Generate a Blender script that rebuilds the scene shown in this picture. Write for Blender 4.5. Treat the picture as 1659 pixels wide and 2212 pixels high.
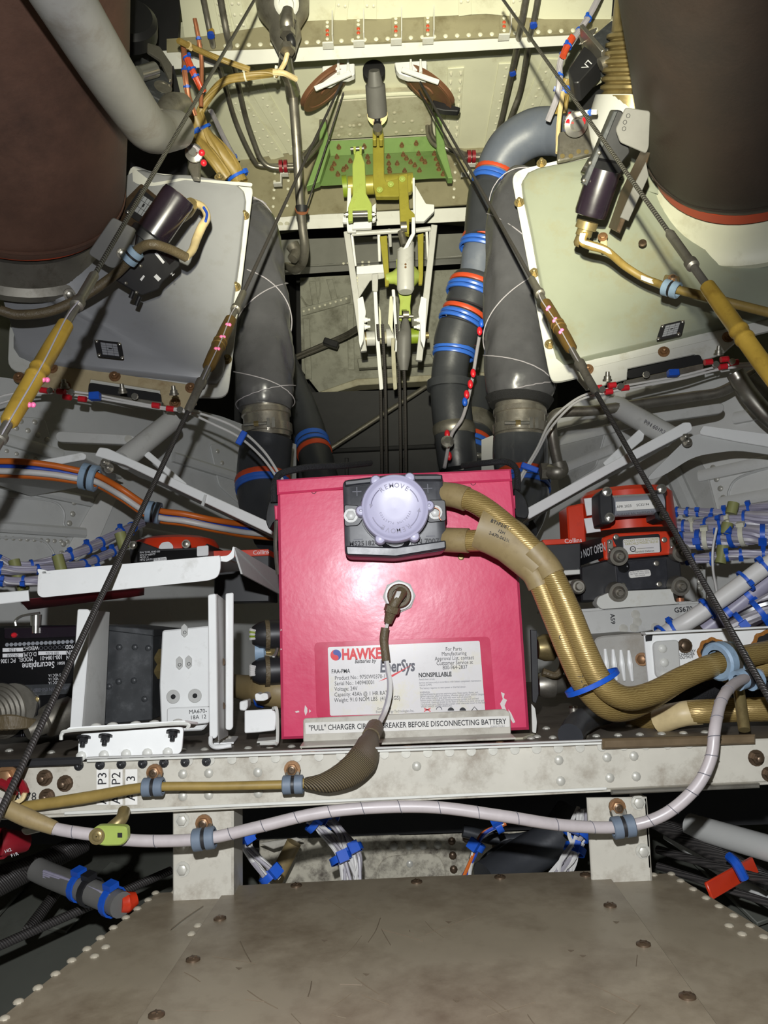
import bpy, bmesh, math, random
from mathutils import Vector as V, Matrix as MX
random.seed(7)
for _o in list(bpy.data.objects): bpy.data.objects.remove(_o)
SC = bpy.context.scene; COL = SC.collection
# ---------------------------------------------------------------- camera
FPX, W, H = 1660.0, 1659, 2212
PITCH, ROLL = math.radians(8.0), math.radians(2.4)
CAM = V((0, 0, 0.6))
_f = V((0, math.cos(PITCH), math.sin(PITCH))); _r0 = V((1, 0, 0)); _u0 = V((0, -math.sin(PITCH), math.cos(PITCH)))
_r = _r0*math.cos(ROLL) - _u0*math.sin(ROLL); _u = _u0*math.cos(ROLL) + _r0*math.sin(ROLL)
cd = bpy.data.cameras.new('camera'); cam = bpy.data.objects.new('camera', cd); COL.objects.link(cam)
cd.sensor_fit = 'VERTICAL'; cd.sensor_height = 36.0; cd.lens = 36.0*FPX/H; cd.clip_start = 0.02; cd.clip_end = 50
cam.matrix_world = MX(((_r.x, _u.x, -_f.x, CAM.x), (_r.y, _u.y, -_f.y, CAM.y), (_r.z, _u.z, -_f.z, CAM.z), (0, 0, 0, 1)))
SC.camera = cam
# ---------------------------------------------------------------- light and exposure
wd = bpy.data.worlds.new('world'); SC.world = wd; wd.use_nodes = True
wd.node_tree.nodes['Background'].inputs[0].default_value = (0.75, 0.85, 1.0, 1)
wd.node_tree.nodes['Background'].inputs[1].default_value = 0.018
def spot(name, loc, aim, power, ang, blend, col, rad):
    l = bpy.data.lights.new(name, 'SPOT'); l.energy = power; l.spot_size = math.radians(ang); l.spot_blend = blend
    l.color = col; l.shadow_soft_size = rad
    o = bpy.data.objects.new(name, l); COL.objects.link(o); o.location = loc
    o.rotation_euler = (V(aim)-V(loc)).to_track_quat('-Z', 'Y').to_euler()
    return o
spot('phone_flash', CAM+V((-0.015, -0.02, 0.085)), CAM+V((0, 1.0, 0.14)), 26, 150, 0.5, (0.95, 0.97, 1.0), 0.006)
spot('upper_fill_spot', CAM+V((-0.01, -0.03, 0.11)), CAM+V((0.08, 1.0, 0.68)), 290, 47, 1.0, (1.0, 0.96, 0.74), 0.008)  # added warm spot that lifts the dim upper bay
vs = SC.view_settings; vs.view_transform = 'Standard'; vs.look = 'None'; vs.gamma = 1; vs.exposure = 0.0; vs.use_curve_mapping = False
# ---------------------------------------------------------------- pixel to place
def ray(px, py):
    d = _f*FPX + _r*(px-829.5) + _u*(1106-py)
    return d/d.y
def at(px, py, Y): return CAM + ray(px, py)*Y
def runs_on(l, q):                                   # what leaves the picture goes on a little further in the place
    if len(q) > 1 and not isinstance(l[-1], V) and (l[-1][0] > 1685 or l[-1][0] < -30): q = q+[q[-1]+(q[-1]-q[-2]).normalized()*0.22]
    if len(q) > 1 and not isinstance(l[0], V) and (l[0][0] > 1685 or l[0][0] < -30): q = [q[0]+(q[0]-q[1]).normalized()*0.22]+q
    return q
def pp(l, ext=True):
    q = [p if isinstance(p, V) else at(*p) for p in l]
    return runs_on(l, q) if ext else q
class Pl:                                           # a plane in the place; on() finds where a line of sight meets it
    def __init__(s, a, b, c):
        s.o = a; s.n = (b-a).cross(c-a).normalized()
        if s.n.y > 0: s.n = -s.n                    # normal looks towards the viewer's side
    def on(s, px, py, h=0.0):
        d = ray(px, py); o = s.o + s.n*h
        return CAM + d*((o-CAM).dot(s.n)/d.dot(s.n))
    def poly(s, l, h=0.0): return [s.on(x, y, h) for x, y in l]
def PY(Y): return Pl(V((0, Y, 0)), V((1, Y, 0)), V((0, Y, 1)))
def P3(a, b, c): return Pl(at(*a), at(*b), at(*c))
def PF(px, py, Y, hinge=None, deg=0):               # a plane square to the line of sight, then turned about a hinge direction
    d = ray(px, py).normalized()
    if hinge:
        a = at(px+hinge[0], py+hinge[1], Y)-at(px, py, Y); a = (a-d*a.dot(d)).normalized(); d = MX.Rotation(math.radians(deg), 3, a) @ d
    x = V((1, 0, 0)); x = (x-d*x.dot(d)).normalized(); o = at(px, py, Y)
    return Pl(o, o+x, o+d.cross(x))
def PZ(dz): 
    p = Pl(V((0, 0, CAM.z+dz)), V((1, 0, CAM.z+dz)), V((0, 1, CAM.z+dz))); p.n = V((0, 0, 1)); return p
# ---------------------------------------------------------------- materials
MATS = {}
def srgb(c): return tuple(((x/255)/12.92 if x/255 <= 0.04045 else ((x/255+0.055)/1.055)**2.4) for x in c)
def mat(name, rgb, rough=0.5, metal=0.0, var=0.12, scale=9.0, bump=0.0, bscale=60.0, dirt=None, spec=0.5, alpha=None, emit=None, coat=0.0, stretch=None):
    """dirt = (rgb, amount 0..1, scale)"""
    m = bpy.data.materials.new(name); m.use_nodes = True; nt = m.node_tree; N = nt.nodes; L = nt.links
    b = N['Principled BSDF']; c = srgb(rgb)
    tc = N.new('ShaderNodeTexCoord'); src = tc.outputs['Object']
    if stretch:
        mp = N.new('ShaderNodeMapping'); mp.inputs['Scale'].default_value = stretch; L.new(src, mp.inputs[0]); src = mp.outputs[0]
    n1 = N.new('ShaderNodeTexNoise'); n1.inputs['Scale'].default_value = scale; n1.inputs['Detail'].default_value = 6; n1.inputs['Roughness'].default_value = 0.65
    L.new(src, n1.inputs['Vector'])
    r = N.new('ShaderNodeValToRGB'); L.new(n1.outputs['Fac'], r.inputs[0])
    r.color_ramp.elements[0].position = 0.3; r.color_ramp.elements[1].position = 0.7
    r.color_ramp.elements[0].color = (*[x*(1-var) for x in c], 1); r.color_ramp.elements[1].color = (*[min(1, x*(1+var)) for x in c], 1)
    out = r.outputs[0]
    if dirt:
        n2 = N.new('ShaderNodeTexNoise'); n2.inputs['Scale'].default_value = dirt[2]; n2.inputs['Detail'].default_value = 9; n2.inputs['Roughness'].default_value = 0.72
        L.new(src, n2.inputs['Vector'])
        r2 = N.new('ShaderNodeValToRGB'); L.new(n2.outputs['Fac'], r2.inputs[0])
        r2.color_ramp.elements[0].position = 0.62-0.3*dirt[1]; r2.color_ramp.elements[1].position = 0.80-0.22*dirt[1]
        r2.color_ramp.elements[0].color = (0, 0, 0, 1); r2.color_ramp.elements[1].color = (min(1, 0.35+dirt[1]),)*3+(1,)
        mx = N.new('ShaderNodeMix'); mx.data_type = 'RGBA'; L.new(r2.outputs[0], mx.inputs[0]); L.new(out, mx.inputs[6])
        mx.inputs[7].default_value = (*srgb(dirt[0]), 1); out = mx.outputs[2]
    L.new(out, b.inputs['Base Color'])
    b.inputs['Metallic'].default_value = metal; b.inputs['Specular IOR Level'].default_value = spec
    b.inputs['Coat Weight'].default_value = coat
    mr = N.new('ShaderNodeMapRange'); L.new(n1.outputs['Fac'], mr.inputs[0]); mr.inputs[1].default_value = 0.3; mr.inputs[2].default_value = 0.7
    mr.inputs[3].default_value = max(0.02, rough-0.08); mr.inputs[4].default_value = min(1, rough+0.08); L.new(mr.outputs[0], b.inputs['Roughness'])
    if bump:
        n3 = N.new('ShaderNodeTexNoise'); n3.inputs['Scale'].default_value = bscale; n3.inputs['Detail'].default_value = 4; L.new(src, n3.inputs['Vector'])
        bp = N.new('ShaderNodeBump'); bp.inputs['Strength'].default_value = bump; bp.inputs['Distance'].default_value = 0.004
        L.new(n3.outputs['Fac'], bp.inputs['Height']); L.new(bp.outputs[0], b.inputs['Normal'])
    if alpha is not None: b.inputs['Alpha'].default_value = alpha
    if emit: b.inputs['Emission Color'].default_value = (*srgb(emit[0]), 1); b.inputs['Emission Strength'].default_value = emit[1]
    MATS[name] = m; return m
def wave_mat(name, rgb, rgb2, scale, rough=0.5, metal=0.0, direction='X', bump=0.4, dist=1.0):
    """woven or wound surfaces: bands of two tones with relief"""
    m = mat(name, rgb, rough, metal); nt = m.node_tree; N = nt.nodes; L = nt.links; b = N['Principled BSDF']
    w = N.new('ShaderNodeTexWave'); w.inputs['Scale'].default_value = scale; w.inputs['Distortion'].default_value = dist; w.bands_direction = direction
    w.inputs['Detail'].default_value = 3
    tc = [n for n in N if n.type == 'TEX_COORD'][0]; L.new(tc.outputs['Object'], w.inputs['Vector'])
    old = b.inputs['Base Color'].links[0].from_socket
    mx = N.new('ShaderNodeMix'); mx.data_type = 'RGBA'; L.new(w.outputs['Fac'], mx.inputs[0]); L.new(old, mx.inputs[6]); mx.inputs[7].default_value = (*srgb(rgb2), 1)
    L.new(mx.outputs[2], b.inputs['Base Color'])
    bp = N.new('ShaderNodeBump'); bp.inputs['Strength'].default_value = bump; bp.inputs['Distance'].default_value = 0.002
    L.new(w.outputs['Fac'], bp.inputs['Height']); L.new(bp.outputs[0], b.inputs['Normal'])
    return m
# ---------------------------------------------------------------- mesh builder
def catmull(pts, k=8):
    if len(pts) < 3: return list(pts)
    P = [pts[0]*2-pts[1]] + list(pts) + [pts[-1]*2-pts[-2]]; out = []
    for i in range(1, len(P)-2):
        a, b, c, d = P[i-1], P[i], P[i+1], P[i+2]
        for j in range(k):
            t = j/k
            out.append(0.5*((2*b) + (c-a)*t + (2*a-5*b+4*c-d)*t*t + (3*b-a-3*c+d)*t**3))
    out.append(P[-2]); return out
def lerp_list(r, n):
    out = []
    for i in range(n):
        t = i/(n-1)*(len(r)-1); j = min(int(t), len(r)-2); f = t-j
        out.append(r[j]*(1-f)+r[j+1]*f)
    return out
def rounded(pts, r, n=4):
    out = []
    for i, p in enumerate(pts):
        a = pts[i-1]-p; b = pts[(i+1) % len(pts)]-p
        rr = r[i] if isinstance(r, (list, tuple)) else r
        if rr <= 0: out.append(p); continue
        ra = min(rr, a.length*0.49); rb = min(rr, b.length*0.49)
        q0 = p+a.normalized()*ra; q2 = p+b.normalized()*rb
        for j in range(n+1):
            t = j/n; out.append(q0*(1-t)**2 + p*2*t*(1-t) + q2*t*t)
    return out
def basis(n, up=V((0, 0, 1))):
    n = n.normalized(); x = up.cross(n)
    if x.length < 1e-4: x = V((1, 0, 0))
    x.normalize(); return x, n.cross(x), n
def frame(o, n, up=V((0, 0, 1))):
    x, y, z = basis(n, up)
    return MX(((x.x, y.x, z.x, o.x), (x.y, y.y, z.y, o.y), (x.z, y.z, z.z, o.z), (0, 0, 0, 1)))
class B:
    def __init__(s): s.bm = bmesh.new()
    def face(s, pts):
        return s.bm.faces.new([s.bm.verts.new(p) for p in pts])
    def prism(s, pts, ext, bevel=0.0, seg=1):
        bm = s.bm; a = [bm.verts.new(p) for p in pts]; b = [bm.verts.new(p+ext) for p in pts]; n = len(pts)
        fa = bm.faces.new(a); fb = bm.faces.new(b[::-1]); fs = [fa, fb]
        for i in range(n): fs.append(bm.faces.new((a[i], b[i], b[(i+1) % n], a[(i+1) % n])))
        bmesh.ops.recalc_face_normals(bm, faces=fs)
        if bevel > 0:
            bmesh.ops.bevel(bm, geom=list(fa.edges)+list(fb.edges), offset=bevel, segments=seg, profile=0.5, affect='EDGES', clamp_overlap=True)
        return s
    def box(s, c, hx, hy, hz, fr=None, bevel=0.0):
        """fr = (x,y,z) axes"""
        X, Y, Z = fr or (V((1, 0, 0)), V((0, 1, 0)), V((0, 0, 1)))
        p = [c-X*hx-Y*hy-Z*hz, c+X*hx-Y*hy-Z*hz, c+X*hx+Y*hy-Z*hz, c-X*hx+Y*hy-Z*hz]
        bm = s.bm; vs_ = [bm.verts.new(q) for q in p]+[bm.verts.new(q+Z*2*hz) for q in p]
        fs = [bm.faces.new([vs_[i] for i in f]) for f in ((0, 3, 2, 1), (4, 5, 6, 7), (0, 1, 5, 4), (1, 2, 6, 5), (2, 3, 7, 6), (3, 0, 4, 7))]
        bmesh.ops.recalc_face_normals(bm, faces=fs)
        if bevel: bmesh.ops.bevel(bm, geom=list({e for f in fs for e in f.edges}), offset=bevel, segments=1, profile=0.5, affect='EDGES', clamp_overlap=True)
        return s
    def bar(s, a, b, w, t, up=V((0, 0, 1)), bevel=0.0):
        """bar from a to b, w wide across, t thick along up-ish"""
        d = b-a; z = d.normalized(); x = up.cross(z)
        if x.length < 1e-5: x = V((1, 0, 0))
        x.normalize(); y = z.cross(x)
        return s.box((a+b)/2, w/2, t/2, d.length/2, (x, y, z), bevel)
    def tube(s, pts, r, n=12, k=8, caps=True, raw=False):
        path = list(pts) if raw else catmull(pts, k); m = len(path)
        rad = [r]*m if not isinstance(r, (list, tuple)) else lerp_list(list(r), m)
        bm = s.bm; rings = []; up = None
        for i, p in enumerate(path):
            d = (path[min(i+1, m-1)]-path[max(i-1, 0)])
            if d.length < 1e-9: d = V((0, 1, 0))
            d.normalize()
            if up is None:
                up = V((0, 0, 1)) if abs(d.z) < 0.9 else V((1, 0, 0))
            x = up.cross(d)
            if x.length < 1e-6: x = d.orthogonal()
            x.normalize(); y = d.cross(x); up = y
            rings.append([bm.verts.new(p+(x*math.cos(a)+y*math.sin(a))*rad[i]) for a in [2*math.pi*j/n for j in range(n)]])
        for i in range(m-1):
            for j in range(n):
                bm.faces.new((rings[i][j], rings[i][(j+1) % n], rings[i+1][(j+1) % n], rings[i+1][j]))
        if caps:
            bm.faces.new(rings[0][::-1]); bm.faces.new(rings[-1])
        return s
    def lathe(s, o, ax, prof, n=24, caps=True):
        """prof = [(t along ax, radius)]"""
        x, y, z = basis(ax, V((0, 0, 1)) if abs(ax.normalized().z) < 0.95 else V((0, 1, 0)))
        bm = s.bm; rings = []
        for t, r in prof:
            rings.append([bm.verts.new(o+z*t+(x*math.cos(a)+y*math.sin(a))*max(r, 1e-5)) for a in [2*math.pi*j/n for j in range(n)]])
        for i in range(len(rings)-1):
            for j in range(n):
                bm.faces.new((rings[i][j], rings[i][(j+1) % n], rings[i+1][(j+1) % n], rings[i+1][j]))
        if caps:
            bm.faces.new(rings[0][::-1]); bm.faces.new(rings[-1])
        return s
    def loft(s, rings, close0=False, close1=False):
        bm = s.bm; R = [[bm.verts.new(p) for p in r] for r in rings]; n = len(R[0])
        for i in range(len(R)-1):
            for j in range(n):
                bm.faces.new((R[i][j], R[i][(j+1) % n], R[i+1][(j+1) % n], R[i+1][j]))
        if close0: bm.faces.new(R[0][::-1])
        if close1: bm.faces.new(R[-1])
        return s
    def wrinkle(s, amp, f, st=(1, 1, 1)):
        from mathutils import noise
        s.bm.normal_update()
        for v in s.bm.verts:
            p = V((v.co.x*st[0], v.co.y*st[1], v.co.z*st[2]))*f; q = noise.noise(p)+0.5*abs(noise.noise(p*2.3+V((3, 1, 7))))
            v.co += v.normal*q*amp
        return s
    def sphere(s, c, r, n=12, sx=None):
        ret = bmesh.ops.create_uvsphere(s.bm, u_segments=n, v_segments=max(6, n//2), radius=r)
        for v in ret['verts']:
            if sx: v.co = V((v.co.x*sx[0], v.co.y*sx[1], v.co.z*sx[2]))
            v.co += c
        return s
    def mesh(s, name, m, ang=38):
        bmesh.ops.recalc_face_normals(s.bm, faces=s.bm.faces[:])
        me = bpy.data.meshes.new(name); s.bm.to_mesh(me); s.bm.free()
        me.polygons.foreach_set('use_smooth', [True]*len(me.polygons)); me.set_sharp_from_angle(angle=math.radians(ang))
        me.materials.append(MATS[m] if isinstance(m, str) else m); return me
ORG = {}
def _link(name, me, org, parent):
    o = bpy.data.objects.new(name, me); COL.objects.link(o)
    if parent: o.parent = parent; o.location = org-ORG[parent.name]
    else: o.location = org
    ORG[o.name] = org.copy(); return o
def tag(o, label=None, cat=None, group=None, kind=None):
    if label: o['label'] = label
    if cat: o['category'] = cat
    if group: o['group'] = group
    if kind: o['kind'] = kind
    return o
def thing(name, label, cat, loc, group=None):
    return tag(_link(name, None, loc, None), label, cat, group)
def part(b, name, m, parent, label=None, kind=None, ang=38):
    me = b.mesh(name, m, ang) if isinstance(b, B) else b
    c = V((0, 0, 0))
    if len(me.vertices):
        lo = V([min(v.co[i] for v in me.vertices) for i in range(3)]); hi = V([max(v.co[i] for v in me.vertices) for i in range(3)]); c = (lo+hi)/2
    me.transform(MX.Translation(-c))
    return tag(_link(name, me, c, parent), label, kind=kind)
def one(b, name, m, label, cat, group=None, ang=38, kind=None):
    return tag(part(b, name, m, None, ang=ang), label, cat, group, kind)
def struct(b, name, m, parent=None, ang=38):
    o = part(b, name, m, parent, ang=ang)
    if not parent: o['kind'] = 'structure'
    return o
# ---------------------------------------------------------------- small shared pieces
SH = {}
def shared(kind, m, r):
    key = (kind, m, round(r, 5))
    if key in SH: return SH[key]
    b = B(); Z = V((0, 0, 1)); O = V((0, 0, 0))
    if kind == 'rivet': b.lathe(O, Z, [(-0.0005, r), (0.15*r, r*0.98), (0.42*r, r*0.7), (0.55*r, r*0.25)], 9)
    elif kind == 'flush': b.lathe(O, Z, [(-0.0005, r), (0.0004, r), (0.0005, r*0.5)], 10)
    elif kind == 'hex':
        b.lathe(O, Z, [(-0.001, r*1.45), (0.22*r, r*1.45)], 14)
        b.lathe(O, Z, [(0.2*r, r), (0.9*r, r), (1.0*r, r*0.85)], 6)
    elif kind == 'bolt':
        b.lathe(O, Z, [(-0.001, r*1.5), (0.2*r, r*1.5)], 14)
        b.lathe(O, Z, [(0.2*r, r), (1.1*r, r)], 6)
        b.lathe(O, Z, [(1.0*r, r*0.55), (1.9*r, r*0.55), (2.0*r, r*0.4)], 10)
    elif kind == 'cone':
        b.lathe(O, Z, [(-0.001, r*1.2), (0.3*r, r*1.2), (0.35*r, r*0.95), (1.1*r, r*0.9), (1.2*r, r*0.6), (2.2*r, r*0.5)], 10)
    elif kind == 'screw':
        b.lathe(O, Z, [(-0.001, r), (0.22*r, r*0.95), (0.38*r, r*0.6), (0.38*r, r*0.55)], 14)
        for a in (0.4, 0.4+math.pi/2): b.box(V((0, 0, 0.42*r)), r*0.55, r*0.10, r*0.06, (V((math.cos(a), math.sin(a), 0)), V((-math.sin(a), math.cos(a), 0)), Z))
    elif kind == 'hole': b.lathe(O, Z, [(-0.0008, r), (0.0004, r), (0.0004, r*0.8), (-0.0006, r*0.78)], 14)
    me = b.mesh(kind, m); SH[key] = me; return me
def piece(kind, name, m, r, o, n, parent, up=V((0, 0, 1))):
    me = shared(kind, m, r); ob = bpy.data.objects.new(name, me); COL.objects.link(ob); ob.parent = parent
    ob.matrix_basis = MX.Translation(-ORG[parent.name]) @ frame(o, n, up); return ob
# ---------------------------------------------------------------- lettering
def text(parent, s, o, xd, yd, size, m, align='CENTER', name='lettering', bold=0.0, sx=1.0, shear=0.0, h=0.0004, rot180=False):
    cu = bpy.data.curves.new('t', 'FONT'); cu.body = s; cu.size = size; cu.align_x = align; cu.align_y = 'CENTER'; cu.resolution_u = 2; cu.offset = bold*size; cu.shear = shear
    ob = bpy.data.objects.new('t', cu); me = bpy.data.meshes.new_from_object(ob); bpy.data.objects.remove(ob); bpy.data.curves.remove(cu)
    X = xd.normalized(); Y = (yd-X*yd.dot(X)).normalized()
    if rot180: X, Y = -X, -Y
    N = xd.cross(yd).normalized(); o2 = o+N*h
    for v in me.vertices: v.co = o2 + X*v.co.x*sx + Y*v.co.y
    me.materials.clear(); me.materials.append(MATS[m]); me.name = name
    if not len(me.vertices): return None
    return part(me, name, m, parent)
mat('cream_paint', (214, 214, 190), 0.45, var=0.06, scale=5, dirt=((150, 140, 100), 0.22, 7))
mat('cream_dirty', (176, 172, 150), 0.5, var=0.1, scale=8, dirt=((120, 108, 80), 0.4, 10))
mat('web_olive', (140, 134, 108), 0.5, var=0.1, scale=10, dirt=((100, 90, 62), 0.35, 14))
mat('white_paint', (236, 237, 235), 0.35, var=0.04, scale=12, dirt=((170, 168, 158), 0.18, 25), coat=0.15)
mat('grey_skin', (198, 199, 196), 0.5, var=0.08, scale=6, dirt=((168, 168, 164), 0.25, 12))
mat('grey_skin_light', (222, 222, 218), 0.45, var=0.07, scale=7, dirt=((196, 194, 188), 0.25, 15))
mat('grey_pale', (188, 188, 184), 0.4, var=0.06, scale=9, dirt=((140, 138, 130), 0.25, 20))
mat('beam_white', (184, 180, 168), 0.4, var=0.09, scale=14, dirt=((120, 108, 92), 0.42, 22))
mat('shelf_dirty', (112, 104, 94), 0.45, var=0.15, scale=12, dirt=((70, 60, 50), 0.5, 18))
mat('panel_beige', (132, 122, 104), 0.36, var=0.10, scale=9, dirt=((90, 77, 60), 0.55, 7))
mat('corroded', (186, 180, 162), 0.6, var=0.1, scale=20, dirt=((62, 52, 42), 0.55, 60), bump=0.3)
mat('steel_collar', (198, 192, 180), 0.28, 0.85, var=0.1, scale=16, dirt=((130, 118, 98), 0.3, 20))
mat('frame_grey', (122, 122, 116), 0.5, var=0.1, scale=8)
mat('dark_wall_shade', (34, 34, 36), 0.55, var=0.2, scale=5, bump=0.15, bscale=20)  # dark bulkheads, and the panels that stand in for shade
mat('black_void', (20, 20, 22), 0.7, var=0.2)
mat('bulkhead_grey', (150, 150, 138), 0.5, var=0.16, scale=5, dirt=((86, 84, 70), 0.5, 9))
mat('brown_duct', (108, 78, 64), 0.62, var=0.28, scale=5, dirt=((72, 54, 46), 0.5, 4), bump=0.12, bscale=220)
mat('brown_duct_dark', (54, 44, 38), 0.55, var=0.22, scale=5, dirt=((46, 40, 36), 0.5, 3.5), bump=0.1, bscale=200)
mat('grey_tube', (158, 156, 150), 0.55, var=0.12, scale=8, dirt=((120, 108, 90), 0.35, 9), bump=0.08)
mat('pan_grey', (146, 147, 150), 0.42, var=0.05, scale=6, dirt=((126, 124, 116), 0.3, 8))
mat('pan_green', (140, 145, 128), 0.42, var=0.06, scale=5, dirt=((138, 130, 96), 0.3, 9))
mat('flange_white', (205, 205, 198), 0.4, var=0.05, dirt=((160, 150, 120), 0.2, 20))
mat('gold_plate', (188, 172, 136), 0.4, var=0.1, scale=14, dirt=((140, 112, 76), 0.4, 20))
mat('black_wrap', (74, 74, 77), 0.30, var=0.18, scale=7, bump=1.0, bscale=11)
mat('black_duct', (52, 54, 58), 0.4, var=0.16, scale=9, bump=0.15, bscale=40)
mat('blue_grey_duct', (92, 98, 110), 0.42, var=0.12, scale=8, dirt=((110, 112, 118), 0.3, 14), bump=0.1)
mat('clear_grey', (74, 76, 78), 0.2, var=0.2, scale=9, coat=0.4)
mat('band_blue', (48, 96, 186), 0.35, var=0.08)
mat('band_red', (186, 70, 38), 0.4, var=0.08)
mat('steel', (160, 156, 146), 0.38, 0.85, var=0.12, scale=16, dirt=((110, 100, 84), 0.35, 20))
mat('steel_dull', (150, 146, 136), 0.42, 0.8, var=0.14, scale=14, dirt=((84, 76, 62), 0.4, 18))
mat('steel_bright', (216, 214, 208), 0.2, 0.9, var=0.06)
mat('brass_dull', (150, 134, 92), 0.38, 0.6, var=0.15, scale=16, dirt=((96, 80, 52), 0.4, 20))
mat('bolt_brown', (138, 104, 72), 0.45, 0.5, var=0.2, scale=60)
mat('bolt_dark', (92, 76, 60), 0.4, 0.6, var=0.25, scale=60)
mat('rivet_grey', (190, 188, 178), 0.4, 0.25, var=0.1, scale=60)
mat('shaded_skin', (100, 102, 94), 0.55, var=0.1, scale=6, dirt=((70, 70, 62), 0.3, 10))  # skin colour darkened for light falloff and shade below the shelf
mat('scuff', (100, 88, 72), 0.6, var=0.1)
mat('panel_rivet', (180, 172, 154), 0.36, 0.35, var=0.1, scale=60)
mat('rivet_cream', (208, 206, 186), 0.42, var=0.05)
wave_mat('cable_steel', (118, 116, 108), (50, 48, 45), 110, 0.4, 0.55, 'DIAGONAL', 0.5)
wave_mat('cable_dark', (76, 72, 70), (48, 46, 45), 170, 0.5, 0.3, 'DIAGONAL', 0.5)
mat('turn_yellow', (186, 152, 62), 0.34, 0.35, var=0.14, scale=22, dirt=((130, 98, 40), 0.35, 40))
mat('turn_brown', (112, 88, 46), 0.36, 0.45, var=0.16, scale=40)
mat('pink_seal', (244, 120, 170), 0.3, var=0.05)
mat('green_primer', (120, 150, 88), 0.42, var=0.08, scale=8, dirt=((90, 122, 66), 0.3, 14))
mat('lime', (168, 184, 92), 0.38, var=0.08, scale=10, dirt=((140, 140, 60), 0.3, 20))
mat('olive_yellow', (158, 150, 60), 0.36, 0.1, var=0.12, scale=14, dirt=((120, 112, 40), 0.3, 22))
mat('lime_dark', (128, 148, 40), 0.4, var=0.12, scale=14)
mat('pulley_brown', (120, 84, 60), 0.5, var=0.16, scale=14, dirt=((84, 56, 40), 0.3, 20))
mat('actuator_grey', (104, 103, 100), 0.5, var=0.12, scale=12)
mat('black_paint', (34, 34, 36), 0.4, var=0.15, scale=12)
mat('black_gloss', (20, 20, 22), 0.22, var=0.1, coat=0.3)
mat('black_purple', (30, 22, 32), 0.26, 0.0, var=0.12, spec=0.9, coat=0.6)
mat('black_fabric', (26, 26, 28), 0.8, var=0.3, scale=200, bump=0.5, bscale=700)
mat('battery_pink', (208, 60, 98), 0.34, var=0.045, scale=16, dirt=((205, 74, 106), 0.28, 26), spec=0.4, bump=0.035, bscale=160)
mat('label_red', (196, 46, 84), 0.25, var=0.04, coat=0.3)
mat('label_white', (216, 213, 212), 0.3, var=0.03, dirt=((214, 206, 150), 0.34, 16), coat=0.3)
mat('placard_white', (222, 220, 214), 0.35, var=0.03, dirt=((180, 174, 160), 0.25, 30))
mat('paint_chip', (214, 204, 200), 0.6, var=0.06)
mat('plastic_black', (42, 43, 48), 0.36, var=0.12, scale=20, dirt=((60, 61, 66), 0.35, 40))
mat('plastic_lilac', (178, 175, 200), 0.34, var=0.04, scale=20, spec=0.5)
mat('lettering_lilac', (214, 212, 226), 0.34, var=0.02)
mat('groove_lilac', (134, 130, 152), 0.5, var=0.02)
mat('ink', (28, 28, 32), 0.6, var=0.0)
mat('ink_grey', (96, 96, 104), 0.6, var=0.0)
mat('ink_red', (214, 44, 52), 0.5, var=0.0)
mat('ink_blue', (44, 66, 150), 0.5, var=0.0)
mat('ink_white', (222, 222, 224), 0.5, var=0.0)
wave_mat('gold_cable', (176, 152, 96), (140, 116, 66), 170, 0.38, 0.35, 'Z', 0.12, 5.0)
mat('sleeve_tan', (142, 124, 86), 0.5, var=0.12, scale=24, dirt=((110, 92, 58), 0.35, 40))
mat('sleeve_brown', (96, 84, 62), 0.5, var=0.15, scale=60, bump=0.3, bscale=400)
wave_mat('braid_brown', (112, 98, 72), (66, 57, 42), 300, 0.55, 0.0, 'DIAGONAL', 0.7, 0.5)
mat('wire_white', (212, 210, 206), 0.4, var=0.05, scale=40)
mat('wire_grey', (160, 156, 162), 0.4, var=0.1, scale=40)
mat('wire_lilac', (152, 148, 166), 0.4, var=0.1, scale=40)
mat('wire_cream', (206, 186, 140), 0.45, var=0.12, scale=60)
mat('wire_tan', (140, 118, 62), 0.5, var=0.16, scale=60)
mat('wire_copper', (170, 110, 78), 0.4, 0.4, var=0.1)
mat('wire_spiral', (174, 166, 166), 0.4, var=0.1, scale=40)
mat('tie_blue', (26, 84, 190), 0.4, var=0.1, scale=50)
mat('tie_white', (206, 204, 184), 0.45, var=0.06)
mat('tie_olive', (134, 136, 84), 0.5, var=0.12, scale=30)
mat('clamp_blue', (140, 164, 186), 0.5, var=0.08, scale=40, dirt=((96, 104, 112), 0.3, 60))
mat('clamp_grey', (96, 108, 122), 0.5, var=0.12, scale=40)
mat('clip_green', (150, 166, 82), 0.4, var=0.08, scale=40)
mat('red_orange', (206, 56, 26), 0.34, var=0.06, scale=14, dirt=((150, 44, 26), 0.25, 30))
mat('reflective_white', (226, 226, 226), 0.35, var=0.05, scale=40)
mat('red_cap', (206, 34, 46), 0.35, var=0.05)
mat('dark_red', (128, 20, 32), 0.4, var=0.12)
mat('hose_white', (206, 204, 200), 0.4, var=0.06)
mat('orange_wire', (204, 104, 36), 0.4, var=0.06)
mat('blue_wire', (34, 72, 176), 0.4, var=0.06)
mat('silver_beacon', (184, 188, 196), 0.3, 0.5, var=0.06)
mat('cork', (150, 96, 30), 0.7, var=0.2, scale=60, bump=0.6, bscale=200)
mat('amber_edge', (108, 92, 70), 0.4, 0.3, var=0.25, scale=24)
mat('carbon', (56, 58, 60), 0.42, var=0.25, scale=30, dirt=((90, 92, 94), 0.3, 60))
# ================================================================ the shell
Z0 = CAM.z
def Zd(d): return Z0+d
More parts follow.
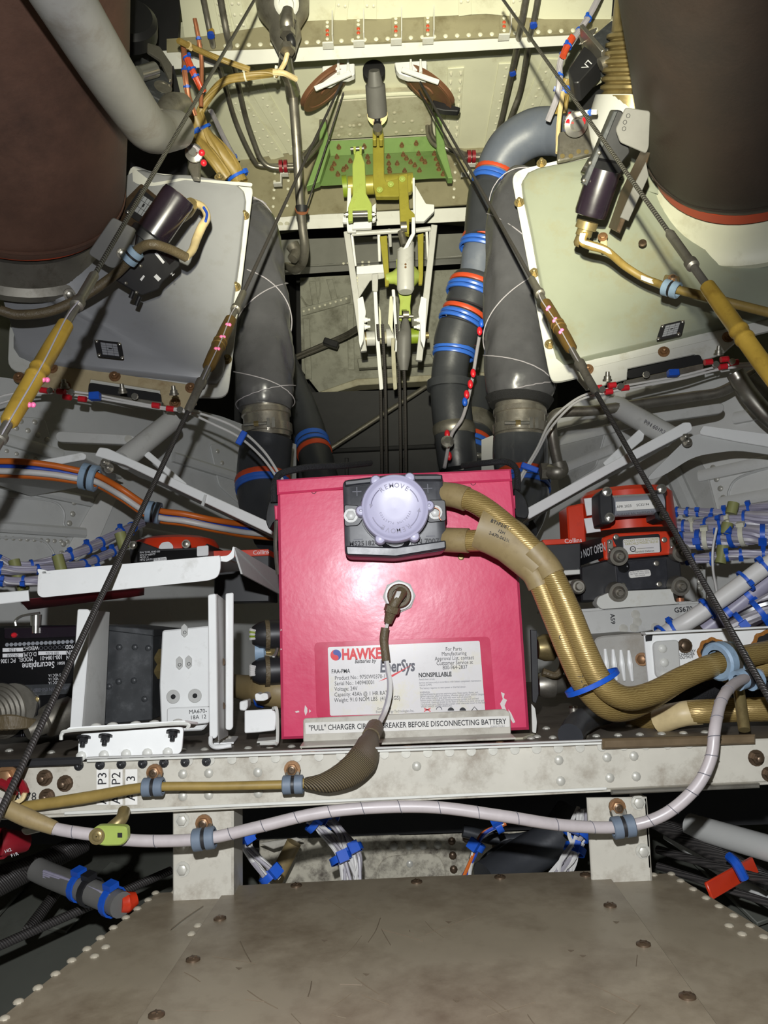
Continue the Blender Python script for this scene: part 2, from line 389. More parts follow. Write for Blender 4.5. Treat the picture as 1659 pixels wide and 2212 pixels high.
# crown and sides of the tail cone: one curved skin from the left floor round the roof to the right floor
sec = [(-1.45, -0.25), (-1.5, 0.2), (-1.4, 0.75), (-1.1, 1.15), (-0.7, 1.36), (-0.3, 1.44), (0, 1.45), (0.3, 1.44), (0.7, 1.36), (1.1, 1.15), (1.4, 0.75), (1.5, 0.2), (1.45, -0.25)]
sec = [(x*1.12, z*1.3 if z > 0 else z) for x, z in sec]
def arc(y, s=1.0): return [V((x*s, y, Zd(z*s))) for x, z in sec]
b = B(); A0 = catmull(arc(-0.9), 3); A1 = catmull(arc(3.4, 0.98), 3)
for i in range(len(A0)-1): b.face([A0[i], A0[i+1], A1[i+1], A1[i]])
ceiling = struct(b, 'ceiling', 'cream_paint')
b = B(); b.prism([V((-1.6, 3.4, Zd(-0.7))), V((1.6, 3.4, Zd(-0.7))), V((1.6, 3.4, Zd(2.1))), V((-1.6, 3.4, Zd(2.1)))], V((0, 0.02, 0)))
wall_back = struct(b, 'wall_back', 'dark_wall_shade')
b = B()   # belly skin below the equipment, curved
BS = [V((x, 0, Zd(z))) for x, z in [(-1.45, -0.25), (-1.1, -0.44), (-0.6, -0.56), (0, -0.6), (0.6, -0.56), (1.1, -0.44), (1.45, -0.25)]]
for i in range(len(BS)-1):
    p, q = BS[i], BS[i+1]; b.face([p+V((0, -0.9, 0)), q+V((0, -0.9, 0)), q+V((0, 3.4, 0)), p+V((0, 3.4, 0))])
floor_skin = struct(b, 'floor', 'grey_skin')
b = B(); b.prism([V((-1.6, -0.92, Zd(-0.7))), V((1.6, -0.92, Zd(-0.7))), V((1.6, -0.92, Zd(2.1))), V((-1.6, -0.92, Zd(2.1)))], V((0, 0.02, 0)))
wall_front = struct(b, 'wall_front', 'grey_skin')

# roof skin panel between the frames, facing down to the viewer, with riveted strips
roofp = P3((520, 345, 2.25), (1060, 318, 2.25), (790, 150, 1.92))
b = B(); b.prism(roofp.poly([(330, 60), (1330, 20), (1130, 330), (880, 312), (700, 318), (500, 350), (400, 420)]), V((0, 0, 0.012)))
roof_panel = struct(b, 'ceiling_panel', 'cream_paint')
roofp2 = P3((600, -60, 1.5), (1100, -60, 1.5), (830, 60, 1.62))
b = B(); b.prism(roofp2.poly([(380, -60), (1330, -80), (1320, 45), (1230, 46), (1050, 30), (850, 40), (640, 50), (400, 90)]), V((0, 0, 0.012)))
roof_front = struct(b, 'ceiling_panel', 'cream_paint')
def strip_on(pl, par, a, c, w, t, m='cream_paint', rows=(0.5,), step=0.022, rm='rivet_cream', rr=0.0035, name='stringer', piecename='rivet', kind='rivet', ext=0.0):
    """a raised riveted strip on a plane between two picture points"""
    p, q = pl.on(*a), pl.on(*c); d = (q-p).normalized(); s_ = pl.n.cross(d)
    bb = B(); bb.prism([p-s_*w/2, q-s_*w/2, q+s_*w/2, p+s_*w/2], pl.n*t, 0.0008)
    o = part(bb, name, m, par)
    for rw in rows:
        k = int((q-p).length/step)
        for i in range(k):
            piece(kind, piecename, rm, rr, p+d*step*(i+0.5)+s_*w*(rw-0.5)+pl.n*t, pl.n, o)
    return o
for nm, pts, Y_ in (('shade_upper_left', [(180, -120), (392, -60), (385, 80), (372, 130), (400, 250), (330, 260), (180, 260)], 1.62), ('shade_upper_right', [(1225, -80), (1500, -120), (1500, 240), (1330, 250), (1330, 60), (1262, 45)], 1.62), ('shade_behind_left', [(200, 240), (395, 250), (408, 300), (402, 420), (200, 430)], 1.56), ('shade_behind_right', [(1235, 150), (1480, 150), (1480, 360), (1290, 350), (1255, 280)], 1.58)):
    b = B(); b.prism([at(x, y, Y_) for x, y in pts], V((0, 0.01, 0))); struct(b, nm, 'dark_wall_shade')  # added dark panels give the shade behind the ducts and pipe
# longitudinal stringers running towards the far bulkhead
roofp.n = -roofp.n if roofp.n.z > 0 else roofp.n
roofp2.n = -roofp2.n if roofp2.n.z > 0 else roofp2.n
for a, c, rows, kd in [((478, 160), (600, 340), (0.2, 0.8), 'rivet'), ((532, 150), (640, 330), (0.5,), 'rivet'), ((985, 145), (975, 310), (0.2, 0.8), 'cone'), ((1095, 135), (1062, 312), (0.5,), 'rivet'), ((1190, 125), (1120, 300), (0.5,), 'rivet')]:
    strip_on(roofp, roof_panel, a, c, 0.045, 0.004, rows=rows, kind=kd, step=0.03, rr=0.0042)
for a, c in [((470, -30), (490, 70)), ((500, -30), (522, 65)), ((745, -50), (735, 44)), ((800, -50), (800, 40)), ((1000, -60), (1005, 32)), ((1110, -60), (1120, 35))]:
    strip_on(roofp2, roof_front, a, c, 0.03, 0.003, rows=(0.25, 0.75), step=0.025, rr=0.004)

# ---- first frame: web with stiffeners, white flange facing down
def ring_beam(name, web, flange_back, Y, Yb, lab_m, flm, nriv, rivrow):
    b = B(); pl = PY(Y); b.prism(pl.poly(web), V((0, 0.006, 0)))
    o = struct(b, name, lab_m)
    n = len(flange_back)//2
    fr = [at(x, y, Y) for x, y in flange_back[:n]]; bk = [at(x, y, Yb) for x, y in flange_back[n:]]
    nn = (fr[1]-fr[0]).cross(bk[-1]-fr[0]).normalized()
    if nn.z > 0: nn = -nn
    b = B(); b.prism(fr+bk, -nn*0.004, 0.001); fl = part(b, 'flange', flm, o)
    for i in range(nriv):
        t = (i+0.5)/nriv
        piece('rivet', 'rivet', 'rivet_cream', 0.0055, pl.on(rivrow[0]+(rivrow[2]-rivrow[0])*t, rivrow[1]+(rivrow[3]-rivrow[1])*t), V((0, -1, 0)), o)
    return o
frame1 = ring_beam('trim_1', [(360, 112), (1330, 68), (1330, 35), (1240, 38), (1040, 28), (850, 38), (640, 46), (440, 78), (360, 84)],
    [(345, 110), (1330, 66), (1330, 92), (345, 152)], 1.60, 1.625, 'web_olive', 'flange_white', 34, (450, 101, 1300, 63))
for x, y in [(708, 92), (775, 88), (856, 84), (925, 82), (1090, 74)]:
    b = B(); b.prism([at(x-10, y, 1.598), at(x+10, y-1, 1.598), at(x+10, y-46, 1.598), at(x-10, y-44, 1.598)], V((0, -0.003, 0)), 0.0006)
    st = part(b, 'stiffener', 'web_olive', frame1)
    b = B(); b.prism([at(x+10, y-1, 1.595), at(x+10, y-52, 1.595), at(x+12.5, y-52, 1.595), at(x+12.5, y-1, 1.595)], V((0, -0.025, 0)), 0.0006)
    b.prism([at(x-12, y+1, 1.575), at(x+12, y, 1.575), at(x+12, y-3, 1.575), at(x-12, y-2, 1.575)], V((0, 0.02, 0)), 0.0006)
    part(b, 'bracket', 'flange_white', st)
    for k, m_ in enumerate(('rivet_cream', 'band_red', 'band_red', 'rivet_cream', 'rivet_cream')):
        piece('rivet', 'rivet', m_, 0.0042, at(x-1, y-8-k*9, 1.595), V((0, -1, 0)), st)
# ---- second frame, carries the control bellcrank
frame2 = ring_beam('trim_2', [(470, 478), (1170, 430), (1150, 318), (880, 306), (700, 312), (520, 345), (500, 400)],
    [(470, 474), (1170, 440), (1170, 470), (470, 505)], 2.25, 2.275, 'web_olive', 'flange_white', 0, (0, 0, 1, 1))
for x, y in [(1060, 452), (1000, 452), (640, 470), (610, 472)]:
    for k in range(5): piece('rivet', 'rivet', 'rivet_cream', 0.005, at(x-20+k*1, y-26-k*18, 2.249), V((0, -1, 0)), frame2)
for x in (606, 620, 660, 1010, 1030, 1046):
    piece('flush', 'rivet', 'rivet_cream', 0.008, at(x, 484-(x-606)*0.04, 2.262), V((0, -0.45, -1)), frame2)
# ---- third frame, further aft
b = B(); b.prism(PY(2.62).poly([(560, 582), (1120, 548), (1110, 500), (560, 520)]), V((0, 0.006, 0)))
frame3 = struct(b, 'trim_3', 'frame_grey')
b = B(); b.prism([at(560, 580, 2.62), at(1120, 546, 2.62), at(1120, 562, 2.70), at(560, 598, 2.70)], V((0, 0, 0.004)), 0.001)
part(b, 'flange', 'grey_pale', frame3)
for x, y in [(742, 569), (752, 568), (765, 567), (783, 566), (797, 566), (783, 574), (797, 574)]:
    piece('rivet', 'rivet', 'rivet_cream', 0.005, at(x, y, 2.619), V((0, -1, 0)), frame3)
# ---- dished grey bulkhead lit in the depth of the tunnel
bkp = PY(2.9)
b = B(); b.prism(bkp.poly([(648, 600), (1120, 575), (1110, 800), (950, 812), (820, 818), (690, 848), (652, 800)]), V((0, 0.01, 0)))
bulk = struct(b, 'wall_bulkhead', 'bulkhead_grey')
b = B(); b.prism(bkp.poly([(652, 667), (757, 640), (757, 655), (653, 684)]), V((0, -0.012, 0)), 0.002); rib_ = part(b, 'rib', 'bulkhead_grey', bulk)
for i in range(9): piece('rivet', 'rivet', 'rivet_cream', 0.005, bkp.on(656+i*11.5, 672-i*3.4, 0.012), V((0, -1, 0)), rib_)
for x0, y0, x1, y1 in [(668, 610, 676, 668), (705, 605, 718, 655), (655, 690, 660, 820), (750, 660, 752, 800)]:
    b = B(); b.prism(bkp.poly([(x0, y0), (x0+14, y0), (x1+14, y1), (x1, y1)]), V((0, -0.01, 0)), 0.002); part(b, 'rib', 'bulkhead_grey', bulk)
b = B(); b.tube([bkp.on(x, y, 0.004) for x, y in [(650, 640), (664, 660), (684, 655), (692, 625), (690, 605)]], 0.004, 6); part(b, 'bead', 'bulkhead_grey', bulk)
b = B(); b.prism(PY(2.80).poly([(690, 846), (770, 818), (1110, 800), (1110, 812), (775, 832), (694, 856)]), V((0, 0.10, 0.01)), 0.003)
part(b, 'sill', 'cream_dirty', bulk)
b = B(); b.prism(PY(2.82).poly([(772, 780), (930, 770), (940, 790), (776, 800)]), V((0, -0.03, 0)), 0.003); part(b, 'ledge', 'bulkhead_grey', bulk)
# shade at the tunnel sides, put in as dark sheets by the deep opening
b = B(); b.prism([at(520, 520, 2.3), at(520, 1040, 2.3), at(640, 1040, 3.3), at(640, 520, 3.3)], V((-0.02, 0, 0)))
shade_left_inner = struct(b, 'shade_left_inner', 'dark_wall_shade')
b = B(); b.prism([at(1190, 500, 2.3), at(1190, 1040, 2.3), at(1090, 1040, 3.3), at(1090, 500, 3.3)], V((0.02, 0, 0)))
shade_right_inner = struct(b, 'shade_right_inner', 'dark_wall_shade')
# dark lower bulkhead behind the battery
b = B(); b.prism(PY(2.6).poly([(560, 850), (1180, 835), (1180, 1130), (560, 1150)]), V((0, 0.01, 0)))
wall_low = struct(b, 'wall_lower', 'dark_wall_shade')
for x in (745, 870, 1000):
    b = B(); b.prism(PY(2.59).poly([(x, 990), (x+8, 990), (x+8, 1060), (x, 1060)]), V((0, -0.01, 0)), 0.002); part(b, 'stiffener', 'dark_wall_shade', wall_low)
b = B(); b.prism(PY(2.59).poly([(640, 975), (1150, 952), (1150, 960), (640, 984)]), V((0, -0.02, 0)), 0.002); part(b, 'seam', 'black_void', wall_low)

# ================================================================ left and right fuselage side skins
def side_wall(name, anchors, outline, m):
    pl = P3(*anchors); b = B(); b.prism(pl.poly(outline), -pl.n*0.01)
    return pl, struct(b, name, m)
wl, wall_left = side_wall('wall_left', ((0, 900, 1.25), (0, 1350, 1.25), (600, 1050, 1.75)), [(-250, 780), (330, 860), (480, 900), (640, 960), (640, 1480), (-250, 1480)], 'grey_skin')
wr, wall_right = side_wall('wall_right', ((1659, 900, 1.25), (1659, 1350, 1.25), (1080, 1050, 1.75)), [(1900, 740), (1330, 830), (1190, 890), (1040, 950), (1040, 1480), (1900, 1480)], 'grey_skin_light')
def stringer(pl, par, pts, w, h, m, riv=0, side=1, rname='rivet'):
    P = [pl.on(x, y) for x, y in pts]; bb = B()
    for i in range(len(P)-1):
        d = (P[i+1]-P[i]).normalized(); s_ = pl.n.cross(d)
        bb.prism([P[i]-s_*w/2, P[i]-s_*w/2+pl.n*h*0.7, P[i]-s_*w/4+pl.n*h, P[i]+s_*w/4+pl.n*h, P[i]+s_*w/2+pl.n*h*0.7, P[i]+s_*w/2], P[i+1]-P[i])
    o = part(bb, 'stringer', m, par)
    L_ = (P[-1]-P[0]); d = L_.normalized(); s_ = pl.n.cross(d)
    for i in range(riv): piece('rivet', 'rivet', 'rivet_grey', 0.004, P[0]+L_*((i+0.5)/riv)+s_*side*(w*0.5+0.008), pl.n, o)
    return o
stringer(wl, wall_left, [(-60, 1032), (195, 1085)], 0.018, 0.012, 'grey_skin')
stringer(wl, wall_left, [(-60, 1135), (180, 1152)], 0.018, 0.012, 'grey_skin', 16, -1)
stringer(wl, wall_left, [(-60, 930), (130, 985)], 0.02, 0.012, 'grey_skin', 9, -1)
stringer(wl, wall_left, [(370, 988), (600, 1060)], 0.02, 0.014, 'grey_skin')
stringer(wl, wall_left, [(300, 1150), (460, 1180)], 0.02, 0.012, 'grey_skin', 9, -1)
stringer(wr, wall_right, [(1515, 1030), (1720, 985)], 0.02, 0.012, 'grey_skin_light')
stringer(wr, wall_right, [(1560, 1088), (1720, 1060)], 0.02, 0.012, 'grey_skin_light', 9, -1)
stringer(wr, wall_right, [(1210, 955), (1370, 915)], 0.02, 0.012, 'grey_skin_light')
stringer(wr, wall_right, [(1230, 1010), (1330, 970)], 0.02, 0.012, 'grey_skin_light')
stringer(wr, wall_right, [(1590, 905), (1720, 880)], 0.02, 0.012, 'grey_skin_light')
stringer(wr, wall_right, [(1450, 1000), (1500, 1110)], 0.03, 0.02, 'grey_skin')
# upright frame on each wall with its rivet line and bead
for pl, par, pts, riv, m_ in [(wl, wall_left, [(215, 1060), (250, 1075), (205, 1180), (130, 1230), (120, 1225)], [(160, 1085), (157, 1110), (150, 1130), (143, 1155), (137, 1175), (133, 1195)], 'grey_skin_light'),
                              (wr, wall_right, [(1465, 1000), (1510, 992), (1530, 1020), (1560, 1140), (1500, 1150)], [(1540, 1010), (1548, 1035), (1556, 1055), (1562, 1075)], 'grey_pale'),
                              (wl, wall_left, [(-30, 895), (95, 905), (115, 980), (-30, 930)], [(35, 925), (60, 930), (82, 940), (102, 950), (45, 910), (75, 912)], 'grey_skin'),
                              (wl, wall_left, [(450, 960), (500, 955), (510, 1040), (550, 1120), (470, 1050)], [(470, 975), (480, 1000)], 'grey_skin'),
                              (wr, wall_right, [(1200, 930), (1320, 900), (1290, 1010), (1210, 1060)], [(1225, 955), (1240, 1000), (1290, 930)], 'grey_pale')]:
    b = B(); b.prism(rounded(pl.poly(pts), 0.01), pl.n*0.005, 0.0015); o = part(b, 'doubler', m_, par)
    for x, y in riv: piece('rivet', 'rivet', 'rivet_grey', 0.005, pl.on(x, y, 0.005), pl.n, o)
for pl, par, pts in [(wl, wall_left, [(-40, 1070), (100, 1080), (135, 1100), (137, 1130), (125, 1140), (-40, 1130)]), (wl, wall_left, [(-40, 1160), (80, 1165), (110, 1185), (120, 1210)]),
                     (wr, wall_right, [(1700, 1000), (1600, 1030), (1575, 1060), (1578, 1080), (1600, 1090)])]:
    b = B(); b.tube([pl.on(x, y, 0.001) for x, y in pts], 0.0022, 6); part(b, 'bead', 'grey_skin', par)
# ================================================================ equipment shelf, front beam, floor panel
shelf_z = PZ(-0.124)
b = B(); b.prism([V((-0.95, 0.665, Zd(-0.124))), V((0.95, 0.665, Zd(-0.124))), V((0.95, 1.45, Zd(-0.124))), V((-0.95, 1.45, Zd(-0.124)))], V((0, 0, -0.006)))
shelf = tag(struct(b, 'floor_shelf', 'shelf_dirty'))
# front beam
YB = 0.66
beam = thing('shelf_support_beam', 'long pale grey riveted beam running under the red battery', 'beam', at(830, 1750, YB))
bp = PY(YB)
def bt(x): return 1655-0.0345*x          # picture height of the beam's top edge
def bb_(x): return 1766-0.0460*x         # and of its lower edge
b = B(); b.prism([at(-620, bt(-620)-2, YB), at(2300, bt(2300)-2, YB), at(2300, bb_(2300), YB), at(-620, bb_(-620), YB)], V((0, 0.004, 0)), 0.0012); part(b, 'web', 'beam_white', beam)
q0, q1 = at(-620, bb_(-620), YB), at(2300, bb_(2300), YB)
b = B(); b.prism([q0, q1, q1+V((0, 0.03, -0.001)), q0+V((0, 0.03, -0.001))], V((0, 0, -0.002)), 0.0005); part(b, 'lower_flange', 'beam_white', beam)
b = B(); b.prism([at(140, bb_(140)-7, YB-0.0005), at(1310, bb_(1310)-6, YB-0.0005), at(1310, bb_(1310), YB-0.0005), at(140, bb_(140), YB-0.0005)], V((0, -0.002, 0)), 0.0006); part(b, 'edge_strip', 'flange_white', beam)
b = B()
b.prism([at(190, bt(190)-3, YB-0.001), at(1298, bt(1298)-3, YB-0.001), at(1298, bt(1298)-8, YB-0.001), at(190, bt(190)-8, YB-0.001)], V((0, -0.003, 0)), 0.0005)
part(b, 'edge_strip', 'flange_white', beam)
b = B(); b.prism([at(190, bt(190)-10, YB-0.001), at(1298, bt(1298)-10, YB-0.001), at(1298, bt(1298)-14, YB-0.001), at(190, bt(190)-14, YB-0.001)], V((0, -0.004, 0)), 0.0005)
part(b, 'edge_strip', 'grey_pale', beam)
b = B(); b.prism([at(1298, bt(1298)-16, YB-0.001), at(1626, bt(1626)-14, YB-0.001), at(1626, bt(1626)+6, YB-0.001), at(1298, bt(1298)+6, YB-0.001)], V((0, -0.006, 0)), 0.0015); part(b, 'rub_strip', 'amber_edge', beam, 'brown stained rub strip on the beam edge')
b = B(); b.prism([at(-620, bt(-620)-15, YB-0.001), at(180, bt(180)-15, YB-0.001), at(180, bt(180)+2, YB-0.001), at(-620, bt(-620)+6, YB-0.001)], V((0, -0.006, 0)), 0.0015); part(b, 'rub_strip', 'black_paint', beam, 'black rub strip on the beam edge')
b = B(); b.prism([at(1318, bb_(1318)-1, YB-0.001), at(1636, bb_(1636)-1, YB-0.001), at(1636, bb_(1636)+9, YB-0.001), at(1318, bb_(1318)+9, YB-0.001)], V((0, -0.005, 0)), 0.001); part(b, 'rub_strip', 'steel_dull', beam)
NY = V((0, -1, 0))
for x, y in [(395, 1672), (451, 1670), (557, 1668), (395, 1720), (451, 1717), (558, 1713), (1207, 1642), (1311, 1636), (1369, 1633), (1211, 1687), (1317, 1680), (1374, 1677), (725, 1662), (900, 1655)]:
    piece('rivet', 'rivet', 'rivet_grey', 0.0040, at(x, y, YB), NY, beam)
    b_ = None
for x, y in [(97, 1680), (141, 1692), (102, 1721)]: piece('bolt', 'bolt', 'bolt_dark', 0.0045, at(x, y, YB), NY, beam)
piece('bolt', 'bolt', 'bolt_dark', 0.0045, at(1633, 1637, YB), NY, beam)
piece('bolt', 'bolt', 'bolt_dark', 0.004, at(1660, 1672, YB), NY, beam)
for i in range(25):          # rivets along the shelf edge
    x = 395+i*47; piece('rivet', 'rivet', 'rivet_grey', 0.0042, shelf_z.on(x, bt(x)-20), V((0, 0, 1)), beam)
    piece('flush', 'rivet', 'rivet_grey', 0.004, at(x+12, bt(x)+2, YB-0.001), NY, beam)
for x in range(170, 480, 46): piece('bolt', 'bolt', 'black_paint', 0.0026, at(x, bt(x)+5, YB-0.001), NY, beam)
for x, y in [(1000, 1601), (1160, 1592), (1240, 1577), (1360, 1570), (1440, 1568), (1180, 1574), (20, 1622), (110, 1626), (230, 1640)]: piece('rivet', 'rivet', 'rivet_grey', 0.0045, shelf_z.on(x, y), V((0, 0, 1)), beam)
X_ = (at(900, 1680, YB)-at(300, 1706, YB)); Zu = V((0, 0, 1))
for s_, x in (('A4 P3', 222), ('A4 P2', 252), ('A 13', 284)):
    pc = at(x, 1702, YB-0.0006); b = B(); w_ = 13
    b.prism([at(x-w_, 1662, YB-0.0003), at(x+w_, 1661, YB-0.0003), at(x+w_, 1738, YB-0.0003), at(x-w_, 1739, YB-0.0003)], V((0, -0.0004, 0))); lb = part(b, 'label_strip', 'placard_white', beam)
    text(lb, s_, at(x, 1702, YB-0.0008), Zu, -X_, 0.0105, 'ink', h=0.0005)
text(beam, 'GS678', at(48, 1722, YB-0.0006), X_, Zu, 0.009, 'ink', h=0.0006)
# posts under the beam
def post(px, label):
    o = thing('support_post', label, 'post', at(px[0][0], px[3][1], YB+0.012), 'posts under the beam')
    b = B(); b.prism([at(x, y, YB+0.012) for x, y in px], V((0, 0.004, 0)), 0.001); part(b, 'face_plate', 'beam_white', o)
    b = B(); e = [at(px[1][0], px[1][1], YB+0.012), at(px[2][0], px[2][1], YB+0.012)]
    b.prism([e[0], e[1], e[1]+V((0, 0.04, 0)), e[0]+V((0, 0.04, 0))], V((-0.003, 0, 0)), 0.0008); part(b, 'side_flange', 'beam_white', o)
    return o
p1 = post([(373, 1752), (505, 1748), (505, 2060), (373, 2065)], 'square pale metal post under the beam beside the green cable clip')
p2 = post([(1268, 1724), (1398, 1722), (1418, 2030), (1286, 2035)], 'square pale metal post under the beam below the gold battery cables')
for x, y in [(394, 1771), (394, 1826), (395, 1877)]: piece('hex', 'bolt', 'rivet_grey', 0.0042, at(x, y, YB+0.012), NY, p1)
for x, y in [(1378, 1733), (1381, 1787), (1388, 1838)]: piece('hex', 'bolt', 'rivet_grey', 0.0042, at(x, y, YB+0.012), NY, p2)
# floor panel in three plates
fz = PZ(-0.222); UP = V((0, 0, 1))
fp = thing('floor_panel', 'scuffed beige riveted floor panel in the foreground', 'floor panel', fz.on(900, 2180))
def slab(pts, m, name, lift=0.0, t=0.004):
    b = B(); b.prism([fz.on(x, y)+V((0, 0, lift)) for x, y in pts], V((0, 0, -t)), 0.0006); return part(b, name, m, fp)
left = slab([(338, 1928), (491, 1923), (225, 2330), (-300, 2600), (-130, 2300), (-20, 2215)], 'panel_beige', 'plate')
mid = slab([(491, 1920), (900, 1900), (1308, 1886), (1545, 2215), (1700, 2450), (200, 2500), (297, 2215)], 'panel_beige', 'plate', 0.0025)
rightp = slab([(1308, 1890), (1452, 1886), (1720, 2050), (2150, 2330), (1900, 2560), (1700, 2440)], 'panel_beige', 'plate')
for x, y in [(336, 1929), (378, 1927), (418, 1925), (458, 1923), (320, 1944), (297, 1963), (272, 1982), (245, 2004), (217, 2026), (228, 2046), (188, 2050), (204, 2066), (155, 2075), (120, 2104), (82, 2134), (40, 2164), (427, 2000), (413, 2018), (10, 2200)]:
    piece('rivet', 'rivet', 'panel_rivet', 0.0033, fz.on(x, y), UP, left)
for x, y in [(475, 1985), (417, 2074), (338, 2194), (1318, 1957), (1390, 2041), (1485, 2154), (900, 1906), (1080, 1896), (1265, 1891), (640, 1914)]:
    piece('screw', 'screw', 'bolt_dark', 0.0050, fz.on(x, y, 0.0025), UP, mid)
for x, y in [(1326, 1893), (1370, 1891), (1412, 1890), (1450, 1888), (1470, 1903), (1497, 1921), (1525, 1940), (1553, 1958), (1585, 1978), (1620, 2000), (1575, 2000), (1603, 2018), (1650, 2024)]:
    piece('rivet', 'rivet', 'panel_rivet', 0.0033, fz.on(x, y), UP, rightp)
# edge folding down at the back of the panel
b = B(); q = [fz.on(x, y) for x, y in [(500, 1921), (900, 1901), (1300, 1887)]]
b.prism([q[0], q[1], q[2], q[2]-V((0, 0, 0.03)), q[1]-V((0, 0, 0.03)), q[0]-V((0, 0, 0.03))], V((0, 0.002, 0))); part(b, 'back_lip', 'panel_beige', fp)

# seams and scuffs of the floor panel
for a, c in (((491, 1922), (297, 2215)), ((1308, 1889), (1545, 2215))):
    b = B(); b.bar(fz.on(*a, 0.0004), fz.on(*c, 0.0004), 0.0016, 0.0008, V((0, 0, 1))); part(b, 'seam', 'scuff', fp)
rs = random.Random(5); b = B()
for i in range(30):
    x, y = rs.uniform(430, 1400), rs.uniform(1945, 2205); dx, dy = rs.uniform(-110, 110), rs.uniform(-110, 110)*0.5
    b.tube([fz.on(x, y, 0.0025), fz.on(x+dx*0.5+rs.uniform(-4, 4), y+dy*0.5, 0.0026), fz.on(x+dx, y+dy, 0.0025)], rs.uniform(0.0002, 0.00042), 4, 5)
for x, y in [(790, 2103), (968, 1990), (985, 2160), (1232, 2052), (1258, 2063), (1330, 1990), (515, 2090), (700, 2030)]:
    b.prism([fz.on(x-6, y, 0.0026), fz.on(x+8, y+1, 0.0026), fz.on(x+1, y+5, 0.0026)], V((0, 0, 0.0002)))
part(b, 'scuff_marks', 'scuff', fp, kind='stuff')
# ================================================================ battery
YF = 0.79; bf = PY(YF); NYv = V((0, -1, 0))
bat = thing('aircraft_battery', 'large glossy pink-red battery box with a printed label on its front', 'battery', at(875, 1590, YF+0.1))
def fpoly(l, h=0.0): return bf.poly(l, h)
b = B(); b.prism(fpoly([(599, 1060), (1106, 1033), (1113, 1100), (1120, 1215), (1144, 1577), (607, 1598)]), V((0, 0.23, 0)), 0.003); case = part(b, 'case', 'battery_pink', bat)
b = B(); b.prism(fpoly([(597, 1036), (740, 1026), (960, 1019), (1104, 1012), (1107, 1038), (960, 1046), (740, 1056), (598, 1068)], 0.004), V((0, 0.238, 0)), 0.002); lid = part(b, 'lid', 'battery_pink', bat)
for x, y in [(678, 1061), (1022, 1043)]: piece('hole', 'vent_hole', 'black_void', 0.0028, bf.on(x, y), NYv, case)
piece('screw', 'screw', 'brass_dull', 0.0036, bf.on(996, 1203), NYv, case)
# side latches (black rubber) and handle brackets
for pts, nm in [([(604, 1068), (588, 1070), (578, 1090), (573, 1120), (577, 1136), (583, 1146), (590, 1128), (604, 1120)], 'latch'), ([(1108, 1052), (1122, 1060), (1138, 1078), (1144, 1108), (1138, 1122), (1126, 1120), (1112, 1118)], 'latch')]:
    b = B(); b.prism(rounded([at(x, y, YF+0.02) for x, y in pts], 0.006), V((0, 0.05, 0)), 0.004); part(b, nm, 'black_gloss', bat, 'black rubber latch')
for pts in ([(592, 1092), (600, 1092), (600, 1122), (594, 1122)], [(1106, 1070), (1113, 1070), (1114, 1098), (1108, 1098)]):
    b = B(); b.prism([at(x, y, YF+0.008) for x, y in pts], V((0, 0.02, 0)), 0.001); part(b, 'bracket', 'battery_pink', bat)
for s_, x0, x1 in ((-1, 597, 600), (1, 1112, 1122)):
    b = B(); b.tube([at(x0, 1125, YF+0.01), at(x0-2, 1180, YF+0.01), at(x0+3, 1240, YF+0.02)], 0.0022, 6); part(b, 'latch_wire', 'steel', bat)
# chips and scuffs with their own outline
for pts in [[(659, 1523), (664, 1530), (664, 1538), (660, 1546), (657, 1536)], [(668, 1532), (672, 1536), (668, 1540)], [(1082, 1495), (1090, 1498), (1088, 1508), (1095, 1512), (1090, 1524), (1094, 1535), (1088, 1548), (1084, 1530), (1080, 1520), (1086, 1510)], [(1098, 1532), (1104, 1540), (1113, 1560), (1108, 1562), (1100, 1548)], [(637, 1537), (645, 1535), (647, 1538), (640, 1540)], [(607, 1358), (609, 1361), (606, 1363)], [(607, 1400), (609, 1403), (606, 1404)]]:
    b = B(); b.prism(fpoly(pts, 0.0002), V((0, -0.0003, 0))); part(b, 'paint_chip', 'paint_chip', case)
# label: clear film edge, red border, white sheet
b = B(); b.prism(rounded(fpoly([(679, 1388), (1058, 1375), (1071, 1542), (684, 1552)]), 0.005), V((0, -0.0004, 0)), 0.0001); film = part(b, 'label_border', 'label_red', bat)
b = B(); b.prism(rounded(fpoly([(708, 1398), (1036, 1384), (1048, 1537), (713, 1546)]), 0.002), V((0, -0.0009, 0)), 0.0001); lab = part(b, 'label_sheet', 'label_white', bat)
lx = bf.on(1040, 1460)-bf.on(712, 1472); lz = V((0, 0, 1))
def lt(s, x, y, size, m='ink', align='LEFT', **k): k.setdefault('sx', 0.79); return text(lab, s, bf.on(x, y, 0.0009), lx, lz, size, m, align, h=0.0003, **k)
lt('HAWKER', 738, 1415, 0.0148, 'ink_red', bold=0.045, sx=0.75)
lt('Batteries by', 766, 1429, 0.0056, shear=0.25, bold=0.012)
lt('EnerSys', 820, 1441, 0.0165, bold=0.03, sx=0.68, shear=0.12, m='ink_grey')
b = B(); b.prism(fpoly([(818, 1472), (850, 1456), (890, 1436), (848, 1462)], 0.0013), V((0, -0.0002, 0))); part(b, 'swoosh', 'ink_red', lab)
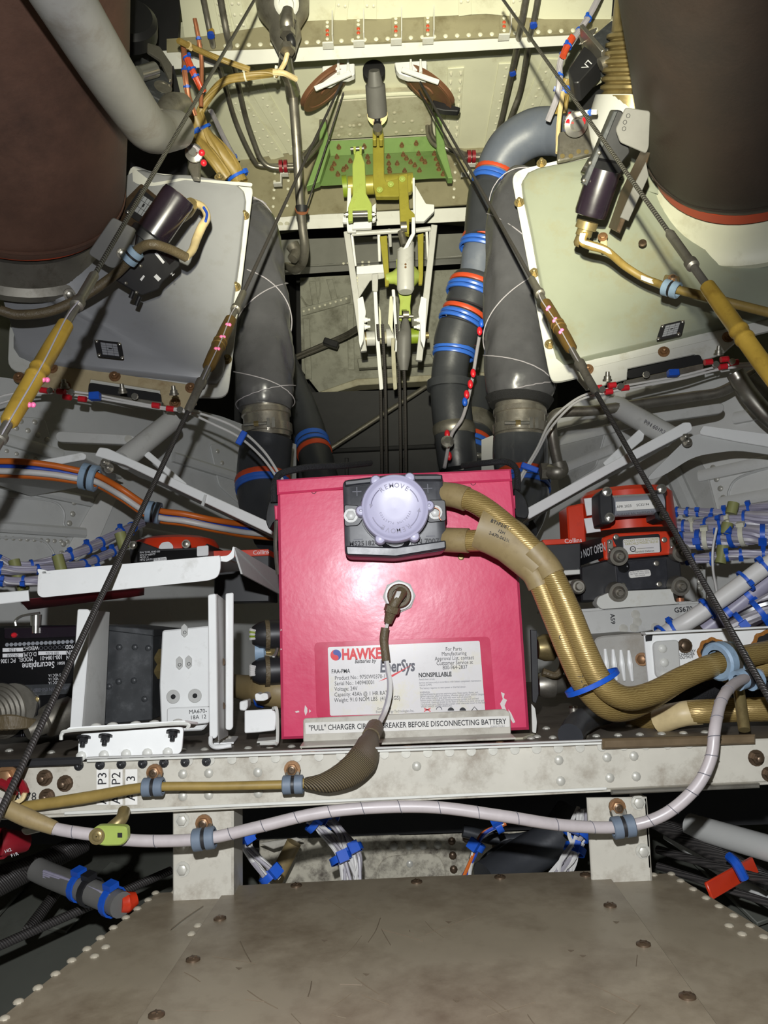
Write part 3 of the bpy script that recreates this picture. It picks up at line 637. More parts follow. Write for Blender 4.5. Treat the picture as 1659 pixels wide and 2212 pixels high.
# round two-tone emblem
cx, cy = 725.5, 1415
cc = bf.on(cx, cy, 0.0009); rr = 0.0055
xh = lx.normalized()
def arc_pts(a0, a1, r, n=14, c=cc): return [c+(xh*math.cos(a0+(a1-a0)*i/n)+lz*math.sin(a0+(a1-a0)*i/n))*r for i in range(n+1)]
b = B(); l_ = arc_pts(math.pi/2, 3*math.pi/2, rr)+arc_pts(-math.pi/2, math.pi/2, rr/2, 8, cc-lz*rr/2)[:]+arc_pts(3*math.pi/2, math.pi/2, rr/2, 8, cc+lz*rr/2)
b.prism(l_, V((0, -0.0003, 0))); part(b, 'emblem_red', 'ink_red', lab)
b = B(); l_ = arc_pts(-math.pi/2, math.pi/2, rr)+arc_pts(math.pi/2, 3*math.pi/2, rr/2, 8, cc+lz*rr/2)+arc_pts(math.pi/2, -math.pi/2, rr/2, 8, cc-lz*rr/2)
b.prism(l_, V((0, -0.00025, 0))); part(b, 'emblem_blue', 'ink_blue', lab)
lt('FAA-PMA', 716, 1451, 0.0058, bold=0.014)
for i, s_ in enumerate(['Product No.: 9750W0370-1', 'Serial No.: 140940001', 'Voltage: 24V', 'Capacity: 43Ah @ 1 HR RATE', 'Weight: 91.0 NOM LBS  (41.3 KGS)']):
    lt(s_, 723-0.3*i, 1465+i*12.0, 0.0057)
for i, s_ in enumerate(['For Parts', 'Manufacturing', 'Approval List, contact', 'Customer Service at', '800-964-2837']):
    lt(s_, 980+i*0.7, 1402+i*9.9, 0.0056, align='CENTER')
lt('NONSPILLABLE', 904, 1459, 0.0062, bold=0.03)
for i, (s_, y) in enumerate([('Avoid short circuit.', 1468), ('Service and store only in accordance with battery component maintenance', 1475), ('manual (CMM).', 1480), ('This battery requires no vent system or thermal sensor.', 1487), ('WARNING:', 1496), ('Lead-acid batteries generate explosive gases. Keep sparks, flames, and', 1500), ('lighted cigarettes away from battery. Ventilate spaces where used or charged.', 1504.5), ('If you contact sulfuric acid, flush with water and call physician.', 1509), ('Battery posts, terminals, and related accessories contain lead and lead', 1513.5), ('compounds, chemicals known to the State of California to cause cancer and', 1518), ('reproductive harm. Batteries also contain other chemicals known to the State', 1522.5), ('WASH HANDS AFTER HANDLING.', 1527)]):
    lt(s_, 905+i*0.4, y, 0.0026, 'ink_grey')
lt('Developed by', 815, 1531, 0.0032, 'ink_grey'); lt('EnerSys Energy Technologies Inc.', 812, 1538, 0.0036, 'ink_grey')
for i, m_ in enumerate(['ink_red', 'ink_grey', 'ink', 'ink', 'ink']):
    x = 923+i*25.5; b = B()
    if i == 0:
        b.bar(bf.on(x-7, 1529.5, 0.0011), bf.on(x+7, 1537, 0.0011), 0.0008, 0.0003, NYv); b.bar(bf.on(x+7, 1529.5, 0.0011), bf.on(x-7, 1537, 0.0011), 0.0008, 0.0003, NYv)
        b.bar(bf.on(x-6, 1533, 0.0011), bf.on(x+6, 1533, 0.0011), 0.0006, 0.0003, NYv)
    elif i == 4:
        b.tube([bf.on(x-7, 1536, 0.0011), bf.on(x, 1527, 0.0011), bf.on(x+7, 1535, 0.0011)], 0.0004, 5, raw=True)
    elif i == 1:
        b.tube([bf.on(x+6*math.cos(a), 1533-6*math.sin(a), 0.0011) for a in [j*math.pi/8 for j in range(9)]], 0.00035, 5, raw=True)
    else: b.prism([bf.on(x+7*math.cos(a), 1535-7*math.sin(a), 0.001) for a in [j*math.pi/10 for j in range(11)]], V((0, -0.0003, 0)))
    part(b, 'hazard_symbol', m_, lab)
# retaining bar with placard across the foot of the battery
bar = thing('battery_retaining_bar', 'dirty white angle bar with a printed warning placard across the foot of the battery', 'retaining bar', at(880, 1598, 0.775))
rp = PY(0.778)
b = B(); b.prism(rounded(rp.poly([(655, 1552), (1092, 1532), (1102, 1540), (1104, 1588), (655, 1606)]), 0.003), V((0, 0.003, 0)), 0.0006); part(b, 'upright', 'beam_white', bar)
b = B(); q = rp.poly([(655, 1606), (1104, 1588)]); b.prism([q[0], q[1], q[1]+V((0, -0.028, 0.000)), q[0]+V((0, -0.028, 0.000))], V((0, 0, 0.002)), 0.0004); part(b, 'foot', 'beam_white', bar)
b = B(); b.prism(rounded(rp.poly([(659, 1561), (1100, 1546), (1101, 1570), (660, 1586)]), 0.001), V((0, -0.0007, 0)), 0.0002); pl_ = part(b, 'placard', 'placard_white', bar)
text(pl_, '"PULL" CHARGER CIRCUIT BREAKER BEFORE DISCONNECTING BATTERY', rp.on(880, 1566, 0.0008), rp.on(1100, 1558)-rp.on(660, 1573), lz, 0.0074, 'ink', bold=0.012, h=0.0003, sx=0.80)
text(pl_, '203005-77120-1', rp.on(1075, 1569, 0.0008), rp.on(1100, 1558)-rp.on(660, 1573), lz, 0.0022, 'ink_grey', h=0.0003)
for x, y in [(676, 1609), (880, 1603), (1078, 1594)]: piece('hex', 'bolt', 'bolt_brown', 0.0035, V((at(x, y, 0.76).x, 0.757, Zd(-0.1225))), V((0, 0, 1)), bar)
b = B(); q = [shelf_z.on(x, y) for x, y in [(650, 1612), (1160, 1588), (1130, 1598), (650, 1619)]]; b.prism(q, V((0, 0, 0.0025)), 0.0005); one(b, 'shim_strip', 'cream_dirty', 'thin torn cream shim strip lying in front of the battery foot', 'strip')

# ---------------------------------------------------------------- connector plug on the battery
con = thing('battery_connector', 'black plastic plug with a lilac knob on the battery front', 'connector', at(852, 1118, 0.77))
cp = PY(0.748)
o1 = rounded(cp.poly([(740, 1038), (850, 1025), (956, 1024), (966, 1190), (855, 1207), (745, 1203)]), 0.006)
ring0 = [p+V((0, 0.037, 0)) for p in o1]; cen = sum(o1, V((0, 0, 0)))/len(o1)
b = B(); b.loft([ring0, [p+V((0, 0.01, 0)) for p in o1], o1, [cen+(p-cen)*0.985+V((0, -0.003, 0)) for p in o1], [cen+(p-cen)*0.90+V((0, -0.004, 0)) for p in o1]], True, True)
body = part(b, 'body', 'plastic_black', con)
# raised rails top and bottom
cq = PY(0.744)
for pts in ([(744, 1040), (850, 1028), (955, 1027), (955, 1040), (850, 1041), (745, 1053)], [(747, 1180), (855, 1183), (962, 1168), (963, 1186), (855, 1204), (749, 1200)]):
    b = B(); b.prism(rounded(cq.poly(pts), 0.002), V((0, -0.006, 0)), 0.0025); part(b, 'rail', 'plastic_black', con)
for pts in ([(743, 1090), (775, 1092), (790, 1112), (775, 1136), (744, 1138)], [(962, 1080), (925, 1080), (908, 1100), (925, 1130), (964, 1126)]):
    b = B(); b.prism(rounded(cq.poly(pts), 0.003), V((0, -0.0015, 0)), 0.001); part(b, 'recess_pad', 'black_paint', con)
for x, y in [(758, 1114), (940, 1107)]: piece('hex', 'bolt', 'grey_pale', 0.0048, cq.on(x, y, 0.0015), NYv, con)
b = B(); b.tube(catmull([cq.on(x, y, 0.012) for x, y in [(930, 1098), (941, 1097), (950, 1104), (948, 1116), (953, 1124)]], 3), 0.0004, 5, raw=True); part(b, 'lock_wire', 'wire_copper', con)
cx_, up_ = cp.on(960, 1110)-cp.on(745, 1118), V((0, 0, 1))
for s_, x, y, sz in (('+', 771, 1062, 0.020), ('+', 924, 1055, 0.020), ('-', 774, 1165, 0.022), ('-', 930, 1158, 0.022)):
    X1 = cx_.normalized(); c0 = cq.on(x, y, 0.0002); b = B()
    b.box(c0, 0.0045, 0.0003, 0.0004, (X1, NYv, up_))
    if s_ == '+': b.box(c0, 0.0004, 0.00035, 0.0045, (X1, NYv, up_))
    part(b, 'polarity_mark', 'ink_grey', con)
text(con, 'MS25182-2', cq.on(788, 1174, 0.0006), cx_, up_, 0.0068, 'ink', bold=0.02)
text(con, 'P/N 7007', cq.on(918, 1170, 0.0006), cx_, up_, 0.0072, 'ink', bold=0.02)
# lilac knob
kc = PY(0.738).on(853, 1101); kr = 0.0330
kn_ax = V((0.0, -1, 0.0))
b = B(); b.lathe(kc+V((0, 0.006, 0)), kn_ax, [(-0.006, 0.03), (0.0, 0.036*0.95), (0.0, 0.0345)], 48)
part(b, 'knob_seal', 'black_paint', con)
b = B(); b.lathe(kc, kn_ax, [(-0.004, kr), (0.010, kr), (0.0128, kr*0.96), (0.0135, kr*0.90), (0.0118, kr*0.84), (0.0112, kr*0.80), (0.0110, kr*0.3), (0.0107, 0.0001)], 56)
knob = part(b, 'knob', 'plastic_lilac', con)
kx = V((math.cos(math.radians(0)), 0, math.sin(math.radians(0)))); kz = V((0, 0, 1))
for i in range(6):
    a = math.radians(2+60*i); c0 = kc+(kx*math.cos(a)+kz*math.sin(a))*(kr*0.99)
    b = B(); b.lathe(c0, kn_ax, [(-0.004, 0.0055), (0.009, 0.0055), (0.0118, 0.0042), (0.0125, 0.002)], 14); lug = part(b, 'lug', 'plastic_lilac', knob)
    if i in (0, 3): piece('hole', 'wire_hole', 'black_void', 0.0014, c0+kn_ax*0.0128, kn_ax, lug)
def ring_text(s, r, a_mid, size, m, flip=False, gap=1.0):
    n = len(s); stp = size*0.78*gap/r
    for i, ch in enumerate(s):
        if ch == ' ': continue
        a = a_mid + ((n-1)/2-i)*stp if not flip else a_mid + (i-(n-1)/2)*stp
        dr = kx*math.cos(a)+kz*math.sin(a)
        Yd = dr; Xd = V((math.sin(a), 0, -math.cos(a)))
        if flip == 'in': Yd, Xd = -dr, -Xd
        text(knob, ch, kc+dr*r+kn_ax*0.0112, Xd, Yd, size, m, name='letter', bold=0.01, h=0.0006)
ring_text('REMOVE', kr*0.66, math.pi/2, 0.0066, 'groove_lilac')
ring_text('REMOVE', kr*0.66, -math.pi/2, 0.0066, 'groove_lilac')
ring_text('STERLING PLASTICS', kr*0.44, -math.pi/2, 0.0030, 'groove_lilac')
for a0, a1, tip in ((2.0+0.25, 2.95, 1), (0.85, 0.22, 0), (3.5, 4.2, 0), (-0.9, -0.2, 1)):
    pts = [kc+(kx*math.cos(a0+(a1-a0)*i/8)+kz*math.sin(a0+(a1-a0)*i/8))*kr*0.70+kn_ax*0.0115 for i in range(9)]
    b = B(); b.tube(pts, 0.0005, 5, raw=True)
    if tip:
        d = (pts[-1]-pts[-2]).normalized(); sd = d.cross(kn_ax)
        b.prism([pts[-1]+d*0.004, pts[-1]+sd*0.0018, pts[-1]-sd*0.0018], kn_ax*0.0006)
    part(b, 'arrow', 'groove_lilac', knob)
b = B(); b.tube([cq.on(x, y, 0.003) for x, y in [(824, 1168), (834, 1180), (852, 1186), (872, 1182), (882, 1168)]], 0.0022, 8); part(b, 'bail', 'black_gloss', con)

# ---------------------------------------------------------------- gold battery cables
gc = thing('battery_cable', 'pair of thick gold braided battery cables running from the plug to the grey clamp', 'cable', at(1300, 1530, 0.72))
g1 = pp([(958, 1068, 0.755), (1000, 1074, 0.745), (1050, 1100, 0.735), (1110, 1150, 0.725), (1180, 1222, 0.715), (1225, 1310, 0.705), (1262, 1400, 0.70), (1300, 1475, 0.70), (1350, 1508, 0.705), (1410, 1497, 0.72), (1480, 1462, 0.74), (1560, 1430, 0.76), (1690, 1400, 0.80)])
g2 = pp([(962, 1166, 0.755), (1000, 1168, 0.745), (1060, 1170, 0.735), (1110, 1195, 0.728), (1155, 1240, 0.72), (1195, 1330, 0.715), (1228, 1410, 0.712), (1262, 1480, 0.715), (1312, 1530, 0.725), (1362, 1530, 0.745), (1420, 1500, 0.765), (1500, 1455, 0.79), (1600, 1430, 0.83)])
b = B(); b.tube(g1, 0.0108, 16, 10); part(b, 'conductor', 'gold_cable', gc)
b = B(); b.tube(g2, 0.0105, 16, 10); part(b, 'conductor', 'gold_cable', gc)
def seg_of(pts, i0, i1): return pts[i0:i1+1]
b = B(); b.tube(pp([(956, 1067, 0.756), (985, 1071, 0.748), (1008, 1078, 0.743)]), 0.0122, 16); part(b, 'end_sleeve', 'sleeve_tan', gc)
b = B(); b.tube(pp([(960, 1166, 0.756), (985, 1167, 0.748), (1012, 1168, 0.743)]), 0.0122, 16); part(b, 'end_sleeve', 'sleeve_tan', gc)
# Y-shaped shrink boot
def oval_ring(c, ax, w, h, n=20, wide=None):
    z = ax.normalized(); x = wide - z*wide.dot(z); x.normalize(); y = z.cross(x)
    return [c+x*math.cos(2*math.pi*i/n)*w+y*math.sin(2*math.pi*i/n)*h for i in range(n)]
bc = pp([(1034, 1138, 0.735), (1070, 1150, 0.732), (1105, 1172, 0.727), (1140, 1205, 0.722), (1165, 1230, 0.718)])
wd_ = (at(1070, 1100, 0.73)-at(1040, 1180, 0.735))
b = B(); b.loft([oval_ring(bc[i], bc[min(i+1, 4)]-bc[max(i-1, 0)], w, h, 20, wd_) for i, (w, h) in enumerate([(0.0215, 0.0125), (0.0225, 0.0128), (0.021, 0.0128), (0.0190, 0.0126), (0.0175, 0.0122)])], True, True)
boot = part(b, 'boot', 'sleeve_tan', gc)
bx = at(1110, 1150, .7)-at(1060, 1128, .7); bu = at(1100, 1120, .7)-at(1085, 1160, .7)
for s_, x, y, sz in (('BT1P2/BT1 A10', 1100, 1136, 0.0046), ('12H', 1091, 1147, 0.0042), ('S-670-56250', 1087, 1158, 0.0042)):
    text(boot, s_, at(x-8, y+2, 0.7155), bx, bu, sz, 'ink', h=0.0006)
for pts, r in ((pp([(1150, 1188, 0.718), (1180, 1222, 0.715), (1194, 1245, 0.712)]), 0.0123), (pp([(1128, 1210, 0.725), (1155, 1240, 0.72), (1168, 1265, 0.719)]), 0.0122)):
    b = B(); b.tube(pts, r, 16); part(b, 'leg_sleeve', 'sleeve_tan', gc)
gx = at(1262, 1480, .7)-at(1220, 1370, .7); 
for i, ch in enumerate('G412-0557-00'):
    t = i/11; text(gc, ch, at(1212+t*56, 1376+t*118, 0.7035), gx, at(1260, 1400, .7)-at(1240, 1410, .7), 0.007, 'ink', name='letter', h=0.0006)
# blue tie round the pair
b = B(); ct = at(1279, 1474, 0.706); axd = (g1[7]-g1[6]).normalized(); wv = at(1310, 1450, .708)-at(1258, 1492, .708)
rg = oval_ring(ct, axd, 0.0250, 0.0185, 28, wv)
b.loft([[p-axd*0.0022 for p in rg], [p-axd*0.0022+(p-ct).normalized()*0.0012 for p in rg], [p+axd*0.0022+(p-ct).normalized()*0.0012 for p in rg], [p+axd*0.0022 for p in rg]])
tie = one(b, 'cable_tie', 'tie_blue', 'bright blue tie round the two gold battery cables', 'cable tie')

# ---------------------------------------------------------------- thin sensor lead and its plug
sl = thing('sensor_lead', 'thin brown and white sensor lead hanging from the round socket on the battery', 'cable', at(820, 1580, 0.76))
sc_ = bf.on(862, 1288)
b = B(); b.lathe(sc_, NYv, [(0, 0.0168), (0.003, 0.0168), (0.0036, 0.0155)], 8); b.lathe(sc_, NYv, [(0.003, 0.0145), (0.009, 0.0142), (0.009, 0.011), (0.004, 0.0105)], 28, caps=False)
part(b, 'socket_nut', 'grey_pale', bat)
b = B(); b.lathe(sc_+V((0.0, -0.003, 0)), NYv, [(0, 0.0122), (0.012, 0.0122), (0.014, 0.0108), (0.014, 0.0075), (0.009, 0.007)], 24); part(b, 'plug_shell', 'sleeve_brown', sl)
b = B(); b.lathe(sc_+V((0.0, -0.0172, 0)), NYv, [(-0.008, 0.007), (-0.007, 0.0069), (-0.0069, 0.0)], 20); part(b, 'plug_insert', 'black_void', sl)
b = B(); b.tube([at(868, 1278, 0.771), at(860, 1290, 0.765), at(852, 1304, 0.763), at(846, 1316, 0.765)], [0.006, 0.0055, 0.005, 0.0055], 12); part(b, 'backshell', 'sleeve_brown', sl)
b = B(); b.tube([at(849, 1309, 0.764), at(845, 1322, 0.765)], 0.0078, 8, raw=True); part(b, 'clamp_band', 'sleeve_brown', sl)
b = B(); b.tube([at(845, 1320, 0.766), at(838, 1345, 0.769)], [0.006, 0.0042], 12, raw=True); part(b, 'boot', 'sleeve_brown', sl)
for dx in (-3, 0, 3):
    b = B(); b.tube([at(862+dx, 1278, 0.762), at(858+dx, 1288, 0.760), at(852+dx*.6, 1300, 0.760)], 0.0010, 6); part(b, 'wire', 'wire_white', sl)
b = B(); b.tube([at(832, 1356, 0.77), at(829, 1380, 0.77), at(831, 1400, 0.77), at(834, 1428, 0.768)], 0.0044, 10); part(b, 'sleeve', 'sleeve_brown', sl)
for k in range(3):
    dx = (-3.5, 0, 3.5)[k]
    b = B(); b.tube([at(838+dx*.5, 1343, 0.769), at(834+dx*.5, 1358, 0.77)], 0.0010, 6, raw=True); part(b, 'wire', 'wire_white', sl)
    b = B(); b.tube([at(834+dx, 1424, 0.768), at(838+dx, 1450, 0.766), at(842+dx*1.1, 1475, 0.762), at(840+dx*1.2, 1505, 0.757), at(830+dx*1.2, 1540, 0.752), at(810+dx, 1578, 0.715)], 0.0011, 6); part(b, 'wire', ('wire_grey', 'wire_white', 'wire_white')[k], sl)
b = B(); b.tube([at(810, 1572, 0.718), at(801, 1592, 0.695)], 0.0082, 14, raw=True); part(b, 'collar', 'sleeve_brown', sl)
pth = [at(803, 1586, 0.70), at(797, 1612, 0.665), at(784, 1640, 0.640), at(752, 1670, 0.636), at(705, 1690, 0.638), at(660, 1692, 0.642)]
pc_ = catmull(pth, 5); wds = lerp_list([0.0058, 0.0110, 0.0125, 0.0115, 0.0085, 0.0045], len(pc_)); hs = lerp_list([0.0055, 0.006, 0.006, 0.006, 0.005, 0.0045], len(pc_))
b = B(); wv = at(800, 1690, .68)-at(740, 1640, .68)
b.loft([oval_ring(p, pc_[min(i+1, len(pc_)-1)]-pc_[max(i-1, 0)], wds[i], hs[i], 18, wv) for i, p in enumerate(pc_)], True, True); part(b, 'braid', 'braid_brown', sl)
b = B(); b.tube([at(662, 1692, 0.642), at(610, 1695, 0.642), at(480, 1698, 0.642), at(350, 1699, 0.642), at(290, 1704, 0.644), at(180, 1724, 0.648), at(60, 1742, 0.65), at(-60, 1760, 0.65)], [0.0040, 0.0036, 0.0035, 0.0036, 0.0042, 0.0048, 0.0044, 0.0042], 12); part(b, 'conduit', 'wire_tan', sl)
# black cord lying over the top of the battery
b = B(); b.tube(pp([(592, 1085, 0.80), (592, 1050, 0.80), (606, 1024, 0.81), (650, 1012, 0.82), (690, 1008, 0.83), (740, 1006, 0.85), (800, 1000, 0.90)]), 0.0038, 8); one(b, 'tie_down_strap', 'black_fabric', 'black braided tie-down lying over the top left edge of the battery', 'strap')
b = B(); b.tube(pp([(1118, 1060, 0.83), (1116, 1016, 0.84), (1094, 998, 0.85), (1050, 1000, 0.86), (1000, 1006, 0.9)]), 0.0036, 8); one(b, 'tie_down_strap', 'black_fabric', 'black braided tie-down lying over the top right edge of the battery', 'strap')
# ================================================================ cushioned loop clamps on the beam and posts
def loop_clamp(c, ax, r, w, n, label, m='clamp_grey', bolt=None, grp='blue-grey cushion clamps'):
    """c centre of the cable, ax its direction, n towards the viewer; bolt = centre of the bolt tab"""
    o = thing('cushion_clamp', label, 'clamp', c, grp)
    ax = ax.normalized()
    for s_ in (-1, 1):
        b = B(); b.lathe(c+ax*s_*w*0.62, ax, [(-w*0.45, r*1.05), (-w*0.5, r*1.35), (-w*0.4, r*1.55), (w*0.4, r*1.55), (w*0.5, r*1.35), (w*0.45, r*1.05)], 22, caps=False); part(b, 'cushion', m, o)
    b = B(); b.lathe(c, ax, [(-w*0.3, r*1.45), (w*0.3, r*1.45)], 20, caps=True); part(b, 'strap', 'black_paint', o)
    if bolt is not None:
        b = B(); d = bolt-c; s_ = ax*w*0.75
        b.prism(rounded([c-s_, c+s_, bolt+s_*1.0+d*0.22, bolt-s_*1.0+d*0.22], w*0.5), n*(r*0.5), 0.0004); part(b, 'tab', 'steel_dull', o)
        piece('hex', 'bolt', 'bolt_brown', 0.0046, bolt+n*(r*0.5), n, o); piece('screw', 'screw', 'bolt_dark', 0.0034, bolt+n*(r*0.5+0.0044), n, o)
    return o
XA = V((1, 0, 0.0))
loop_clamp(at(331, 1700, 0.642), XA, 0.0048, 0.0075, NYv, 'blue-grey cushion clamp on the beam beside the lettered strips', bolt=at(336, 1667, 0.648))
loop_clamp(at(633, 1695, 0.642), XA, 0.0048, 0.0075, NYv, 'blue-grey cushion clamp on the beam where the brown braid begins', bolt=at(632, 1660, 0.648))
# white spiral lead sagging under the beam
wl_ = thing('spiral_lead', 'long pale spiral-marked lead sagging below the beam from the left edge to the right clamp', 'cable', at(830, 1750, 0.63))
wp = pp([(-60, 1712, 0.625), (0, 1738, 0.625), (60, 1768, 0.625), (120, 1790, 0.625), (200, 1803, 0.625), (300, 1816, 0.625), (440, 1812, 0.625), (560, 1786, 0.625), (680, 1758, 0.625), (800, 1745, 0.625), (940, 1744, 0.625), (1080, 1762, 0.625), (1220, 1783, 0.63), (1340, 1786, 0.635), (1430, 1762, 0.63), (1500, 1705, 0.625), (1535, 1640, 0.625), (1545, 1570, 0.63), (1560, 1510, 0.65), (1590, 1475, 0.68), (1640, 1455, 0.72)])
b = B(); b.tube(wp, 0.0046, 14, 10); part(b, 'lead', 'wire_spiral', wl_)
b = B(); b.tube(pp([(10, 1744, 0.624), (60, 1767, 0.624), (118, 1789, 0.624)]), [0.0066, 0.0068, 0.0052], 14); part(b, 'sleeve', 'sleeve_tan', wl_)
cl = catmull(wp, 10)
for i in range(14, len(cl)-12, 6):      # dark spiral marker turns
    p, d = cl[i], (cl[i+1]-cl[i-1]).normalized(); x, y, z = basis(d)
    b = B(); b.tube([p+(x*math.cos(a)+y*math.sin(a))*0.0047+d*(a/6.28*0.007) for a in [j*math.pi*2/12 for j in range(13)]], 0.00035, 4, raw=True); part(b, 'spiral_mark', 'ink_grey', wl_)
loop_clamp(at(441, 1812, 0.625), V((1, 0, 0.1)), 0.0055, 0.0078, NYv, 'blue-grey cushion clamp on the left post', bolt=at(442, 1776, 0.640))
loop_clamp(at(1346, 1786, 0.632), V((1, 0, 0.1)), 0.0055, 0.0078, NYv, 'blue-grey cushion clamp on the right post', bolt=at(1331, 1741, 0.640))
# big pale blue clamp holding the gold cables, standing on a stud
bc_ = thing('cushion_clamp', 'large pale blue double clamp holding the gold cables at the right', 'clamp', at(1605, 1620, 0.75), 'blue-grey cushion clamps')
for x in (1556, 1580):
    b = B(); b.lathe(at(x, 1428, 0.752+(x-1556)*0.0004), (g1[-2]-g1[-3]), [(-0.005, 0.0115), (-0.006, 0.0165), (-0.004, 0.0185), (0.004, 0.0185), (0.006, 0.0165), (0.005, 0.0115)], 26, caps=False); part(b, 'cushion', 'clamp_blue', bc_)
b = B(); b.lathe(at(1566, 1426, 0.756), (g1[-2]-g1[-3]), [(-0.004, 0.0178), (0.004, 0.0178)], 24, caps=False); part(b, 'strap', 'steel_dull', bc_)
for x in (1600, 1628):
    b = B(); b.lathe(at(x, 1468, 0.70), V((1, 0.4, 0.2)), [(-0.004, 0.005), (-0.005, 0.009), (0.005, 0.009), (0.004, 0.005)], 20, caps=False); part(b, 'cushion', 'clamp_blue', bc_)
b = B(); b.lathe(at(1614, 1466, 0.70), V((1, 0.4, 0.2)), [(-0.003, 0.0086), (0.003, 0.0086)], 20); part(b, 'strap', 'black_paint', bc_)
b = B(); b.tube([at(1594, 1478, 0.745), at(1608, 1577, 0.72)], 0.0052, 12, raw=True); part(b, 'stud', 'brass_dull', bc_)
b = B(); b.lathe(V((at(1608, 1577, 0.72).x, 0.72, Zd(-0.124))), V((0, 0, 1)), [(0, 0.012), (0.002, 0.012), (0.003, 0.006)], 6); part(b, 'stud_base', 'steel_dull', bc_)
# lime plastic clip under the beam
cg = thing('plastic_clip', 'lime green plastic clip on the pale lead at the left under the beam', 'clip', at(236, 1800, 0.62))
kp = PY(0.612)
b = B(); b.prism(rounded(kp.poly([(196, 1800), (205, 1785), (226, 1784), (274, 1786), (275, 1816), (262, 1827), (226, 1828), (206, 1824)]), 0.003), V((0, 0.008, 0)), 0.001); part(b, 'body', 'clip_green', cg)
b = B(); b.lathe(kp.on(210, 1806), NYv, [(0, 0.006), (0.0015, 0.006)], 24); part(b, 'washer', 'brass_dull', cg)
piece('screw', 'screw', 'brass_dull', 0.0040, kp.on(210, 1806, 0.0015), NYv, cg)
b = B(); b.prism(kp.poly([(254, 1799), (264, 1799), (264, 1809), (254, 1809)], 0.0003), V((0, -0.0003, 0))); part(b, 'slot', 'black_void', cg)
b = B(); b.tube([at(240, 1790, 0.625), at(262, 1770, 0.63), at(268, 1752, 0.64)], 0.005, 10); part(b, 'spacer', 'brass_dull', cg)
# ================================================================ the two air-conditioning plenums with their big ducts
def ell(c, ux, uy, n=48): return [c+ux*math.cos(2*math.pi*i/n)+uy*math.sin(2*math.pi*i/n) for i in range(n)]
def resample(poly, n):
    L = [0]; m = len(poly)
    for i in range(m): L.append(L[-1]+(poly[(i+1) % m]-poly[i]).length)
    out = []; j = 0
    for k in range(n):
        t = L[-1]*k/n
        while L[j+1] < t: j += 1
        f = (t-L[j])/max(1e-9, L[j+1]-L[j]); out.append(poly[j % m].lerp(poly[(j+1) % m], f))
    return out
def plenum(label, anchors, flange, pan, m_pan, m_fl, A, ax, rad, side, pan_h=0.014):
    pl = P3(*anchors)
    o = thing('air_plenum', label, 'plenum', pl.on(*flange[-1]), 'air plenums under the big brown ducts')
    b = B(); b.prism(rounded(pl.poly(flange), 0.02), -pl.n*0.008, 0.0012); part(b, 'flange_plate', m_fl, o)
    N_ = 72
    r0 = resample(rounded(pl.poly(pan), 0.03, 5), N_)
    cen = sum(r0, V((0, 0, 0)))/N_
    z = ax.normalized(); x, y, _ = basis(z)
    # collar ring, starts matched to the outline by angle around the collar
    def ang(p): d = p-A; return math.atan2(d.dot(y), d.dot(x))
    a = [ang(p) for p in r0]
    for i in range(1, N_):
        while a[i]-a[i-1] > math.pi: a[i] -= 2*math.pi
        while a[i]-a[i-1] < -math.pi: a[i] += 2*math.pi
    sgn = 1 if a[-1] > a[0] else -1
    # if the collar centre lies outside the outline, spread the angles evenly
    if abs(abs(a[-1]-a[0])-2*math.pi) > 1.2: a = [a[0]+sgn*2*math.pi*i/N_ for i in range(N_)]
    rc = [A+(x*math.cos(t)+y*math.sin(t))*rad for t in a]
    rings = [r0, [cen+(p-cen)*0.985+pl.n*pan_h*0.8 for p in r0], [cen+(p-cen)*0.965+pl.n*pan_h for p in r0]]
    r2 = rings[-1]
    for t in (0.15, 0.32, 0.5, 0.68, 0.84, 1.0):
        h = t*t*(3-2*t)
        row = []
        for p, q in zip(r2, rc):
            flat = p.lerp(q-pl.n*((q-r2[0]).dot(pl.n)), t)     # slide within the pan's plane
            lift = pl.n*((q-r2[0]).dot(pl.n))*(t**2.2)
            row.append(flat+lift)
        rings.append(row)
    b = B(); b.loft(rings); b.wrinkle(0.003, 9); part(b, 'pan', m_pan, o, ang=50)
    b = B(); b.lathe(A-z*0.012, z, [(0, rad*1.0), (0.0, rad*1.07), (0.012, rad*1.09), (0.02, rad*1.06), (0.02, rad*1.0)], 48, caps=False); part(b, 'collar_ring', 'brass_dull', o)
    b = B(); b.lathe(A+z*0.006, z, [(0, rad*0.99), (0.04, rad*0.99)], 48, caps=False); part(b, 'collar', 'steel_dull', o)
    return pl, o
AL = at(45, 445, 1.22); axL = (at(-40, -260, 0.80)-AL)
plL, ecuL = plenum('grey air plenum on the left with two data plates beside the black motor valve',
    ((548, 398, 1.38), (490, 857, 1.31), (15, 800, 1.24)),
    [(283, 352), (330, 372), (405, 380), (548, 398), (492, 858), (370, 856), (16, 798), (20, 700), (60, 600), (240, 520)],
    [(290, 362), (345, 385), (400, 380), (522, 402), (536, 430), (483, 815), (470, 834), (120, 795), (32, 775), (25, 730), (60, 640), (180, 560), (240, 480)],
    'pan_grey', 'flange_white', AL, axL, 0.135, -1)
AR = at(1625, 330, 1.22); axR = (at(1640, -260, 0.80)-AR)
plR, ecuR = plenum('greenish air plenum on the right with a small data plate near its lower edge',
    ((1105, 380, 1.38), (1195, 820, 1.31), (1659, 700, 1.24)),
    [(1105, 383), (1120, 366), (1210, 345), (1400, 300), (1700, 420), (1760, 690), (1200, 826), (1188, 818)],
    [(1122, 390), (1150, 372), (1210, 360), (1390, 320), (1700, 430), (1740, 650), (1680, 685), (1262, 783), (1212, 795), (1195, 770)],
    'pan_green', 'flange_white', AR, axR, 0.135, 1)
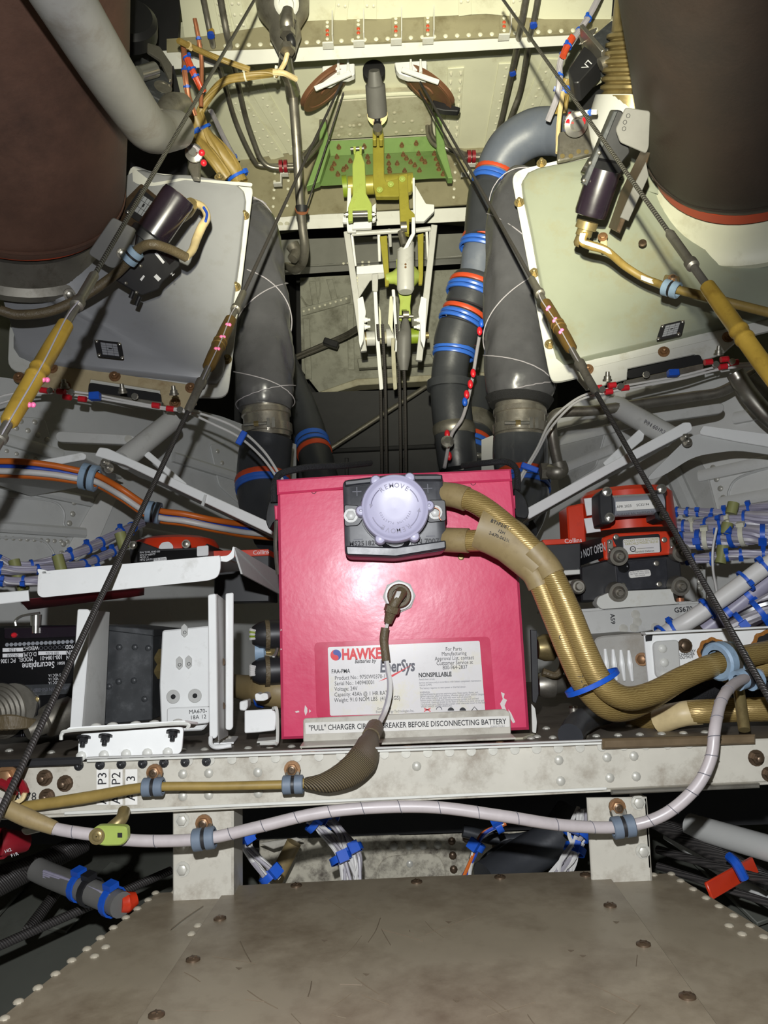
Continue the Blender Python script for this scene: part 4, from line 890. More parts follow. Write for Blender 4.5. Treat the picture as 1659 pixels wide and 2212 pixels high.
# lower mounting strips with bolts
def low_strip(pl, par, pts, m, bolts, slot):
    b = B(); b.prism(pl.poly(pts, 0.004), -pl.n*0.006, 0.001); o = part(b, 'mount_strip', m, par)
    b = B(); b.prism(rounded(pl.poly(slot, 0.0075), 0.006), -pl.n*0.003); part(b, 'slot', 'black_void', par)
    for x, y in bolts: piece('bolt', 'bolt', 'bolt_brown', 0.0065, pl.on(x, y, 0.0045), pl.n, o)
low_strip(plL, ecuL, [(60, 792), (110, 785), (420, 832), (425, 872), (400, 892), (350, 872), (345, 842), (195, 818), (190, 850), (90, 846)], 'gold_plate', [(42, 816), (112, 795), (248, 813), (140, 835), (378, 872), (412, 838)], [(192, 826), (348, 850), (350, 880), (190, 850)])
low_strip(plR, ecuR, [(1250, 800), (1590, 720), (1594, 735), (1560, 765), (1520, 776), (1500, 764), (1356, 795), (1354, 818), (1266, 842), (1246, 818)], 'flange_white', [(1270, 798), (1434, 760), (1573, 728)], [(1354, 800), (1512, 765), (1520, 786), (1356, 818)])
for pl, par, l in ((plL, ecuL, [(528, 466), (509, 620), (489, 776), (474, 385), (500, 540)]), (plR, ecuR, [(1122, 438), (1170, 353), (1154, 590), (1188, 744)])):
    for x, y in l: piece('bolt', 'bolt', 'brass_dull', 0.0065, pl.on(x, y), pl.n, par)
# data plates
def data_plate(pl, par, pts, h=0.03, rows=5, m='black_paint'):
    b = B(); q = pl.poly(pts, h); b.prism(rounded(q, 0.004), -pl.n*0.0008, 0.0002); o = part(b, 'data_plate', m, par)
    X = (q[1]-q[0]); Yv = (q[3]-q[0])
    b = B(); c0 = q[0]+X*0.22+Yv*0.14; b.prism([c0, c0+X*0.60, c0+X*0.60+Yv*0.70, c0+Yv*0.70], pl.n*0.0004); f = part(b, 'engraved_field', 'silver_beacon', o)
    bb = B()
    for i in range(1, rows): bb.prism([c0+Yv*0.70*i/rows, c0+X*0.60+Yv*0.70*i/rows, c0+X*0.60+Yv*(0.70*i/rows+0.012), c0+Yv*(0.70*i/rows+0.012)], pl.n*0.0007)
    for t in (0.18, 0.42): bb.prism([c0+X*t, c0+X*(t+0.012), c0+X*(t+0.012)+Yv*0.7, c0+X*t+Yv*0.7], pl.n*0.0007)
    bb.prism([c0+X*0.26+Yv*0.27, c0+X*0.38+Yv*0.27, c0+X*0.38+Yv*0.34, c0+X*0.26+Yv*0.34], pl.n*0.0008)
    part(bb, 'ruling', 'ink', f, kind='stuff')
    for u, v_ in ((0.08, 0.1), (0.92, 0.1), (0.08, 0.9), (0.92, 0.9)): piece('rivet', 'rivet', 'steel_bright', 0.0028, q[0]+X*u+Yv*v_, pl.n, o)
data_plate(plL, ecuL, [(203, 733), (262, 740), (268, 776), (210, 770)], 0.052)
data_plate(plR, ecuR, [(1428, 702), (1480, 690), (1472, 724), (1417, 736)], 0.045)
b = B(); b.prism(rounded(plL.poly([(305, 395), (345, 428), (342, 448), (300, 502), (236, 472), (250, 450)], 0.05), 0.005), -plL.n*0.004, 0.001); part(b, 'side_bracket', 'bolt_dark', ecuL)
data_plate(plL, ecuL, [(268, 458), (304, 405), (348, 440), (318, 492)], 0.056)
# torn corner sheet over the left plenum and marks
b = B(); b.prism(rounded(plL.poly([(285, 360), (330, 395), (390, 385), (545, 395), (545, 403), (400, 388), (330, 402), (288, 400)], 0.016), 0.004), -plL.n*0.001); part(b, 'edge_fold', 'flange_white', ecuL)

# ---- big brown insulated ducts
def big_duct(label, A, ax, rad, L, m, band, j0=0.05):
    z = ax.normalized()
    o = thing('insulated_duct', label, 'duct', A, 'big brown insulated ducts')
    b = B(); b.lathe(A+z*j0, z, [(0.0, rad*0.97), (0.004, rad*1.04), (0.02, rad*1.09), (0.05, rad*1.11), (0.15, rad*1.11), (L*0.3, rad*1.115), (L*0.45, rad*1.118), (L*0.6, rad*1.12), (L*0.8, rad*1.125), (L, rad*1.13)], 72); b.wrinkle(0.004, 7); sk = part(b, 'jacket', m, o)
    b = B(); b.lathe(A+z*(j0+0.025), z, [(0, rad*1.099), (0.0, rad*1.112), (0.004, rad*1.112), (0.004, rad*1.099)], 72, caps=False); part(b, 'seam', m, o)
    b = B(); b.lathe(A+z*0.028, z, [(0, rad*1.0), (0.0, rad*1.035), (0.024, rad*1.045), (0.024, rad*1.0)], 56, caps=False); part(b, 'clamp_band', band, o)
    return o
bdL = big_duct('big dark brown insulated duct at the upper left behind the grey pipe', AL, axL, 0.152, 0.78, 'brown_duct', 'band_red', 0.026)
bdR = big_duct('big dark brown insulated duct at the upper right', AR, axR, 0.155, 0.75, 'brown_duct_dark', 'band_red')
# metal elbow collar by the right duct: cream flared housing
b = B(); b.lathe(AR-axR.normalized()*0.05, axR, [(0, 0.195), (0.012, 0.195), (0.02, 0.175), (0.045, 0.16), (0.06, 0.150), (0.06, 0.14)], 56, caps=False); part(b, 'flare', 'cream_paint', ecuR)
b = B(); b.lathe(AL-axL.normalized()*0.05, axL, [(0, 0.172), (0.012, 0.172), (0.02, 0.160), (0.045, 0.152), (0.06, 0.147), (0.06, 0.14)], 56, caps=False); part(b, 'flare', 'steel_dull', ecuL)
# grey pipe slanting in front of the left brown duct
gp = thing('bleed_air_pipe', 'thick light grey pipe slanting down over the left brown duct', 'pipe', at(330, 290, 1.0))
b = B(); b.tube(pp([(20, -190, 0.58), (136, -5, 0.67), (230, 148, 0.79), (298, 250, 0.92), (322, 278, 0.98), (345, 285, 1.06), (380, 280, 1.16)]), [0.0290, 0.0292, 0.0295, 0.0298, 0.0300, 0.030, 0.030], 28, 8); part(b, 'pipe', 'grey_tube', gp)
b = B(); b.tube(pp([(349, 255, 1.12), (372, 232, 1.16), (392, 228, 1.2)]), [0.014, 0.022, 0.020], 16); part(b, 'end_fitting', 'steel_dull', gp)
b = B(); b.prism(rounded(PY(1.14).poly([(352, 245), (366, 236), (392, 260), (384, 275), (366, 262)]), 0.004), V((0, 0.02, 0)), 0.002); part(b, 'clamp_tab', 'grey_tube', gp)
# taupe ribbed duct behind the pipe, top left
b = B(); b.tube(pp([(235, -120, 1.35), (236, 20, 1.33), (232, 110, 1.32)]), 0.030, 24); o = one(b, 'taupe_duct', 'brown_duct_dark', 'slim taupe duct behind the grey pipe at the top left', 'duct')

# ---- motor valves
mv = thing('motor_valve', 'black motor valve with a round can, bolted across the left plenum', 'actuator', at(320, 560, 1.15))
mp = PF(320, 545, 1.10, (55, -80), 16)
def onm(x, y, h=0.0): return mp.on(x, y, h)
b = B(); b.prism(rounded(mp.poly([(302, 495), (320, 482), (345, 500), (385, 545), (390, 575), (350, 612), (345, 625), (305, 640), (248, 605), (295, 525)]), 0.004), -mp.n*0.035, 0.002); mb_ = part(b, 'gearbox', 'black_paint', mv)
dM = (onm(385, 435)-onm(330, 515)).normalized()
b = B(); b.lathe(onm(322, 518, -0.012)+dM*0.0, dM, [(0, 0.026), (0.075, 0.026), (0.082, 0.0245), (0.083, 0.020)], 28); part(b, 'motor_can', 'black_purple', mv)
b = B(); b.lathe(onm(318, 524, -0.012), dM, [(0, 0.031), (0.012, 0.031), (0.015, 0.028)], 28); part(b, 'motor_flange', 'black_paint', mv)
b = B(); b.prism(rounded(mp.poly([(246, 470), (296, 496), (290, 540), (282, 560), (262, 576), (240, 580), (190, 548), (240, 475)], 0.004), 0.006), -mp.n*0.004, 0.0008); part(b, 'mount_plate', 'actuator_grey', mv)
for x, y in [(264, 547), (150, 636)]: piece('hex', 'bolt', 'steel', 0.006, onm(x, y, 0.006), mp.n, mv)
for x, y in [(272, 612), (295, 632), (304, 575)]: piece('rivet', 'screw', 'steel_dull', 0.0028, onm(x, y, 0.0), mp.n, mv)
for x, y in ((282, 644), (294, 660)):
    b = B(); b.tube([onm(x+8, y-20, -0.01), onm(x, y, -0.01)], 0.0036, 10, raw=True); part(b, 'terminal', 'black_paint', mv)
tx = onm(390, 560)-onm(330, 500); ty = onm(360, 500)-onm(320, 555)
b = B(); b.prism(mp.poly([(338, 540), (350, 530), (378, 562), (366, 572)], 0.0006), -mp.n*0.0006); nm_ = part(b, 'nameplate', 'black_gloss', mv)
for i, s_ in enumerate(('50-18-0321', 'S/N 2144', 'ACTUATOR', 'MOTOR VALVE')):
    text(mv, s_, onm(356-i*4+6, 536+i*11, 0.0008), -tx, -ty, 0.0075, 'ink_white', h=-0.0012)
for pts in ([(338, 535), (346, 528), (350, 533), (342, 540)], [(334, 548), (352, 570), (356, 566), (338, 544)], [(302, 604), (310, 594), (313, 597), (306, 607)], [(332, 598), (338, 592), (348, 602), (342, 608)]):
    b = B(); b.prism(mp.poly(pts, 0.0008), -mp.n*0.0004); part(b, 'print_field', 'ink_white', mv)
# lead with silver plug from the left valve
b = B(); b.tube(pp([(0, 670, 1.05), (40, 680, 1.06), (110, 672, 1.07), (180, 640, 1.08), (240, 600, 1.08), (272, 570, 1.07), (300, 538, 1.05), (330, 528, 1.04), (370, 540, 1.06), (402, 556, 1.08)]), 0.0072, 12); one(b, 'braided_lead', 'sleeve_brown', 'brown braided lead looping over the left motor valve', 'cable')
loop_clamp(at(286, 553, 1.055), at(300, 538, 1.05)-at(272, 570, 1.06), 0.0078, 0.010, mp.n, 'pale blue cushion clamp on the brown lead over the left motor valve', 'clamp_blue')
b = B(); b.tube(pp([(402, 556, 1.08), (416, 540, 1.10), (425, 515, 1.12), (436, 490, 1.13), (447, 470, 1.14), (440, 450, 1.15), (425, 440, 1.16), (410, 440, 1.17)]), [0.005, 0.006, 0.0068, 0.007, 0.006, 0.006, 0.006, 0.008], 12); pg = one(b, 'valve_pigtail', 'wire_cream', 'cream taped wire pigtail curling above the left motor valve', 'cable')
b = B(); b.tube(pp([(444, 478, 1.125), (447, 462, 1.135), (440, 448, 1.14)]), 0.0022, 6); part(b, 'blue_wire', 'blue_wire', pg)
b = B(); b.lathe(at(402, 452, 1.16), at(420, 435, 1.16)-at(402, 452, 1.18), [(-0.02, 0.013), (0.0, 0.014), (0.012, 0.012), (0.02, 0.010)], 18); part(b, 'plug', 'brass_dull', pg)

mv2 = thing('motor_valve', 'black motor valve with a purple round can beside the right brown duct', 'actuator', at(1320, 380, 1.15))
mq = PF(1315, 360, 1.10, (-27, 83), -16)
b = B(); b.prism(rounded(mq.poly([(1330, 236), (1346, 240), (1362, 330), (1345, 350), (1330, 398), (1262, 395), (1290, 330)]), 0.004), -mq.n*0.03, 0.002); part(b, 'gearbox', 'black_paint', mv2)
b = B(); b.prism(rounded(mq.poly([(1290, 340), (1345, 350), (1350, 365), (1328, 400), (1280, 400), (1268, 378)], 0.006), 0.004), -mq.n*0.05, 0.004); part(b, 'housing', 'black_gloss', mv2)
d2 = (mq.on(1278, 455)-mq.on(1305, 372)).normalized()
b = B(); b.lathe(mq.on(1306, 368, -0.006), d2, [(0, 0.0255), (0.062, 0.0255), (0.068, 0.024), (0.069, 0.019)], 28); part(b, 'motor_can', 'black_purple', mv2)
b = B(); b.prism(mq.poly([(1326, 240), (1335, 240), (1268, 402), (1258, 396)], 0.008), -mq.n*0.012, 0.001); part(b, 'side_rail', 'carbon', mv2)
for x, y in [(1335, 275), (1295, 330), (1275, 352), (1262, 390), (1332, 378), (1348, 270), (1354, 276)]: piece('rivet', 'screw', 'steel', 0.003, mq.on(x, y, 0.008), mq.n, mv2)
b = B(); b.lathe(mq.on(1270, 478, -0.006), d2, [(0, 0.017), (0.012, 0.017), (0.013, 0.0125), (0.022, 0.013), (0.024, 0.011), (0.035, 0.012), (0.040, 0.009)], 20); part(b, 'plug', 'brass_dull', mv2)
b = B(); b.prism(rounded(mq.poly([(1352, 232), (1405, 240), (1402, 318), (1396, 332), (1340, 308), (1330, 280)], 0.03), 0.004), -mq.n*0.004, 0.001); pt = part(b, 'mount_plate', 'actuator_grey', mv2)
for x, y in [(1357, 250), (1350, 264), (1348, 278)]: piece('hole', 'hole', 'black_void', 0.003, mq.on(x, y, 0.0304), mq.n, pt)
b = B(); b.prism(mq.poly([(1350, 480), (1340, 505), (1332, 500), (1360, 420), (1405, 330), (1400, 350)], 0.01), -mq.n*0.05, 0.002); part(b, 'lever_arm', 'bolt_dark', mv2)
b = B(); b.prism(mq.poly([(1340, 470), (1358, 478), (1402, 380), (1396, 350), (1370, 400)], 0.014), -mq.n*0.004, 0.001); part(b, 'lever_plate', 'actuator_grey', mv2)
# lead from the right valve, clipped along the plenum
rl = thing('valve_lead', 'cream and brown valve lead clipped across the right plenum', 'cable', at(1400, 590, 1.12))
b = B(); b.tube(pp([(1265, 505, 1.09), (1258, 522, 1.09), (1275, 530, 1.10), (1310, 542, 1.11), (1350, 575, 1.13), (1390, 600, 1.13), (1420, 612, 1.12), (1450, 622, 1.10), (1520, 640, 1.08), (1600, 660, 1.06), (1720, 690, 1.02)]), [0.005, 0.006, 0.007, 0.006, 0.0058, 0.006, 0.006, 0.0068, 0.0068, 0.0068, 0.0068], 12); part(b, 'lead', 'wire_tan', rl)
for k in range(3):
    b = B(); b.tube(pp([(1255+k*4, 505, 1.085), (1254+k*3, 520, 1.083), (1270, 528-k*2, 1.09), (1300+k*5, 538, 1.10), (1320, 548, 1.11)]), 0.0018, 6); part(b, 'wire', 'wire_white', rl)
    b = B(); b.tube(pp([(1385, 596+k*3, 1.125), (1400, 602+k*3, 1.122), (1412, 606+k*3, 1.12)]), 0.0016, 6); part(b, 'wire', 'wire_white', rl)
b = B(); b.prism(rounded(plR.poly([(1300, 512), (1310, 510), (1312, 545), (1300, 548), (1294, 540)], 0.05), 0.003), plR.n*0.008, 0.001); part(b, 'standoff', 'wire_cream', rl)
piece('hex', 'bolt', 'bolt_brown', 0.006, plR.on(1302, 512, 0.058), plR.n, rl)
piece('screw', 'screw', 'bolt_dark', 0.007, plR.on(1388, 525, 0.06), plR.n, ecuR)
loop_clamp(at(1450, 624, 1.095), at(1520, 640, 1.08)-at(1420, 612, 1.12), 0.008, 0.011, plR.n, 'pale blue cushion clamp on the lead across the right plenum', 'clamp_blue', bolt=at(1452, 605, 1.095))
b = B(); b.prism(rounded(plR.poly([(1430, 612), (1436, 594), (1468, 598), (1466, 640), (1458, 640)], 0.07), 0.003), plR.n*0.002, 0.0004); part(b, 'clip_plate', 'brass_dull', rl)

# ---- second silver valve and bellows above it, right
vb = thing('valve_motor', 'dark grey rectangular motor block tilted beside the steel bellows at the upper right', 'actuator', at(1290, 130, 1.4))
vq = P3((1330, 50, 1.36), (1240, 160, 1.36), (1340, 110, 1.34))
b = B(); b.prism(rounded(vq.poly([(1322, 42), (1344, 68), (1298, 122), (1262, 92)]), 0.004), -vq.n*0.05, 0.002); part(b, 'motor', 'carbon', vb)
b = B(); b.prism(rounded(vq.poly([(1262, 98), (1296, 126), (1250, 178), (1238, 178), (1226, 152)]), 0.004), -vq.n*0.045, 0.003); part(b, 'gearbox', 'black_paint', vb)
b = B(); b.bar(vq.on(1258, 78, 0.004), vq.on(1305, 134, 0.004), 0.008, 0.05, vq.n, 0.001); part(b, 'yoke', 'steel', vb)
b = B(); b.tube([vq.on(1296, 140, 0.01), vq.on(1320, 125, 0.01), vq.on(1340, 105, 0.0)], [0.012, 0.009, 0.011], 14); part(b, 'link', 'steel_dull', vb)
for t in range(5): piece('bolt', 'bolt', 'steel', 0.004, vq.on(1305+t*8, 122-t*10, 0.0), vq.n, vb)
b = B(); b.prism(rounded(vq.poly([(1250, 75), (1290, 58), (1285, 68), (1256, 95)], 0.004), 0.003), -vq.n*0.004, 0.001); part(b, 'tab', 'steel', vb)
text(vb, 'V7', vq.on(1270, 140, 0.002), vq.on(1290, 118)-vq.on(1250, 165), vq.on(1260, 120)-vq.on(1285, 150), 0.02, 'ink_white')
bl_ax = (at(1358, 260, 1.30)-at(1385, 70, 1.22))
b = B(); prof = [(-0.06, 0.062)]
for i in range(7): prof += [(i*0.014, 0.060), (i*0.014+0.004, 0.068), (i*0.014+0.009, 0.068), (i*0.014+0.0125, 0.060)]
prof += [(0.104, 0.066), (0.104, 0.073), (0.13, 0.073), (0.132, 0.066), (0.15, 0.06)]
b.lathe(at(1392, 70, 1.30), bl_ax, prof, 40); one(b, 'steel_bellows', 'brass_dull', 'round brassy steel bellows joint beside the right brown duct', 'bellows')
b = B(); b.lathe(at(1362, 205, 1.36), bl_ax, [(0.0, 0.066), (0.03, 0.072), (0.07, 0.082), (0.10, 0.09), (0.104, 0.085)], 40); one(b, 'cast_valve', 'grey_pale', 'pale cast valve body below the steel bellows at the right', 'valve')
b = B(); b.prism(rounded([at(x, y, 1.42) for x, y in [(1345, 20), (1378, 40), (1388, 90), (1350, 140), (1262, 190), (1265, 150), (1320, 40)]], 0.01), V((0, 0.02, 0)), 0.003); one(b, 'cream_bracket', 'cream_paint', 'cream angled bracket plate behind the upper right motor block', 'bracket')
b = B(); b.prism(rounded([at(x, y, 1.33) for x, y in [(1208, 285), (1272, 270), (1282, 330), (1240, 340), (1205, 347)]], 0.004), V((0, 0.012, 0)), 0.002); sb_ = one(b, 'sensor_bracket', 'steel_dull', 'square grey bracket with a thermal switch at the top of the right plenum', 'bracket')
for x, y in [(1215, 337), (1233, 337), (1250, 327), (1267, 328)]: piece('flush', 'rivet', 'brass_dull', 0.0045, at(x, y, 1.328), NYv, sb_)
b = B(); b.lathe(at(1242, 268, 1.30), V((0.1, -1, -0.8)), [(0, 0.022), (0.008, 0.022), (0.010, 0.012), (0.022, 0.010)], 22); part(b, 'switch', 'steel_bright', sb_)
for x, y in [(1230, 250), (1260, 258), (1226, 258)]: 
    b = B(); b.tube(pp([(x, y+8, 1.29), (x+2, y-6, 1.29)]), 0.004, 8, raw=True); part(b, 'terminal_cap', 'red_cap', sb_)
# left counterpart
b = B(); b.prism(rounded([at(x, y, 1.30) for x, y in [(410, 340), (432, 342), (430, 385), (415, 383), (405, 360)]], 0.003), V((0, 0.012, 0)), 0.002); sb2 = one(b, 'sensor_bracket', 'steel', 'small silver bracket with red capped terminals above the left plenum', 'bracket')
for x, y in [(396, 308), (436, 330), (440, 352)]:
    b = B(); b.sphere(at(x, y, 1.27), 0.006, 10); part(b, 'terminal_cap', 'red_cap', sb2)
b = B(); b.tube(pp([(374, 290, 1.2), (396, 308, 1.26), (420, 318, 1.27), (436, 330, 1.27)]), 0.0035, 8); part(b, 'wire', 'wire_grey', sb2)
b = B(); b.lathe(at(420, 332, 1.28), V((0, -1, -0.3)), [(0, 0.016), (0.006, 0.016), (0.008, 0.008), (0.016, 0.007)], 18); part(b, 'switch', 'steel_bright', sb2)
# valve hidden behind the grey pipe, left
lv = thing('valve_motor', 'dark grey motor block with a lightening hole beside the grey pipe at the upper left', 'actuator', at(340, 170, 1.4))
lq = P3((310, 110, 1.36), (370, 180, 1.36), (330, 210, 1.33))
b = B(); b.prism(rounded(lq.poly([(305, 122), (335, 138), (374, 172), (352, 220), (325, 205), (300, 160)]), 0.004), -lq.n*0.05, 0.002); g_ = part(b, 'motor', 'carbon', lv)
b = B(); b.lathe(lq.on(352, 188, 0.0008), lq.n, [(0, 0.017), (0.001, 0.017), (0.001, 0.012), (-0.001, 0.0118)], 24); part(b, 'hole_rim', 'steel_dull', lv)
b = B(); b.prism(rounded(lq.poly([(318, 92), (345, 100), (372, 140), (372, 172), (366, 172), (345, 128), (318, 110)], 0.01), 0.004), -lq.n*0.006, 0.001); part(b, 'bracket', 'steel', lv)
b = B(); b.tube([lq.on(300, 160, 0.02), lq.on(335, 150, 0.02)], 0.014, 16, raw=True); part(b, 'shaft', 'steel_bright', lv)
b = B(); b.lathe(at(275, 70, 1.42), V((0.3, -1, 0.2)), [(0, 0.06), (0.03, 0.06), (0.04, 0.05)], 28); part(b, 'rear_cover', 'black_paint', lv)
# ================================================================ soft ducts in the middle
def lacing(par, path, rads, turns, ph=0.0, r=0.0011):
    c = catmull(path, 10); R = lerp_list(rads, len(c)); pts = []
    up = None; n = len(c)
    for i in range(n*4-3):
        f = i/4; j = min(int(f), n-2); t = f-j; p = c[j].lerp(c[j+1], t); d = (c[j+1]-c[j]).normalized()
        x = V((1, 0, 0))-d*d.x; x.normalize(); y = d.cross(x)
        a = ph+2*math.pi*turns*i/(n*4)
        pts.append(p+(x*math.cos(a)+y*math.sin(a))*(R[j]*(1-t)+R[j+1]*t+0.0035))
    b = B(); b.tube(pts, r, 5, raw=True); return part(b, 'lacing_cord', 'wire_grey', par)
dl = thing('wrapped_duct', 'black quilted duct laced with white cord beside the left plenum', 'duct', at(575, 880, 1.45), 'laced black ducts')
pL = pp([(530, 470, 1.55), (548, 520, 1.52), (562, 640, 1.49), (570, 760, 1.46), (572, 850, 1.45), (572, 885, 1.45)])
rL = [0.050, 0.054, 0.056, 0.056, 0.057, 0.050]
b = B(); b.tube(pL, rL, 44, 16); b.wrinkle(0.0075, 26, (1, 1, 0.55)); part(b, 'sleeve', 'black_wrap', dl)
b = B(); b.sphere(at(530, 470, 1.55), 0.052, 18, (1, 1, 0.8)); part(b, 'sleeve_top', 'black_wrap', dl)
lacing(dl, pL, rL, 2.6, 0.4); lacing(dl, pL, rL, -2.6, 1.4)
dr = thing('wrapped_duct', 'black quilted duct laced with white cord beside the right plenum', 'duct', at(1125, 880, 1.45), 'laced black ducts')
pR = pp([(1125, 395, 1.52), (1118, 450, 1.50), (1115, 600, 1.48), (1118, 740, 1.46), (1122, 830, 1.45), (1122, 872, 1.45)])
rR = [0.042, 0.060, 0.064, 0.064, 0.066, 0.055]
b = B(); b.tube(pR, rR, 44, 16); b.wrinkle(0.0075, 24, (1, 1, 0.5)); part(b, 'sleeve', 'black_wrap', dr)
lacing(dr, pR, rR, 2.4, 0.9); lacing(dr, pR, rR, -2.4, 0.2)
b = B(); b.tube(pp([(1122, 862, 1.45), (1121, 878, 1.45)]), [0.066, 0.058], 26, raw=True); part(b, 'hem', 'black_fabric', dr)
def joint(par, a, c, r, names=True):
    ax = (c-a); L = ax.length; ax.normalize()
    b = B(); b.lathe(a, ax, [(0, r*0.93), (L*0.2, r*0.93), (L*0.22, r), (L*0.34, r*1.01), (L*0.36, r*0.94), (L*0.6, r*0.94), (L*0.62, r*1.03), (L*0.86, r*1.03), (L*0.88, r*0.96), (L, r*0.96)], 32); part(b, 'metal_collar', 'steel_collar', par)
    c0 = a+ax*L*0.74; b = B(); side = V((0, -1, 0)); t = side.cross(ax).normalized()
    b.tube([c0+side*r*1.06-t*r*0.75, c0+side*r*1.08+t*r*0.15], r*0.07, 8, raw=True); part(b, 'clamp_screw', 'steel_bright', par)
    b = B(); b.lathe(c0+side*r*1.07-t*r*0.35, t, [(0, r*0.11), (r*0.18, r*0.11)], 6); part(b, 'clamp_nut', 'brass_dull', par)
    for k in (0.22, 0.42):
        b = B(); b.bar(c0+side*r*1.05+t*r*k-ax*r*0.2, c0+side*r*1.05+t*r*k+ax*r*0.2, r*0.12, r*0.12, side); part(b, 'clamp_trunnion', 'steel_bright', par)
joint(dl, at(574, 874, 1.45), at(578, 948, 1.45), 0.0475)
joint(dr, at(1122, 868, 1.45), at(1124, 950, 1.45), 0.051)
# lower hoses with blue and red bands
def banded(par, pts, radii, bands, m, n=26):
    b = B(); b.tube(pts, radii, n, 8); part(b, 'hose', m, par)
    c = catmull(pts, 8); R = lerp_list(list(radii), len(c))
    for t, m_, w in bands:
        i = min(int(t*(len(c)-1)), len(c)-2); d = (c[i+1]-c[i]).normalized()
        b = B(); b.lathe(c[i]-d*w/2, d, [(0, R[i]*0.98), (0.0, R[i]*1.05), (w*0.5, R[i]*1.075), (w, R[i]*1.05), (w, R[i]*0.98)], n, caps=False); part(b, 'band', m_, par)
h1 = thing('black_hose', 'short black hose with a blue and red band under the left laced duct', 'hose', at(565, 1060, 1.43), 'banded hoses')
banded(h1, pp([(578, 945, 1.45), (572, 985, 1.45), (568, 1040, 1.44), (575, 1100, 1.42), (600, 1150, 1.38)]), [0.0485, 0.051, 0.050, 0.048, 0.046], [(0.50, 'band_red', 0.012), (0.545, 'band_blue', 0.009), (0.58, 'band_blue', 0.009)], 'black_duct')
h2 = thing('black_hose', 'short smoky hose with a red and blue band under the right laced duct', 'hose', at(1135, 1060, 1.43), 'banded hoses')
banded(h2, pp([(1124, 945, 1.45), (1124, 985, 1.45), (1128, 1035, 1.44), (1126, 1090, 1.42), (1105, 1140, 1.38)]), [0.0520, 0.053, 0.050, 0.050, 0.047], [(0.50, 'band_red', 0.016), (0.56, 'band_blue', 0.009), (0.60, 'band_blue', 0.009)], 'clear_grey')
h3 = thing('black_hose', 'far black hose with a blue and red band left of centre behind the battery', 'hose', at(680, 1000, 1.9), 'banded hoses')
banded(h3, pp([(610, 760, 2.05), (650, 860, 1.98), (668, 925, 1.95), (676, 965, 1.92), (690, 1020, 1.88), (706, 1080, 1.85)]), [0.030, 0.032, 0.040, 0.043, 0.043, 0.042], [(0.56, 'band_blue', 0.014), (0.61, 'band_blue', 0.01), (0.66, 'band_red', 0.014)], 'black_duct')
b = B(); b.prism(rounded([at(x, y, 1.835) for x, y in [(690, 1006), (716, 1004), (716, 1012), (691, 1014)]], 0.002), V((0, 0.01, 0)), 0.001); part(b, 'label', 'placard_white', h3)
h4 = thing('black_hose', 'far black hose with red and blue bands right of centre behind the battery', 'hose', at(1000, 1000, 1.9), 'banded hoses')
banded(h4, pp([(1040, 830, 2.0), (1030, 900, 1.96), (1022, 945, 1.94), (1016, 975, 1.92), (1004, 1030, 1.9), (995, 1090, 1.87)]), [0.036, 0.046, 0.049, 0.052, 0.050, 0.048], [(0.50, 'band_red', 0.012), (0.55, 'band_blue', 0.012), (0.60, 'band_blue', 0.012)], 'black_duct')
b = B(); b.lathe(at(1032, 902, 1.955), at(1018, 960, 1.93)-at(1034, 900, 1.96), [(0, 0.046), (0.02, 0.05), (0.03, 0.05), (0.045, 0.047)], 28); part(b, 'metal_collar', 'steel_dull', h4)
b = B(); b.prism(rounded([at(x, y, 1.84) for x, y in [(985, 1000), (1003, 1000), (1002, 1014), (983, 1012)]], 0.002), V((0, 0.01, 0)), 0.001); part(b, 'label', 'placard_white', h4)
b = B(); b.tube(pp([(1010, 980, 1.86), (1035, 984, 1.86), (1052, 986, 1.88)]), [0.005, 0.008, 0.006], 10); part(b, 'drain_fitting', 'steel_bright', h4)
# segmented duct with blue and red bands right of centre
sd = thing('segmented_duct', 'blue-grey and black segmented duct with bright blue and red bands, right of centre', 'duct', at(970, 900, 1.75))
b = B(); b.tube(pp([(1230, 292, 1.62), (1195, 284, 1.64), (1150, 288, 1.66), (1105, 315, 1.68), (1078, 352, 1.70), (1066, 388, 1.71)]), [0.050, 0.052, 0.053, 0.052, 0.048, 0.044], 28, 8); part(b, 'elbow', 'blue_grey_duct', sd)
segs = [[(1064, 392, 1.71), (1058, 412, 1.71)], [(1060, 405, 1.72), (1054, 450, 1.72), (1050, 500, 1.72), (1048, 520, 1.72)], [(1048, 512, 1.73), (1036, 545, 1.73), (1030, 590, 1.74), (1020, 640, 1.75)],
        [(1030, 600, 1.75), (1018, 640, 1.755), (1010, 665, 1.76)], [(1008, 655, 1.76), (1000, 690, 1.765), (992, 718, 1.77)], [(994, 700, 1.77), (985, 730, 1.775), (982, 752, 1.78)], [(980, 745, 1.78), (972, 800, 1.79), (970, 835, 1.79)], [(972, 825, 1.79), (972, 842, 1.79)], [(972, 835, 1.79), (976, 890, 1.79), (990, 1010, 1.80)]]
rads = [0.046, 0.052, 0.041, 0.056, 0.040, 0.052, 0.044, 0.060, 0.048]
ms = ['black_duct', 'black_duct', 'blue_grey_duct', 'black_duct', 'black_duct', 'black_duct', 'black_duct', 'black_duct', 'black_duct']
for i, (s_, r_, m_) in enumerate(zip(segs, rads, ms)):
    b = B(); q = pp(s_); cr = catmull(q, 8)
    k = len(cr); rr_ = [r_*(0.93 if j in (0, k-1) else 1.0) for j in range(k)]
    b.tube(cr, rr_, 26, raw=True); part(b, 'cuff' if r_ > 0.045 else 'section', m_, sd)
def bandat(par, p, d, r, m_, w):
    d = d.normalized(); b = B(); b.lathe(p-d*w/2, d, [(0, r*0.97), (0, r*1.04), (w*0.5, r*1.07), (w, r*1.04), (w, r*0.97)], 28, caps=False); part(b, 'band', m_, par)
